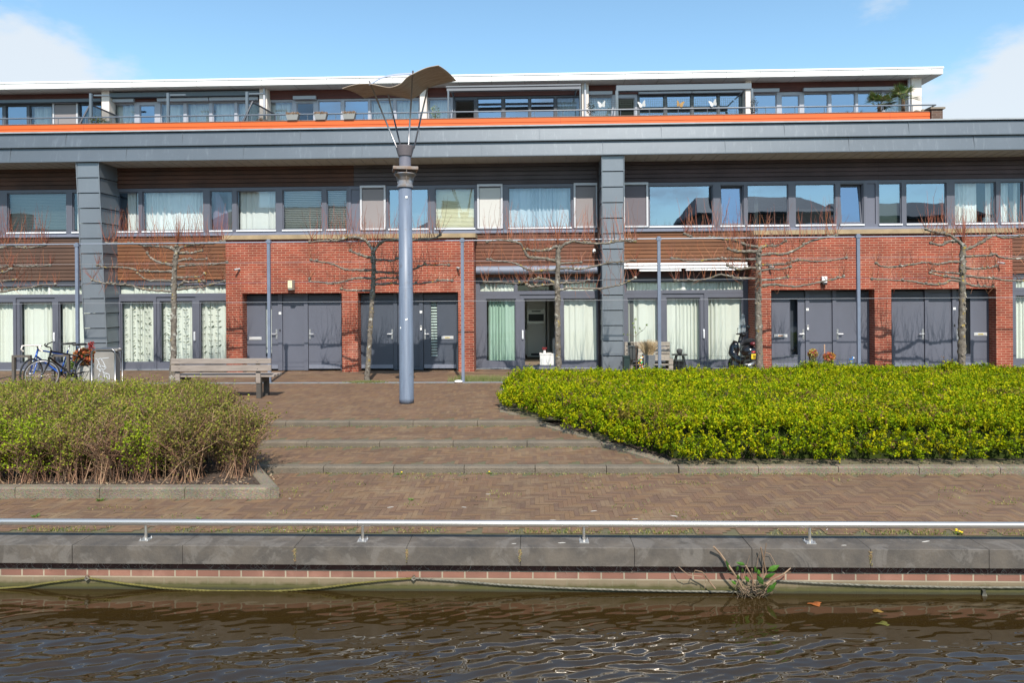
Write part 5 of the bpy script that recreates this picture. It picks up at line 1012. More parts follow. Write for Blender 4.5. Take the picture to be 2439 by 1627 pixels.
TREES = {
 'A': (0, 530, 3.734, [(1535,1410),(1542,1150),(1545,900),(1548,700),(1548,560),(1555,400),(1570,260),(1577,205)], (0,530,3.734), [
   [(1520,610),(1400,605),(1290,590),(1180,560),(1050,550),(940,540),(840,510)], [(1530,520),(1420,515),(1330,515),(1280,500),(1220,450)], [(1530,435),(1400,435),(1300,435),(1200,420),(1100,400),(1010,395),(930,400),(860,380)],
   [(1530,380),(1430,360),(1350,335),(1310,300),(1290,265)], [(1560,250),(1500,220),(1420,210),(1300,205),(1200,190),(1080,188),(940,180)], [(1580,600),(1700,580),(1800,570),(1900,545),(2000,520)], [(1590,560),(1650,530),(1740,530),(1830,520)],
   [(1580,490),(1700,485),(1780,480),(1830,455)], [(1590,395),(1680,380),(1780,375),(1900,370),(2010,350)], [(1590,340),(1650,328),(1740,330),(1830,325)], [(1580,240),(1640,210),(1760,190),(1880,180),(1990,165)], [(1590,270),(1700,270),(1780,245)]]),
 'B': (610, 530, 3.734, [(983,1425),(990,1320),(1000,1200),(1012,1000),(1020,860),(1030,700),(1040,560),(1045,420),(1045,330),(1040,260)], (720,480,5.8775), [
   [(1000,700),(940,600),(880,540),(800,510),(700,500),(600,520),(500,550),(350,550),(120,570)], [(1000,700),(1060,620),(1130,570),(1200,545),(1330,540),(1560,545),(1700,530),(1850,520),(1940,470)],
   [(970,790),(850,760),(760,730),(670,690)], [(970,960),(800,960),(650,960),(580,940),(500,900),(400,865),(250,845),(140,820)], [(970,1075),(850,1070),(740,1075),(640,1100),(520,1135),(380,1150),(250,1130),(110,1120),(100,1080)], [(960,1245),(800,1245),(650,1245),(550,1225)],
   [(1010,820),(1130,815),(1270,830),(1345,800)], [(1010,990),(1150,990),(1350,1000),(1560,945),(1690,890),(1830,885),(2050,885)], [(1010,1110),(1100,1075),(1220,1070),(1350,1070)], [(1000,1155),(1200,1155),(1290,1140),(1340,1155),(1560,1155),(1700,1145),(1850,1125),(2000,1100),(2100,1110)]]),
 'C': (1220, 530, 3.734, [(418,1395),(415,1325),(408,1180),(405,1000),(402,800),(404,640),(400,560),(408,420),(408,300),(410,200)], (1120,480,5.8775), [
   [(1220,620),(1100,670),(1000,690),(870,690),(800,665)], [(1210,830),(1050,800),(850,785),(790,750),(760,680),(700,590),(600,560),(480,540),(330,545),(240,565)], [(1200,960),(1000,965),(850,970),(760,930),(650,870),(500,840),(350,830),(240,810)], [(1200,1150),(1080,1090),(950,1080),(850,1100),(750,1130),(620,1145),(400,1130),(200,1130)], [(1200,1160),(1020,1170),(900,1190),(820,1190),(790,1160)],
   [(1250,660),(1340,590),(1450,560),(1600,580),(1800,590),(1950,580),(2080,555),(2300,560)], [(1240,870),(1400,860),(1550,850)], [(1240,940),(1380,935),(1520,945),(1700,915),(1850,880),(1980,850),(2140,845),(2300,825)], [(1240,1140),(1400,1135),(1550,1130),(1660,1095)], [(1240,1240),(1400,1215),(1600,1220),(1800,1220),(1950,1195),(2100,1165),(2220,1115),(2310,1070)]]),
 'D': (1220, 530, 3.734, [(2206,1395),(2203,1310),(2196,1100),(2190,900),(2186,740),(2188,600),(2190,460),(2192,330),(2190,240)], (1600,480,5.343), [
   [(1100,580),(950,550),(850,510),(780,490),(600,465),(400,460),(270,455),(170,405)], [(1090,635),(900,635),(780,635),(710,600)], [(1090,735),(900,735),(700,730),(580,730),(450,740),(320,760),(180,755),(80,725),(0,720)], [(1090,840),(950,850),(850,865),(770,845),(700,815)], [(1090,975),(900,980),(780,965),(690,940),(610,930),(500,970),(350,1000),(150,1005),(40,1000)],
   [(1110,600),(1200,560),(1330,560),(1400,540),(1470,490)], [(1110,685),(1250,665),(1400,670),(1500,650),(1620,590),(1700,540),(1820,490),(1950,460),(2100,430)], [(1110,805),(1300,800),(1480,790),(1560,760),(1650,745),(1850,760),(2050,745),(2240,715)], [(1110,890),(1220,860),(1380,860),(1500,825)], [(1110,1000),(1300,990),(1400,975),(1490,960)], [(1110,1080),(1300,1055),(1400,1070),(1550,1080),(1700,1060),(1850,1030),(2050,985),(2170,950)]]),
 'E': (1820, 530, 3.734, [(1752,1400),(1755,1300),(1757,1100),(1760,900),(1762,700),(1764,580),(1762,430),(1765,300),(1775,200)], (2040,480,5.892), [
   [(1480,600),(1380,530),(1300,480),(1200,450),(1080,430),(960,390)], [(1400,560),(1290,560),(1200,610),(1100,600),(1040,580)], [(1470,855),(1330,845),(1200,870),(1100,880),(980,855),(800,880),(600,910),(450,920),(330,900),(280,860)], [(1460,1010),(1300,995),(1150,985),(1060,975)], [(1460,1085),(1300,1060),(1150,1040),(1000,1000)], [(1460,1120),(1300,1105),(1200,1150),(1050,1165),(900,1150),(750,1120),(500,1105),(190,1090)],
   [(1510,680),(1650,620),(1750,570),(1850,510),(1930,470),(2050,510),(2200,500),(2340,470),(2500,465)], [(1510,770),(1700,765),(1850,755),(1930,740),(2000,780),(2150,800),(2340,800),(2550,790)], [(1510,930),(1700,945),(1850,930),(1960,905)], [(1510,1040),(1700,1065),(1900,1080),(2050,1105),(2340,1110),(2500,1105)], [(1510,1140),(1650,1180),(1800,1195),(1930,1200)], [(1500,620),(1490,540),(1500,480)]]),
 'F': (0, 530, 3.734, [(-185,1420),(-180,1150),(-180,900),(-178,700),(-175,400),(-170,220)], (0,560,4.357), [
   [(-210,150),(-100,140),(0,135),(100,110),(200,125),(300,130),(400,120),(470,100)], [(-210,330),(0,330),(150,320),(300,325),(420,320),(510,315)], [(-210,410),(0,395),(70,380),(130,350)], [(-210,610),(0,590),(150,560),(300,545),(400,520),(560,510)], [(-210,470),(0,475),(150,460)]])}
LBL = {'A': 'pleached lime tree with orange shoots in front of the brown boards behind the bench', 'B': 'leaning pleached lime tree between the left porch doors, left of the canopy lamp', 'C': 'pleached lime tree in front of the open sliding door', 'D': 'pleached lime tree beside the parked scooter', 'E': 'thick pleached lime tree before the rightmost porch doors', 'F': 'pleached lime tree whose branches enter at the left picture edge'}
SC = [(.26,.06,.026), (.20,.05,.025), (.16,.05,.028), (.32,.11,.04), (.12,.055,.034)]
for key, (ox, oy, s, trunk, (bx_, by_, bs), brs) in TREES.items():
    rnd = random.Random(ord(key)); tp = [P(ox+x/s, oy+y/s, YT) for (x, y) in trunk]; tp[0].z = -.02
    tr_ = thing('pleached_tree', LBL[key], 'tree', (tp[0].x, YT, 0), 'pleached trees on the wire frame')
    fine = cat(tp, 8); m = MB(); N_ = len(fine); r0_ = {'B': .062, 'A': .068, 'C': .070, 'D': .082, 'E': .078, 'F': .07}[key]
    rad = [(r0_*(1.25 if i < 3 else 1)*(1-.25*i/N_))*(1+rnd.uniform(-.07, .10)+(.22 if rnd.random() < .10 else 0)) for i in range(N_)]
    fine = [p+Vector((rnd.uniform(-.008,.008), rnd.uniform(-.008,.008), 0)) for p in fine]
    m.tube(fine, rad, 12)
    for k in range(16):   # pruning knots
        q = fine[rnd.randrange(4, N_-2)]; a = rnd.uniform(-2.9, -.2); m.ball(q+Vector((math.cos(a), math.sin(a), 0))*r0_*.85, .028, .028, .035, 7, 5)
    m.build('trunk', bark, tr_, smooth=True)
    mb_ = MB(); sh = MB()
    for bi, br in enumerate(brs):
        pp = [P(bx_+x/bs, by_+y/bs, YT) for (x, y) in br]; off = rnd.uniform(-.10, .10)
        pp = [p+Vector((0, off*min(1, i/2), 0)) for i, p in enumerate(pp)]; f2 = cat(pp, 6); n2 = len(f2)
        f2 = [p+Vector((rnd.uniform(-.006,.006), rnd.uniform(-.008,.008), rnd.uniform(-.008,.008))) for p in f2]
        top = (pp[-1].z > 2.95); rb = .027 if not top else .034
        mb_.tube(f2, [rb*(1-.45*i/n2)*(1+rnd.uniform(-.15,.25)+(.35 if rnd.random() < .14 else 0)) for i in range(n2)], 8)
        # knuckles and shoots
        i = 3
        Ltot = sum((f2[j+1]-f2[j]).length for j in range(n2-1)); pos = .18; acc_ = 0; j = 0
        while j < n2-1:
            seg = (f2[j+1]-f2[j]).length
            while acc_+seg > pos:
                p = f2[j].lerp(f2[j+1], (pos-acc_)/seg); end = pos > Ltot-.25
                ns = (rnd.choice([2,3,3,4]) if top else rnd.choice([1,1,2,2]))
                if rnd.random() < (.28 if top else .16): ns += 4; mb_.ball(p+Vector((0,0,.02)), .04, .035, .035, 7, 5)
                for q in range(ns):
                    Ls = rnd.uniform(.2, .98)*(1.0 if top else .62); lean = rnd.gauss(0, .16 if top else .34); d = Vector((lean, rnd.gauss(0, .22), 1)).normalized()
                    if not top and rnd.random() < .10: d.z *= -.6
                    pts = [p]; 
                    for w_ in range(4): pts.append(pts[-1]+(d+Vector((rnd.gauss(0,.14), rnd.gauss(0,.12), .03*w_)))*Ls/4)
                    c_ = rnd.choice(SC if top else SC[1:]); sh.tube(pts, [.0044, .004, .0034, .0027, .0015], 3, False, c_)
                    for w_ in (1,2,3):
                        if rnd.random() < .8: bp_ = pts[w_]; e_ = bp_+Vector((rnd.uniform(-.02,.02), rnd.uniform(-.01,.01), .014)); sh.tube([bp_, e_], [.0035, .003], 3, True, c_)
                pos += rnd.uniform(.05, .115) if top else rnd.uniform(.07, .15)
            acc_ += seg; j += 1
        e = f2[-1]; mb_.ball(e, .042, .038, .04, 8, 6)
        for q in range(9):
            d = Vector((rnd.gauss(0,.45), rnd.gauss(0,.3), .9)).normalized(); Ls = rnd.uniform(.2,.6)*(1 if top else .7); pts = [e, e+d*Ls*.5+Vector((rnd.gauss(0,.02),0,0)), e+d*Ls+Vector((0,0,.05*Ls))]; sh.tube(pts, [.005, .004, .002], 3, False, rnd.choice(SC))
    e = fine[-1]
    for q in range(26 if key != 'F' else 4):
        d = Vector((rnd.gauss(0,.22), rnd.gauss(0,.2), 1)).normalized(); Ls = rnd.uniform(.35,.85); sh.tube([e, e+d*Ls*.5, e+d*Ls+Vector((rnd.gauss(0,.03),0,0))], [.006, .005, .002], 3, False, rnd.choice(SC))
    if key == 'D':
        q0 = P(1812, 662, YT)
        for q in range(46): d = Vector((-abs(rnd.gauss(0,.6)), -.5+rnd.gauss(0,.4), rnd.gauss(-.15,.6))).normalized(); Ls = rnd.uniform(.12,.34); a = q0+Vector((-.03, -.05, rnd.uniform(-.22,.2))); sh.tube([a, a+d*Ls*.5, a+d*Ls+Vector((0,0,.04))], [.004,.0035,.002], 3, False, rnd.choice(SC))
    # hanging bud twigs under the lowest limbs
    for q in range(12):
        br = brs[rnd.randrange(len(brs))]; x, y = br[rnd.randrange(1, len(br))]; p = P(bx_+x/bs, by_+y/bs, YT)
        if p.z < 2.45: d = Vector((rnd.gauss(0,.7), -.2, -.7)).normalized(); sh.tube([p, p+d*.14, p+d*.26+Vector((.03,0,.02))], [.004,.003,.002], 3, False, (.28,.12,.06))
    mb_.build('limbs', bark, tr_, smooth=True); sh.build('shoots', shoot_m, tr_, attr=True)
# the frame of slim posts, top rail and wires
fr_ = thing('tree_frame', 'slim blue-grey steel posts with a top rail and thin wires for the trees', 'tree frame', (0, YT, 0))
post_m = mat('blue_grey_post', (.165,.195,.26), .45, var=.2, vscale=6); wire_m = mat('galvanised_wire', (.25,.255,.27), .5)
PX_ = [(-270, 580), (184.5, 578), (641, 570), (1102, 567), (1570, 563), (2044.5, 557), (2520, 552)]; tops = []
for (u, vt) in PX_:
    x = XX(u, YT-.08, 720); zt_ = ZZ(vt, YT-.08, u); m = MB(); m.box(x-.034, x+.034, YT-.11, YT-.05, -.02, zt_); p = m.build('post', post_m, fr_); tops.append((x, zt_))
    MB().box(x-.055, x+.055, YT-.12, YT-.04, zt_-.09, zt_-.03).build('clamp', post_m, p)
m = MB(); zr_ = tops[2][1]-.065
m.tube([(tops[0][0]-3, YT-.03, zr_), (tops[-1][0]+3, YT-.03, zr_)], .013, 8); m.build('top_rail', mat('rail_zinc', (.24,.27,.33), .4), fr_)
for (vw) in (625.5, 673, 720):
    z = ZZ(vw, YT, 641); m = MB(); m.tube([(tops[0][0]-3, YT-.02, z), (tops[-1][0]+3, YT-.02, z)], .005 if vw > 700 else .0038, 5); m.build('wire', wire_m, fr_)

# ================================================================== CANOPY LAMP
YL = 12.92
lamp = thing('canopy_lamp', 'tall blue-grey column with a rusty wavy metal canopy on four steel rods', 'lamp post', (XX(969, YL, 960), YL, 0))
lx = XX(967.5, YL, 800); pole_m = mat('blue_grey_pole_paint', (.150,.185,.245), .45, var=.4, vscale=3, stretch=(8,8,.6), col2=(.105,.128,.175)); pole_d = mat('dark_pole_paint', (.17,.165,.20), .45, var=.15)
t = pole_m.node_tree; n = t.nodes; l = t.links; b = n['Principled BSDF']; src = b.inputs['Base Color'].links[0].from_socket; tcn = n.new('ShaderNodeTexCoord'); z = n.new('ShaderNodeTexNoise'); z.inputs['Scale'].default_value = 9; z.inputs['Detail'].default_value = 8; z.inputs['Distortion'].default_value = .8; l.new(tcn.outputs['Object'], z.inputs['Vector'])
r = n.new('ShaderNodeMapRange'); l.new(z.outputs[0], r.inputs[0]); r.inputs[1].default_value = .60; r.inputs[2].default_value = .70; r.inputs[4].default_value = .6; mx_ = n.new('ShaderNodeMixRGB'); l.new(r.outputs[0], mx_.inputs[0]); l.new(src, mx_.inputs[1]); mx_.inputs[2].default_value = (.10,.10,.115,1); l.new(mx_.outputs[0], b.inputs['Base Color'])
zc1 = ZZ(443, YL, 967); zfl = ZZ(403, YL, 967); zcup0 = ZZ(369, YL, 967); zcup1 = ZZ(348, YL, 967); rp = .133
lx0 = XX(971, YL, 960); 
def lz(r_list, name, material, smooth=True, c=None): m = MB(); m.lathe(r_list, c or (lx, YL, 0), 32); return m.build(name, material, lamp, smooth=False)
ppole = MB(); ppole.lathe([(rp+.006, 0), (rp+.006, .10), (rp+.002, .11), (rp+.002, 2.2), (rp-.004, 2.21), (rp-.006, zc1)], (lx, YL, 0), 40); o = ppole.build('column', pole_m, lamp); 
for pl in o.data.polygons: pl.use_smooth = abs(pl.normal.z) < .5
lz([(rp+.02, zc1-.03), (rp+.02, zc1+.01), (rp+.005, zc1+.02), (rp+.0, zc1+.10), (rp+.03, zc1+.16), (rp+.08, zc1+.22), (rp+.07, zc1+.235)], 'collar', mat('rusted_collar', (.20,.23,.28), .55, var=.5, vscale=8, col2=(.16,.11,.07)))
MB().obox((lx, YL, zfl), (1,.25,0), (-.25,1,0), (0,0,1), .235, .20, .03).build('flange_plate', mat('rusted_plate', (.24,.235,.23), .7, var=.6, vscale=6, col2=(.20,.11,.06)), lamp, bevel=.008)
lz([(.112, zfl+.03), (.110, zcup0-.01)], 'upper_column', pole_d)
lz([(.13, zcup0-.02), (.135, zcup0), (.178, zcup1-.01), (.178, zcup1)], 'cup', mat('brown_grey_cup', (.155,.135,.145), .5, var=.1))
m = MB()
for a in range(4):
    an = a*math.pi/2+.3; d = Vector((math.cos(an), math.sin(an), 0)); m.prism([Vector((lx, YL, zc1+.0))+d*.13, Vector((lx, YL, zfl-.03))+d*.13, Vector((lx, YL, zfl-.03))+d*.20], Vector((-d.y, d.x, 0)), .012)
m.build('brackets', mat('rusted_collar'), lamp)
Zp = lambda x, y, Y: P(610+x/3.734, 150+y/3.734, Y)
YN, YFr = 12.35, 13.45
near = [(765,228),(880,194),(1000,186),(1100,205),(1190,218),(1280,188),(1340,130),(1400,95),(1510,45),(1620,22)]; far = [(965,312),(1030,296),(1100,284),(1220,290),(1365,319),(1440,292),(1500,240),(1560,210),(1650,185),(1780,158)]
A_ = cat([Zp(x, y, YN) for x, y in near], 4); B_ = cat([Zp(x, y, YFr) for x, y in far], 4); m = MB(); nV = 8; th = Vector((0, 0, .014)); grid = []
for i in range(len(A_)):
    row = []
    for j in range(nV+1):
        s = j/nV; p = A_[i].lerp(B_[i], s); p.z += .03*math.sin(math.pi*s); row.append(p)
    grid.append(row)
i0 = 0
for row in grid: m.v += [tuple(p) for p in row]
no = len(m.v)
for row in grid: m.v += [tuple(p+th) for p in row]
m.c = [(1,1,1)]*len(m.v); w = nV+1
for i in range(len(grid)-1):
    for j in range(nV): a = i*w+j; m.f += [(a, a+1, a+w+1, a+w), (no+a, no+a+w, no+a+w+1, no+a+1)]; m.mi += [0, 0]
for i in range(len(grid)-1):
    for j in (0, nV): a = i*w+j; m.f.append((a, a+w, no+a+w, no+a)); m.mi.append(0)
for j in range(nV):
    for i in (0, len(grid)-1): a = i*w+j; m.f.append((a, a+1, no+a+1, no+a)); m.mi.append(0)
can_m = mat('rust_brown_underside', (.40,.32,.25), .8, var=.5, vscale=4, stretch=(1,5,1), col2=(.24,.18,.135), bump=.3, bscale=20)
can = m.build('canopy', can_m, lamp, smooth=True)
can.data.materials.append(mat('canopy_top_paint', (.45,.46,.48), .4)); 
for pl in can.data.polygons:
    if min(pl.vertices) >= no: pl.material_index = 1
rods = [((1250,735),(1005,155),-.10,YN+.02), ((1285,725),(1175,280),.09,YFr-.05), ((1355,720),(1395,65),-.11,YN+.02), ((1405,740),(1527,215),.10,YFr-.05)]
for (a, b_, oy_, ye) in rods: m = MB(); m.tube([Zp(a[0], a[1], YL+oy_)-Vector((0,0,.03)), Zp(b_[0], b_[1], ye)], .0165, 10); m.build('rod', mat('rod_steel', (.26,.25,.25), .3, metal=.9), lamp, smooth=True)
m = MB(); arc = cat([Zp(x, y, YN+.02)+Vector((0,0,0)) for x, y in ((1005,185),(1045,168),(1110,130),(1190,108),(1280,96),(1390,90))], 5)
for a, b_ in zip(arc[:-1], arc[1:]): m.quad(a+Vector((0,-.02,-.022)), b_+Vector((0,-.02,-.022)), b_+Vector((0,.03,.024)), a+Vector((0,.03,.024)))
o = m.build('arched_reflector', mat('pale_blue_steel', (.50,.53,.62), .3, metal=.4), lamp); sd_ = o.modifiers.new('thick', 'SOLIDIFY'); sd_.thickness = .008
m = MB()
for (u, v, w_, h_, a) in ((968, 469, .020, .02, 0), (967.5, 761, .028, .014, .35), (954, 781, .012, .016, 0)):
    c = P(u, v, YL-rp); m.obox((c.x, YL-math.sqrt(max(.0001, (rp+.001)**2-(c.x-lx)**2)), c.z), (math.cos(a), 0, math.sin(a)), (0,1,0), (-math.sin(a), 0, math.cos(a)), w_, .003, h_)
m.build('sticker', mat('white_enamel'), lamp)

# ================================================================== STREET FURNITURE
wood_b = mat('weathered_bench_wood', (.32,.27,.235), .85, var=.45, vscale=3, stretch=(1,6,14), col2=(.20,.165,.14)); bench_d = mat('dark_bench_leg', (.075,.065,.055), .7, var=.3)
bt = thing('bench', 'weathered plank bench with its back to the canal at the left bushes', 'bench', (XX(525, 13.6, 900), 13.6, 0))
Yb = 13.45; xa, xb = XX(407, Yb, 870), XX(645, Yb, 870)
def vz(v, Y, u): return ZZ(v, Y, u)
m = MB(); m.box(xa, xb, Yb, Yb+.045, vz(867, Yb, 525), vz(854.5, Yb, 525)); m.build('back_plank', wood_b, bt, bevel=.006); MB().box(xa, xb, Yb, Yb+.045, vz(884.5, Yb, 525), vz(870, Yb, 525)).build('back_plank', wood_b, bt, bevel=.006)
sz = vz(893, Yb+.12, 525)
for k in range(3): MB().box(xa+.02, xb+.03, Yb+.08+k*.155, Yb+.215+k*.155, sz-.045, sz).build('seat_plank', wood_b, bt, bevel=.006)
for u in (432, 622):
    x = XX(u, Yb+.2, 900); m = MB(); m.box(x-.045, x+.045, Yb+.06, Yb+.16, 0, sz-.047); m.box(x-.07, x+.05, Yb+.08, Yb+.50, sz-.16, sz-.047); m.box(x-.045, x+.045, Yb+.42, Yb+.52, 0, sz-.161); m.build('leg', bench_d, bt); MB().box(x-.045, x+.045, Yb+.0461, Yb+.0601, sz-.16, vz(858, Yb, 525)).build('back_support', wood_b, bt)
m = MB()
for u in (427, 613):
    for v in (860, 877): c = P(u, v, Yb); m.lathe([(.012, 0), (.012, .001)], (c.x, Yb-.006, c.z), 8)
m.build('bolt', steel_d, bt)
# litter bin
bn = thing('litter_bin', 'grey steel litter bin with tubular hoop and white graffiti', 'litter bin', (XX(248, 14.5, 900), 14.5, 0))
Yn = 14.4; bx0, bx1 = XX(224, Yn, 870), XX(273, Yn, 870); bz1 = ZZ(838, Yn, 248)
bin_m = mat('bin_grey', (.25,.235,.215), .5, var=.2, vscale=4)
m = MB(); m.prism([(bx0, Yn, .12), (bx1, Yn, .12), (bx1, Yn, bz1-.05), (bx1-.06, Yn, bz1), (bx0+.06, Yn, bz1), (bx0, Yn, bz1-.05)], (0,1,0), .20); m.build('bin_body', bin_m, bn, bevel=.008)
MB().box(bx0-.01, bx1+.04, Yn+.02, Yn+.21, bz1+.002, bz1+.05).build('bin_hood', bin_m, bn, bevel=.015)
for yy in (Yn-.03, Yn+.225):
    m = MB(); r_ = .10; pts = [(bx0-.03, yy, 0), (bx0-.03, yy, bz1+.06-r_)]+[(bx0-.03+r_-r_*math.cos(a*math.pi/12), yy, bz1+.06-r_+r_*math.sin(a*math.pi/12)) for a in range(1, 7)]+[(bx1+.03-r_+r_*math.sin(a*math.pi/12), yy, bz1+.06-r_+r_*math.cos(a*math.pi/12)) for a in range(0, 7)]+[(bx1+.03, yy, 0)]; m.tube(pts, .018, 10); m.build('hoop', mat('rod_steel', (.26,.25,.25), .3, metal=.9), bn, smooth=True)
m = MB()   # graffiti tag as paint strokes
gs = 2315/620
def gp(x, y): return P(x/3.734, 530+y/3.734, Yn-.004)
for st in ([(852,1210),(870,1215),(965,1203)], [(865,1212),(895,1290),(902,1300)], [(890,1205),(915,1235),(940,1290)], [(940,1290),(905,1275),(870,1262),(862,1300),(900,1310)], [(900,1268),(895,1330),(880,1310)], [(905,1305),(925,1310),(945,1290)], [(915,1320),(925,1345),(935,1330),(945,1360),(955,1385),(975,1395)], [(885,1345),(875,1370)], [(925,1345),(930,1380)], [(940,1340),(970,1350),(975,1390)]):
    q = [gp(x, y) for x, y in st]; 
    for a, b_ in zip(q[:-1], q[1:]): m.obox((a+b_)/2, b_-a, (0,1,0), (b_-a).cross(Vector((0,1,0))), (b_-a).length/2+.004, .0015, .0075)
m.build('graffiti', mat('white_spray', (.50,.52,.54), .7), bn)
# cycle racks
def rack(u0_, u1_, vt, Y, label):
    x0, x1 = XX(u0_, Y, 870), XX(u1_, Y, 870); z1 = ZZ(vt, Y, u0_); t_ = thing('cycle_rack', label, 'cycle rack', ((x0+x1)/2, Y, 0), 'square steel cycle racks'); w_ = .03; mm = mat('brown_steel', (.11,.095,.08), .55, var=.2)
    m = MB(); m.box(x0, x0+.06, Y, Y+.06, 0, z1); m.box(x1-.06, x1, Y, Y+.06, 0, z1); m.box(x0+.0605, x1-.0605, Y, Y+.06, z1-.05, z1); m.build('hoop', mm, t_)
    MB().box(x0-.02, x1+.02, Y-.02, Y+.08, -.01, .006).build('foot_plate', mm, t_)
rack(27.5, 72, 846.5, 15.0, 'empty square cycle rack left of the bicycles'); rack(122, 164, 845, 15.35, 'square cycle rack hidden behind the bicycles')
# bicycles
def bicycle(loc, rz, frame_mat, bar_mat, name_label, drop=False, steer=0.0, scale=1.0):
    t_ = thing('bicycle', name_label, 'bicycle', loc, 'bicycles parked at the racks'); t_.rotation_euler = (0, 0, rz); S = scale
    def part(m, nm, mt_, par=None, smooth=True):
        me_o = m.build(nm, mt_, None, smooth=smooth); me_o.parent = par or t_; return me_o
    Rw = .335
    front_c = Vector((-.52, 0, Rw)); rear_c = Vector((.52, 0, Rw)); bb_ = Vector((.10, 0, .28)); head_t = Vector((-.34, 0, .88)); head_b = Vector((-.38, 0, .72)); seat_t = Vector((.26, 0, .80))
    sr = Matrix.Rotation(steer, 3, 'Z')
    def st(p): q = p-head_b; return head_b+sr @ q
    for cc, fr2 in ((front_c, True), (rear_c, False)):
        def tf(p): return st(p) if fr2 else p
        ring = [tf(cc+Vector((math.cos(a/28*6.283)*Rw, 0, math.sin(a/28*6.283)*Rw))) for a in range(28)]; m = MB(); m.tube(ring, .016, 7, closed=True); wh = part(m, 'wheel', rubber)
        m = MB(); m.tube([tf(cc+Vector((math.cos(a/28*6.283)*(Rw-.026), 0, math.sin(a/28*6.283)*(Rw-.026)))) for a in range(28)], .010, 6, closed=True); part(m, 'rim', mat('alloy_rim', (.5,.5,.52), .35, metal=.6), wh)
        m = MB()
        for a in range(20): m.tube([tf(cc+Vector((0, (.02 if a % 2 else -.02), 0))), tf(cc+Vector((math.cos(a/20*6.283)*(Rw-.03), 0, math.sin(a/20*6.283)*(Rw-.03))))], .0016, 3, False)
        part(m, 'spokes', steel_d, wh)
        m = MB(); m.tube([tf(cc+Vector((0,-.05,0))), tf(cc+Vector((0,.05,0)))], .02, 8); part(m, 'hub', steel_d, wh)
    m = MB()
    for a, b_, r_ in ((head_b, bb_, .021), (head_t+Vector((.005,0,-.03)), seat_t+Vector((-.03,0,-.1)), .018), (bb_, seat_t, .017), (head_b, head_t, .021)): m.tube([a, b_], r_, 8)
    for sy in (-.05, .05): m.tube([bb_+Vector((0, sy*.6, 0)), rear_c+Vector((0, sy, 0))], .010, 6); m.tube([seat_t+Vector((-.02, sy*.4, -.08)), rear_c+Vector((0, sy, 0))], .009, 6)
    part(m, 'frame', frame_mat)
    m = MB()
    for sy in (-.045, .045): m.tube([head_b+Vector((0, sy*.8, 0)), st(head_b+Vector((-.03, sy, -.15))), st(front_c+Vector((0, sy, 0)))], .012, 6)
    part(m, 'fork', frame_mat)
    m = MB(); top = head_t+Vector((-.02, 0, .06)); m.tube([head_t, top, st(top+Vector((-.08,0,.02)))], .014, 8); part(m, 'stem', black_m)
    m = MB(); c = st(top+Vector((-.08, 0, .02)))
    if drop:
        for sy in (-1, 1): m.tube([c, c+sr @ Vector((0, sy*.18, 0)), c+sr @ Vector((-.08, sy*.21, 0)), c+sr @ Vector((-.11, sy*.21, -.07)), c+sr @ Vector((-.04, sy*.22, -.12))], .015, 8)
    else:
        for sy in (-1, 1): m.tube([c, c+sr @ Vector((.0, sy*.14, .05)), c+sr @ Vector((.05, sy*.30, .08))], .013, 8)
    part(m, 'handlebar', bar_mat)
    m = MB(); m.tube([seat_t, seat_t+Vector((.04, 0, .12))], .013, 8); part(m, 'seat_post', steel_d)
    m = MB(); sp = seat_t+Vector((.04, 0, .135)); i0 = 0
    prof = [(-.17,.018),(-.08,.03),(.0,.055),(.07,.08),(.11,.06)]
    m.poly([sp+Vector((x, w_, 0)) for x, w_ in prof]+[sp+Vector((x, -w_, 0)) for x, w_ in prof[::-1]]); so = part(m, 'saddle', black_m); sdm = so.modifiers.new('s', 'SOLIDIFY'); sdm.thickness = .045
    m = MB(); m.tube([bb_+Vector((0,-.05,0)), bb_+Vector((0,.05,0))], .05, 14); m.tube([bb_+Vector((0,-.06,0)), bb_+Vector((.10,-.06,-.14))], .011, 6); m.tube([bb_+Vector((0,.06,0)), bb_+Vector((-.10,.06,.14))], .011, 6); m.box(bb_.x+.06, bb_.x+.15, -.15, -.065, bb_.z-.155, bb_.z-.135); m.box(bb_.x-.15, bb_.x-.06, .065, .15, bb_.z+.13, bb_.z+.15); part(m, 'crank', black_m)
    if not drop:
        m = MB(); m.box(.38, .72, -.06, .06, .70, .715); m.tube([(.7,.05,.7), rear_c+Vector((0,.06,0))], .006, 4); m.tube([(.7,-.05,.7), rear_c+Vector((0,-.06,0))], .006, 4); part(m, 'luggage_rack', black_m)
        m = MB(); ring = [rear_c+Vector((math.cos(a)*(Rw+.03), 0, math.sin(a)*(Rw+.03))) for a in [x*.2 for x in range(0, 15)]]
        for a, b_ in zip(ring[:-1], ring[1:]): m.quad(a+Vector((0,-.025,0)), b_+Vector((0,-.025,0)), b_+Vector((0,.025,0)), a+Vector((0,.025,0)))
        part(m, 'mudguard', black_m)
    return t_
bicycle((XX(132, 15.35, 880), 15.35, 0), R(54), mat('blue_frame_paint', (.008,.07,.34), .25, coat=.5), mat('white_tape', (.72,.66,.58), .7), 'blue racing bicycle with white taped handlebar', True, R(35))
bicycle((XX(160, 15.05, 880), 15.05, 0), R(66), black_m, black_m, 'black city bicycle in front of the blue one', False, R(-42))
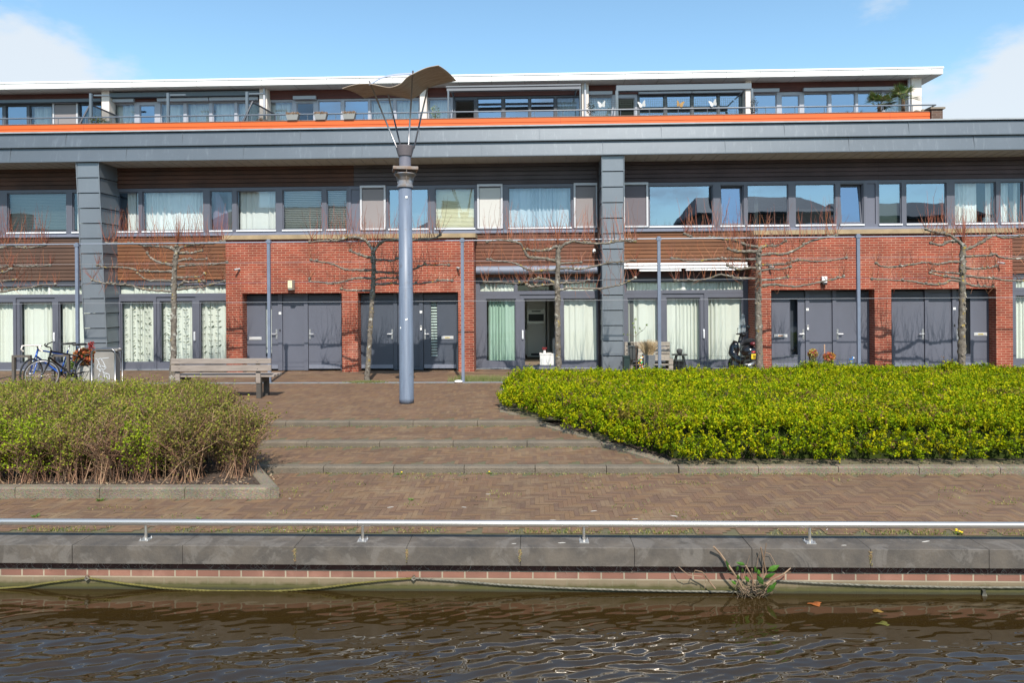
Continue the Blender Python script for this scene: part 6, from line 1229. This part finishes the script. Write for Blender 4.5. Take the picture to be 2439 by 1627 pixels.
# photinia in concrete tub
def pot_plant(x, y, z0, label, cat_, pot, foliage): pass
cx_ = XX(208, 15.6, 860); t_ = thing('potted_shrub', 'orange-red leafed shrub in a pale concrete tub beside the bin', 'potted plant', (cx_, 15.6, 0)); m = MB(); hw = .17; zt_ = ZZ(873, 15.4, 206)
m.prism([(cx_-hw*.85, 15.45, 0), (cx_+hw*.85, 15.45, 0), (cx_+hw*.85, 15.8, 0), (cx_-hw*.85, 15.8, 0)][::1], (0,0,1), zt_); m.build('tub', mat('pale_concrete', (.42,.41,.37), .9, var=.3), t_, bevel=.01)
m = MB(); leafcloud(m, (cx_-.03, 15.55, ZZ(850, 15.6, 206)), (.25,.2,.22), 1300, .04, [(.42,.10,.03), (.50,.15,.04), (.35,.05,.03), (.45,.25,.08), (.12,.16,.03)]); leafcloud(m, (cx_+.09, 15.6, ZZ(826, 15.6, 219)), (.07,.08,.14), 120, .03, [(.40,.04,.03), (.30,.03,.03)]); m.build('foliage', leaf_attr, t_, attr=True); m = MB()
for k in range(9): m.tube([(cx_, 15.6, zt_-.02), (cx_+jit(.15), 15.6+jit(.1), zt_+.3)], .008, 5)
m.build('stems', mat('twig_brown'), t_)
cx2 = XX(172, 16.2, 860); t_ = thing('potted_shrub', 'small bright green bush half hidden behind the bicycles', 'potted plant', (cx2, 16.2, 0)); m = MB(); leafcloud(m, (cx2, 16.2, .42), (.14,.14,.14), 240, .04, [(.14,.26,.03), (.2,.3,.05)]); m.build('foliage', leaf_attr, t_, attr=True); MB().lathe([(.12, 0), (.15, .28)], (cx2, 16.2, 0), 14).build('tub', mat('grey_planter'), t_)
# ---- right-hand doorstep clutter
pal_m = mat('pallet_wood', (.36,.32,.27), .85, var=.5, vscale=4, stretch=(1,1,8), col2=(.22,.19,.155))
q = lambda x, y, Y: P(1480+x/6.187, 740+y/6.187, Y)
pf = thing('pallet_bench', 'grey pallet-wood bench against the sliding doors, left of the black stool', 'bench', (XX(1545, 17.6, 870), 17.6, 0))
Yp = 17.9; xa, xb = q(70, 500, Yp).x, q(710, 500, Yp).x
for k, (ya, yb2) in enumerate(((462,520), (535,575), (585,632), (645,700))): MB().box(xa, xb, Yp, Yp+.025, q(300, yb2, Yp).z, q(300, ya, Yp).z).build('back_board', pal_m, pf)
for x in (70, 370, 690): MB().box(q(x, 500, Yp).x-.03, q(x, 500, Yp).x+.05, Yp+.026, Yp+.11, 0, q(300, 465, Yp).z).build('back_block', pal_m, pf)
Ys = 17.35; xa, xb = q(105, 800, Ys).x, q(762, 800, Ys).x
for (ya, yb2) in ((712,735), (790,808), (862,880)): MB().box(xa, xb, Ys, Yp-.005, q(300, yb2, Ys).z, q(300, ya, Ys).z).build('seat_board', pal_m, pf)
for x in (110, 400, 700):
    for (ya, yb2) in ((737,788), (810,860)): MB().box(q(x, 800, Ys).x, q(x, 800, Ys).x+.11, Ys+.005, Ys+.45, q(300, yb2, Ys).z+.002, q(300, ya, Ys).z-.002).build('seat_block', pal_m, pf)
m = MB()   # blurred black lettering on the top back board
for (x0_, w_, ch) in ((100, 34, 'B'), (136, 24, 'E'), (164, 26, 'S')):
    segs = {'B': [(0,0,0,1), (0,1,.8,1), (0,.5,.8,.5), (0,0,.8,0), (.8,0,1,.5), (.8,1,.8,.5)], 'E': [(0,0,0,1), (0,1,1,1), (0,.5,.8,.5), (0,0,1,0)], 'S': [(1,1,0,1), (0,1,0,.5), (0,.5,1,.5), (1,.5,1,0), (1,0,0,0)]}[ch]
    for (a, b_, c_, d_) in segs:
        A, B = q(x0_+a*w_*.8, 512-b_*34, Yp-.003), q(x0_+c_*w_*.8, 512-d_*34, Yp-.003); m.obox((A+B)/2, B-A, (0,1,0), (B-A).cross(Vector((0,1,0))), (B-A).length/2+.004, .002, .007)
m.build('lettering', black_m, pf)
Yt_ = 17.3; bk_ = thing('waste_basket', 'dark grey plastic bin on the left end of the pallet bench', 'bin', tuple(q(175, 720, Yt_))); c0 = q(180, 720, Yt_); c1 = q(180, 535, Yt_); m = MB(); i_ = [(-.11,-.09),(.11,-.09),(.11,.09),(-.11,.09)]; m.v += [(c0.x+a*.8, Yt_+b_*.8, c0.z) for a, b_ in i_]+[(c1.x+a, Yt_+b_, c1.z) for a, b_ in i_]; m.c += [(1,1,1)]*8; m.f += [(0,3,2,1),(4,5,6,7),(0,1,5,4),(1,2,6,5),(2,3,7,6),(3,0,4,7)]; m.mi += [0]*6; m.build('bin_body', mat('dark_grey_plastic', (.06,.065,.065), .5), bk_); MB().box(c1.x-.125, c1.x+.125, Yt_-.105, Yt_+.105, c1.z+.001, c1.z+.025).build('rim', mat('dark_grey_plastic'), bk_)
dc = thing('dark_crate', 'dark green crate low at the zinc pillar left of the pallet bench', 'crate', tuple(q(80, 900, 17.2))); c0 = q(80, 900, 17.2); MB().box(c0.x-.07, c0.x+.07, 17.15, 17.5, 0, .42).build('crate_body', mat('dark_green_plastic', (.012,.03,.028), .5), dc); MB().box(c0.x-.08, c0.x+.08, 17.14, 17.51, .421, .45).build('lid', mat('dark_green_plastic'), dc); 
Yg = 16.75; gp_ = thing('tall_planter', 'tall grey slatted planter of straw-coloured ornamental grass', 'planter', (q(395, 900, Yg).x, Yg, 0)); c1 = q(400, 650, Yg); m = MB(); i_ = [(-.145,-.13),(.145,-.13),(.145,.13),(-.145,.13)]; m.v += [(c1.x+a*.68, Yg+b_*.68, 0) for a, b_ in i_]+[(c1.x+a, Yg+b_, c1.z) for a, b_ in i_]; m.c += [(1,1,1)]*8; m.f += [(0,3,2,1),(4,5,6,7),(0,1,5,4),(1,2,6,5),(2,3,7,6),(3,0,4,7)]; m.mi += [0]*6
m.build('pot', mat('fluted_grey_pot', (.17,.18,.19), .6, var=.15), gp_)
m = MB()
for k in range(-6, 7): m.obox((c1.x+k*.018, Yg-.11-.0, c1.z/2), (1,0,0), (0,1,0), (k*.006, -.042/c1.z, 1), .003, .004, c1.z/2)
m.build('flutes', mat('fluted_grey_pot'), gp_)
m = MB()
for k in range(900):
    p = c1+Vector((jit(.10), jit(.09), 0)); d = Vector((random.gauss(0,.35), random.gauss(0,.3), 1)).normalized(); Ls = random.uniform(.15,.42); m.tube([p, p+d*Ls*.6, p+d*Ls+Vector((random.gauss(0,.05), 0, -.03))], [.003,.0025,.0015], 3, False, random.choice([(.36,.25,.13), (.45,.33,.18), (.25,.16,.08), (.5,.4,.25)]))
m.build('grass', straw_attr, gp_, attr=True)
sp_ = thing('sapling', 'thin young sapling with sparse pale leaves behind the straw grass', 'sapling', (q(215, 600, 16.95).x, 16.95, 0)); m = MB(); Yq = 16.95
b0 = q(222, 720, Yq); b0.z = 0
m.tube([b0, q(215, 520, Yq), q(215, 380, Yq), q(205, 280, Yq), q(195, 180, Yq), q(205, 90, Yq)], [.012,.010,.008,.006,.005,.003], 6); m.tube([q(217, 370, Yq), q(270, 320, Yq), q(340, 270, Yq), q(375, 200, Yq)], [.006,.005,.004,.002], 5); m.tube([q(213, 385, Yq), q(150, 360, Yq), q(90, 355, Yq), q(30, 350, Yq)], [.005,.004,.003,.002], 5); m.build('stem', mat('twig_brown'), sp_)
m = MB()
for (x, y, r_, nn_) in ((205,130,.04,20), (170,190,.035,16), (190,250,.035,14), (215,320,.03,12), (275,265,.035,16), (375,210,.035,18), (300,300,.02,5), (90,355,.03,5), (40,352,.02,4)): leafcloud(m, q(x, y, Yq), (r_, .03, r_), nn_, .022, [(.18,.28,.05), (.25,.34,.08)])
m.build('leaves', leaf_attr, sp_, attr=True)
def garland(x, y0, y1, Y, qq, label, n=30, w=.03):
    m = MB(); cs_ = [(.7,.12,.05), (.75,.5,.03), (.05,.35,.08), (.03,.2,.55), (.72,.3,.05), (.7,.7,.7)]
    for k in range(n): yy = y0+(y1-y0)*k/n; c = qq(x, yy, Y)+Vector((jit(w), jit(.02), 0)); a = random.random()*6; d = Vector((math.cos(a), -.2, math.sin(a)))*.035; e = Vector((-math.sin(a), .2, math.cos(a)))*.02; m.prism([c, c+d+e, c+d*1.2, c+d-e], (0,1,0), .006, col=random.choice(cs_))
    tp_ = qq(x, y0, Y); 
    t2 = thing('pinwheel', label, 'pinwheel', (tp_.x, Y, 0), 'bright garden pinwheels'); m.build('petals', mat('painted_plastic', (.5,.5,.5), .4, attr=True), t2, attr=True); MB().tube([(tp_.x, Y+.04, 0), (tp_.x, Y+.04, tp_.z)], .005, 5).build('stick', mat('twig_brown'), t2)
garland(288, 670, 860, 16.6, q, 'rainbow pinwheel garland beside the tall grey planter'); q4 = lambda x, y, Y: P(1820+x/3.734, 530+y/3.734, Y)
garland(782, 1205, 1285, 16.4, q4, 'small rainbow pinwheel left of the post before the right porch', 16, .035)
st_ = thing('stool', 'black splayed-leg stool with a round top by the sliding door', 'stool', (q(860, 880, 17.4).x, 17.4, 0)); c = q(858, 643, 17.4); m = MB(); m.lathe([(.20, -.02), (.20, 0)], (c.x, 17.4, c.z), 20); m.build('seat', black_m, st_)
for (a, b_) in ((-1,-1),(1,-1),(1,1),(-1,1)): m = MB(); m.tube([(c.x+a*.08, 17.4+b_*.07, c.z-.02), (c.x+a*.16, 17.4+b_*.15, 0)], [.018, .013], 6); m.build('leg', black_m, st_)
lt = thing('candle_pot', 'dark stone candle pot standing on the black stool', 'candle holder', tuple(c)); MB().lathe([(.035, .001), (.065, .03), (.078, .08), (.07, .12), (.045, .135)], c, 14).build('pot', mat('dark_stone', (.06,.06,.06), .8, bump=1, bscale=80), lt)
bx = thing('bucket', 'black tub on the ground under the stool', 'tub', (q(850, 880, 17.75).x, 17.75, 0)); MB().lathe([(.12, 0), (.15, .25), (.155, .27)], (q(830, 880, 17.75).x, 17.75, 0), 18).build('tub_body', mat('dark_grey_plastic'), bx); MB().lathe([(.165, .271), (.165, .285)], (q(830, 880, 17.75).x, 17.75, 0), 18).build('rim', black_m, bx)
# wire fence round the little garden
wf = thing('garden_wire_fence', 'thin low wire mesh fence along the hedge before the right doorsteps', 'wire fence', (XX(1700, 16, 880), 16.15, 0)); xa, xb = q(500, 800, 16.15).x, XX(2046, 16.15, 880); m = MB(); z1 = q(900, 672, 16.15).z
for k in range(5): z = .12+(z1-.12)*k/4; m.tube([(xa, 16.15, z), (xb, 16.15, z)], .0022, 3)
x = xa
while x < xb: m.tube([(x, 16.15, .02), (x, 16.15, z1)], .0018, 3); x += .11
m.build('mesh', mat('green_wire'), wf)
# scooter, seen from behind and to the side
scx = q(1800, 880, 17.0).x; sco = thing('scooter', 'black scooter with windscreen and yellow plate parked by the tree trunk', 'scooter', (scx, 17.0, 0))
gloss = mat('gloss_black', (.012,.012,.014), .18, coat=.6); Yc = 17.0
S = lambda x, y, dy=0: q(x, y, Yc+dy)
def sp_tube(pts, rads, nm, mt_, n_=10, dy=0): m = MB(); m.tube([S(x, y, d) for (x, y, d) in pts], rads, n_); return m.build(nm, mt_, sco, smooth=True)
def blob(x, y, dy, rx_, ry_, rz_, nm, mt_, ang=0): m = MB(); m.ball(S(x, y, dy), rx_, ry_, rz_, 16, 10, rot=Matrix.Rotation(ang, 3, 'Y')); return m.build(nm, mt_, sco, smooth=True)
m = MB(); m.tube([S(1690,450,.3), S(1650,540,.32), S(1640,620,.3), S(1690,700,.2), S(1780,740,.1), S(1850,720,.0), S(1900,650,-.1)], [.07,.10,.11,.10,.10,.10,.08], 12); m.ball(S(1870,590,-.05), .20, .25, .16, 16, 10); m.ball(S(1900,640,-.15), .13, .18, .15, 14, 10); m.ball(S(1680,560,.3), .10, .12, .20, 14, 10); m.build('body', gloss, sco, smooth=True)
m = MB(); m.tube([S(1770,500,.1), S(1840,462,.0), S(1930,455,-.1), S(1985,480,-.25)], [.05,.075,.09,.05], 12); m.build('seat', mat('seat_vinyl', (.02,.02,.022), .55), sco, smooth=True)
m = MB(); m.tube([S(1740,480,.3), S(1760,400,.3), S(1790,340,.3)], [.05,.05,.045], 10); m.ball(S(1790,350,.3), .09, .08, .06); m.tube([S(1700,345,.12), S(1790,340,.3), S(1870,320,.42)], [.018,.02,.018], 8); m.build('handlebar', black_m, sco, smooth=True)
m = MB(); m.tube([S(1870,325,.42), S(1860,270,.42)], .006, 5); m.ball(S(1868,240,.42), .055, .015, .045, 12, 8); a = m.build('mirror', black_m, sco, smooth=True); m = MB(); m.tube([S(1715,345,.12), S(1712,280,.12)], .005, 5); m.ball(S(1715,265,.12), .015, .01, .015); m.tube([S(1770,320,.2), S(1776,235,.2)], .005, 5); m.ball(S(1776,225,.2), .017, .012, .017); m.build('mirror', black_m, sco, smooth=True)
m = MB(); pts = [S(1700,360,.45), S(1735,200,.5), S(1770,60,.52), S(1790,45,.5), S(1815,70,.48), S(1830,220,.46), S(1830,330,.42)]; m.prism(pts, (0,1,0), .006); m.build('windscreen', mat('clear_screen', (.5,.55,.55), .1, trans=.8), sco)
for (x, y, dy, nm) in ((1690, 815, .45, 'front'), (1905, 815, -.25, 'rear')):
    c = S(x, y, dy); c.z = .215; ring = [c+Vector((math.cos(a/20*6.283)*.165*.75, math.cos(a/20*6.283)*.165*-.66, math.sin(a/20*6.283)*.165)) for a in range(20)]; m = MB(); m.tube(ring, .05, 8, closed=True); w_ = m.build('wheel', rubber, sco, smooth=True); m = MB(); m.ball(c, .10, .09, .11, 12, 8); m.build('rim', mat('grey_alloy', (.25,.25,.26), .35, metal=.6), w_, smooth=True)
m = MB(); m.ball(S(1880,800,-.1), .14, .12, .09, 12, 8); m.tube([S(1820,800,-.2), S(1960,790,-.3)], .035, 10); m.build('engine', mat('engine_grey', (.13,.13,.13), .4, metal=.5), sco, smooth=True)
m = MB(); m.tube([S(1870,810,-.3), S(1980,770,-.36)], .045, 12); m.build('exhaust', steel_d, sco, smooth=True)
c = S(1955,675,-.33); MB().obox(c, (1,.3,0), (-.3,1,0), (0,0,1), .075, .004, .06).build('number_plate', mat('plate_yellow', (.72,.48,.02), .5), sco); m = MB()
for k in range(4): m.obox(c+Vector((-.045+k*.03, -.012, .018)), (1,.3,0), (-.3,1,0), (0,0,1), .008, .003, .014); m.obox(c+Vector((-.045+k*.03, -.012, -.022)), (1,.3,0), (-.3,1,0), (0,0,1), .008, .003, .014)
m.build('plate_characters', black_m, sco)
blob(1950, 612, -.3, .06, .03, .022, 'tail_light', mat('red_lens', (.45,.01,.01), .3)); blob(1945, 490, -.28, .085, .07, .05, 'top_reflector', mat('dark_red_plastic', (.10,.008,.012), .35))
sp_tube([(1870,540,-.1),(1905,555,-.22),(1915,550,-.25)], [.02,.028,.01], 'side_decal', mat('pale_pink_decal', (.45,.25,.24), .5))
# flowers at the right porch
def flowering(u, v, r, n, cols, label, stick=False, Y=16.5):
    c = P(u, v, Y); t2 = thing('flowering_plant', label, 'plant', (c.x, Y, 0), 'flowering shrubs before the right porch'); m = MB(); leafcloud(m, c, r, n, .035, cols); leafcloud(m, c-Vector((0,0,.15)), (r[0]*.8, r[1], .15), n//2, .03, [(.14,.18,.03), (.2,.22,.05)]); m.build('foliage', leaf_attr, t2, attr=True); m = MB()
    for k in range(6): m.tube([(c.x+jit(.03), Y, 0), (c.x+jit(.1), Y+jit(.05), c.z)], .007, 5)
    m.build('stems', mat('twig_brown'), t2)
flowering(1936, 843, (.12,.1,.12), 260, [(.45,.10,.03), (.5,.4,.06), (.3,.05,.05), (.35,.32,.05)], 'red and yellow shrub, left one of two before the right porch door'); flowering(1975, 850, (.16,.1,.11), 320, [(.55,.14,.05), (.55,.38,.05), (.45,.07,.05)], 'orange and yellow shrub, right one of two before the right porch door')
c = q4(536, 1085, 16.6); t2 = thing('garden_stake', 'thin pale wooden stake behind the flowering shrubs', 'stake', (c.x, 16.6, 0)); MB().tube([(c.x, 16.6, 0), c], .017, 8).build('pole', mat('pale_stake', (.42,.27,.18), .8), t2)
# ================================================================== HEDGES
def leaves_np(name, Pn, size, cols, parent=None, up_bias=.6, seed=1, asp=.42, cin=None):
    rs = np.random.RandomState(seed); n = len(Pn); d = rs.normal(0, 1, (n, 3)); d[:, 2] += up_bias; d /= np.linalg.norm(d, axis=1)[:, None]
    e = rs.normal(0, 1, (n, 3)); s = np.cross(d, e); s /= np.linalg.norm(s, axis=1)[:, None]; sz = size*rs.uniform(.6, 1.35, (n, 1)); d = d*sz; s = s*sz*asp
    V = np.stack([Pn, Pn+d*.45+s, Pn+d*1.15, Pn+d*.45-s], 1).astype(np.float32); c = (cin if cin is not None else np.array(cols)[rs.randint(0, len(cols), n)])*rs.uniform(.85, 1.18, (n, 1)); C = np.ones((n, 4, 4), dtype=np.float32); C[:, :, :3] = c[:, None, :]
    me = bpy.data.meshes.new(name); me.vertices.add(n*4); me.vertices.foreach_set('co', V.reshape(-1)); me.loops.add(n*4); me.loops.foreach_set('vertex_index', np.arange(n*4)); me.polygons.add(n); me.polygons.foreach_set('loop_start', np.arange(0, n*4, 4)); me.update(calc_edges=True)
    ca = me.color_attributes.new('Col', 'FLOAT_COLOR', 'POINT'); ca.data.foreach_set('color', C.ravel()); me.materials.append(hleaf); o = bpy.data.objects.new(name, me); sc.collection.objects.link(o)
    if parent: o.parent = parent; o.location = -parent.location
    return o
hleaf = mat('hedge_leaf', (.5,.5,.5), .6, spec=.08, attr=True, transl=.28)
def vn(x, y, s, seed=0):   # cheap smooth noise
    return (np.sin(x*s*1.7+seed+1.3*np.sin(y*s*1.1+seed))+np.sin(y*s*1.9+seed*2+1.1*np.sin(x*s*1.3))+.6*np.sin((x+y)*s*3.1+seed))/2.6
# right hedge: clipped low mass of yellow-green bushes
rs = np.random.RandomState(11)
hg = thing('hedge', 'broad low yellow-green privet hedge filling the right bed', 'hedge', (6, 12, 0))
def hgt_r(x, y): return .335+.045*vn(x, y, 1.6, 1)+.03*vn(x, y, 4.2, 2)+np.where(x > 4.5, .05*np.clip((x-4.5)/3, 0, 1), 0)+.10*np.exp(-((x-5.9)**2/.5+(y-14)**2/.8))
def edge_d(x, y):   # distance inside the hedge outline (front, diagonal, left, back)
    d1 = y-(Y1+.20); ex, ey = RBx-RAx, Y1-RAy; Lh = math.hypot(ex, ey); nx_v, ny_v = -ey/Lh, ex/Lh; d2 = (x-RAx)*nx_v+(y-RAy)*ny_v-.20; d3 = x-(RAx+.20); d4 = 14.85-y
    return np.minimum(np.minimum(d1, d2), np.minimum(d3, d4))
n = 60000; x = rs.uniform(-1.2, 11.5, n); y = rs.uniform(8.8, 15.1, n); keep = x < (y*.83+.6); x, y = x[keep], y[keep]
def mound(x, y): return np.abs(np.sin(x*3.6+.9*np.sin(y*2.1)+.5*np.sin(x*1.3)))*np.abs(np.sin(y*3.3+.8*np.sin(x*2.3)))
wob = .08*vn(x, y, 2.3, 5)+.07*vn(x, y, 6, 7); ed = edge_d(x, y)+.13+wob; keep = (ed > 0) & (vn(x, y, 8.3, 3)+.7*vn(x, y, 15, 9)+rs.uniform(-.5, .5, len(x)) > -.72); x, y, ed = x[keep], y[keep], ed[keep]
prof = np.sqrt(np.clip(1-(1-np.clip(ed/.42, 0, 1))**2, 0, 1)); base = np.where(y > 11.2, 0, -.15+.15*(y-8.9)/2.3)
top = base+.10+(hgt_r(x, y)-.03+.075*mound(x, y)-base-.10)*prof+.018*vn(x, y, 17, 6)
side = ed < .30; z = np.where(side, base+.07+(top-base-.07)*rs.uniform(0, 1, len(x))**.7, top-np.abs(rs.normal(0, .03, len(x)))-.02)
stray = rs.uniform(0, 1, len(x)) < .035; z = np.where(stray & ~side, top+rs.uniform(.0, .05, len(x)), z)
ns_ = len(x); nl = 15
ax = rs.normal(0, .38, (ns_, 3)); ax[:, 2] += .9; ax[side, 1] -= .8; ax /= np.linalg.norm(ax, axis=1)[:, None]; Ls = rs.uniform(.07, .16, (ns_, 1))
tt_ = np.linspace(0, 1, nl)[None, :, None]; Pn = np.stack([x, y, z], 1)[:, None, :]+ax[:, None, :]*Ls[:, None, :]*tt_+rs.normal(0, .010, (ns_, nl, 3))
pal_ = np.array(HC_P := [(.24,.29,.003), (.31,.33,.004), (.16,.23,.003), (.08,.13,.003), (.37,.35,.005), (.19,.26,.004), (.11,.17,.003), (.28,.27,.006)]); sc_ = pal_[rs.randint(0, len(pal_), ns_)]
old = (vn(x, y, 1.1, 12) > .55) & (rs.uniform(0, 1, ns_) < .35); sc_[old] = (.19,.145,.03); brown = rs.uniform(0, 1, ns_) < .03; sc_[brown] = (.20,.11,.05)
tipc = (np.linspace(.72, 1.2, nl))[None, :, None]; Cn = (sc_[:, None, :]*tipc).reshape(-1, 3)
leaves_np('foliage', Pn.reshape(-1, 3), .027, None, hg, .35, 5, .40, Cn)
m = MB()   # woody interior
for k in range(2600):
    x_ = random.uniform(-.6, 11); y_ = random.uniform(9.2, 14.7)
    if edge_d(np.array(x_), np.array(y_)) < .08: continue
    b_ = 0 if y_ > 11.2 else -.15+.15*(y_-8.9)/2.3
    if y_ > 11.5 and k % 3: continue
    m.tube([(x_, y_, b_), (x_+jit(.12), y_+jit(.12), b_+.22), (x_+jit(.25), y_+jit(.2), b_+.45)], [.006,.005,.003], 4, False)
m.build('stems', mat('dark_twig', (.045,.03,.02), .9), hg)
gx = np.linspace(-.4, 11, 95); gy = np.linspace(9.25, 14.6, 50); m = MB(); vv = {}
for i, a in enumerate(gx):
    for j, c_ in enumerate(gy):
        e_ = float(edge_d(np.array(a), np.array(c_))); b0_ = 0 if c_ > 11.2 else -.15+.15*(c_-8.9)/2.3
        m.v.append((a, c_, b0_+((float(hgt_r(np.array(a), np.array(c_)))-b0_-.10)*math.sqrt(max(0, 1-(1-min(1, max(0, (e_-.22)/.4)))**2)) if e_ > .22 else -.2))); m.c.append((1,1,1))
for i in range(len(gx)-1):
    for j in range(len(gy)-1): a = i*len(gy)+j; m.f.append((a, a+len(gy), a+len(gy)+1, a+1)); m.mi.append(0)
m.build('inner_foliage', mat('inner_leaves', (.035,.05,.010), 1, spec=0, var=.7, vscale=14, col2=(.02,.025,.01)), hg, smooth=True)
# left bed: loose spiraea bushes with bare brown twigs
def shrub(x, y, z0, h, r, ntw, nlf, label, leafcols, group=None, bare=0.0, seed=1, name='bush'):
    rs = np.random.RandomState(seed); t2 = thing(name, label, 'bush', (x, y, z0), group or 'spiraea bushes in the left bed'); m = MB(); tips = []; LW = []
    for k in range(ntw):
        a = rs.uniform(0, 6.283); rr = rs.uniform(0, 1)**.6*r; hh = h*rs.uniform(.7, 1.06)*(1-.22*(rr/r)**2); b0_ = Vector((x+rs.normal(0, .10), y+rs.normal(0, .10), z0)); e = Vector((x+math.cos(a)*rr, y+math.sin(a)*rr, z0+hh)); mid = b0_.lerp(e, .45)+Vector((-math.cos(a)*rr*.14, -math.sin(a)*rr*.14, h*.06)); c_ = [(.17,.09,.05), (.25,.13,.075), (.09,.052,.032), (.30,.19,.11), (.13,.07,.04)][rs.randint(5)]
        pts = [b0_, mid, e]; m.tube(pts, [.0042, .0034, .0020], 3, False, c_)
        for q_ in range(11):
            t_ = rs.uniform(.12, .98); p = b0_.lerp(mid, t_*2) if t_ < .5 else mid.lerp(e, (t_-.5)*2); d = Vector((rs.normal(0,.7), rs.normal(0,.7), .6)).normalized()*rs.uniform(.07,.19); m.tube([p, p+d], [.0026, .0015], 3, False, c_); tips.append(p+d); tips.append(p+d*.6)
        tips.append(e)
        LW += [rs.uniform(0, 1)**1.6*1.6+.06]*(len(tips)-len(LW))
    m.build('twigs', straw_attr, t2, attr=True)
    T = np.array([tuple(p) for p in tips]); zz_ = (T[:, 2]-z0)/h; wgt = np.clip(zz_*.9+.08+bare*-.5, .05, 1)*np.array(LW); ix = rs.choice(len(T), nlf, p=wgt/wgt.sum()); Pn = T[ix]+rs.normal(0, .018, (nlf, 3)); leaves_np('foliage', Pn, .021, leafcols, t2, .4, seed, .5); return t2
LG = [(.20,.25,.025), (.28,.31,.03), (.13,.18,.02), (.30,.27,.05), (.22,.20,.04)]; LGb = [(.24,.31,.015), (.32,.39,.02), (.15,.22,.015)]; LGo = [(.19,.20,.035), (.26,.25,.045), (.17,.14,.04), (.22,.15,.06), (.12,.13,.025)]
FR = [(-20, 8.05, 'bright green bush at the left picture edge', LGb, 0, .85), (78, 8.15, 'bright green leafy bush second from the left edge of the bed', LGb, 0, .8), (172, 8.2, 'green bush left of the bare brown one', LG, .1, .85), (258, 8.15, 'nearly bare brown bush with upright reddish stems', LGo, .9, .85), (348, 8.25, 'small yellow-green bush right of the bare brown one', LGb, .2, .7), (440, 8.2, 'olive bush in front of the bench, near the kerb', LGo, .2, .9), (572, 8.4, 'wide twiggy olive bush at the right corner of the left bed', LGo, .3, .95)]
for k, (u, y, lb, lc, br, hh) in enumerate(FR):
    b0_ = G(u, 1165, ZQ+.09); x = P(u, 1150, y).x; shrub(x, y, ZQ+.09, hh*.92, .46, 105, 4200 if br < .5 else 900, lb, lc, bare=br, seed=40+k)
k = 0
pos_ = []
for row in range(1, 10):
    y = 8.2+row*.43; xr = XK-.25-(y-YK)*.655; x = xr-.12-(.0 if row % 2 else .25)
    while x > -y*.76-.6:
        pos_.append((x+jit(.08), y+jit(.08), row)); x -= .52
protos = []
for i, (x, y, row) in enumerate(pos_):
    z0 = ZQ+.09+(y-7.9)*.03; right = x > XK-.25-(y-YK)*.655-.8; hs_ = min(1.0, (2.14-.134*y-z0)/.88)
    pi = 0 if right else 1+(i % 2)
    lab = 'olive twiggy bush along the right side of the left bed' if right else 'bushy green spiraea in the thick of the left bed'
    pr = next((p for p in protos if p[0] == pi), None)
    if pr is None:
        s_ = shrub(x, y, z0, .88, .46, 90, 3400, lab, LGo+LG[:2] if pi == 0 else LG, seed=90+pi); 
        for ch in s_.children: ch.location = (0, 0, 0); ch.data.transform(Matrix.Translation((-x, -y, -z0)))
        protos.append((pi, s_))
    if pr is not None: s_ = clone(pr[1], (x, y, z0), lab, rz=random.random()*6.28)
    s_.scale = (1, 1, hs_*random.uniform(.88, 1.04))
# dead leaves on the beds
m = MB()
for k in range(1500):
    x_, y_ = random.uniform(-8, -3.1), 7.9+abs(random.gauss(0, .35)); 
    if random.random() < .25: x_, y_ = random.uniform(1.6, 9), 9.02+abs(random.gauss(0,.08))
    z_ = (ZQ+.095 if x_ < 0 else ZL1-.012); p = Vector((x_, y_, z_+random.random()*.012)); a = Vector((jit(1), jit(1), jit(.4))).normalized()*.022; b_ = Vector((jit(1), jit(1), jit(.4))).normalized()*.012; m.quad(p-a, p-b_, p+a, p+b_, random.choice([(.16,.09,.05), (.24,.16,.09), (.10,.06,.04), (.3,.22,.14)]))
tag(m.build('dead_leaves', straw_attr, attr=True), 'brown dead leaves scattered on the soil of the beds', 'leaf litter', kind='stuff')
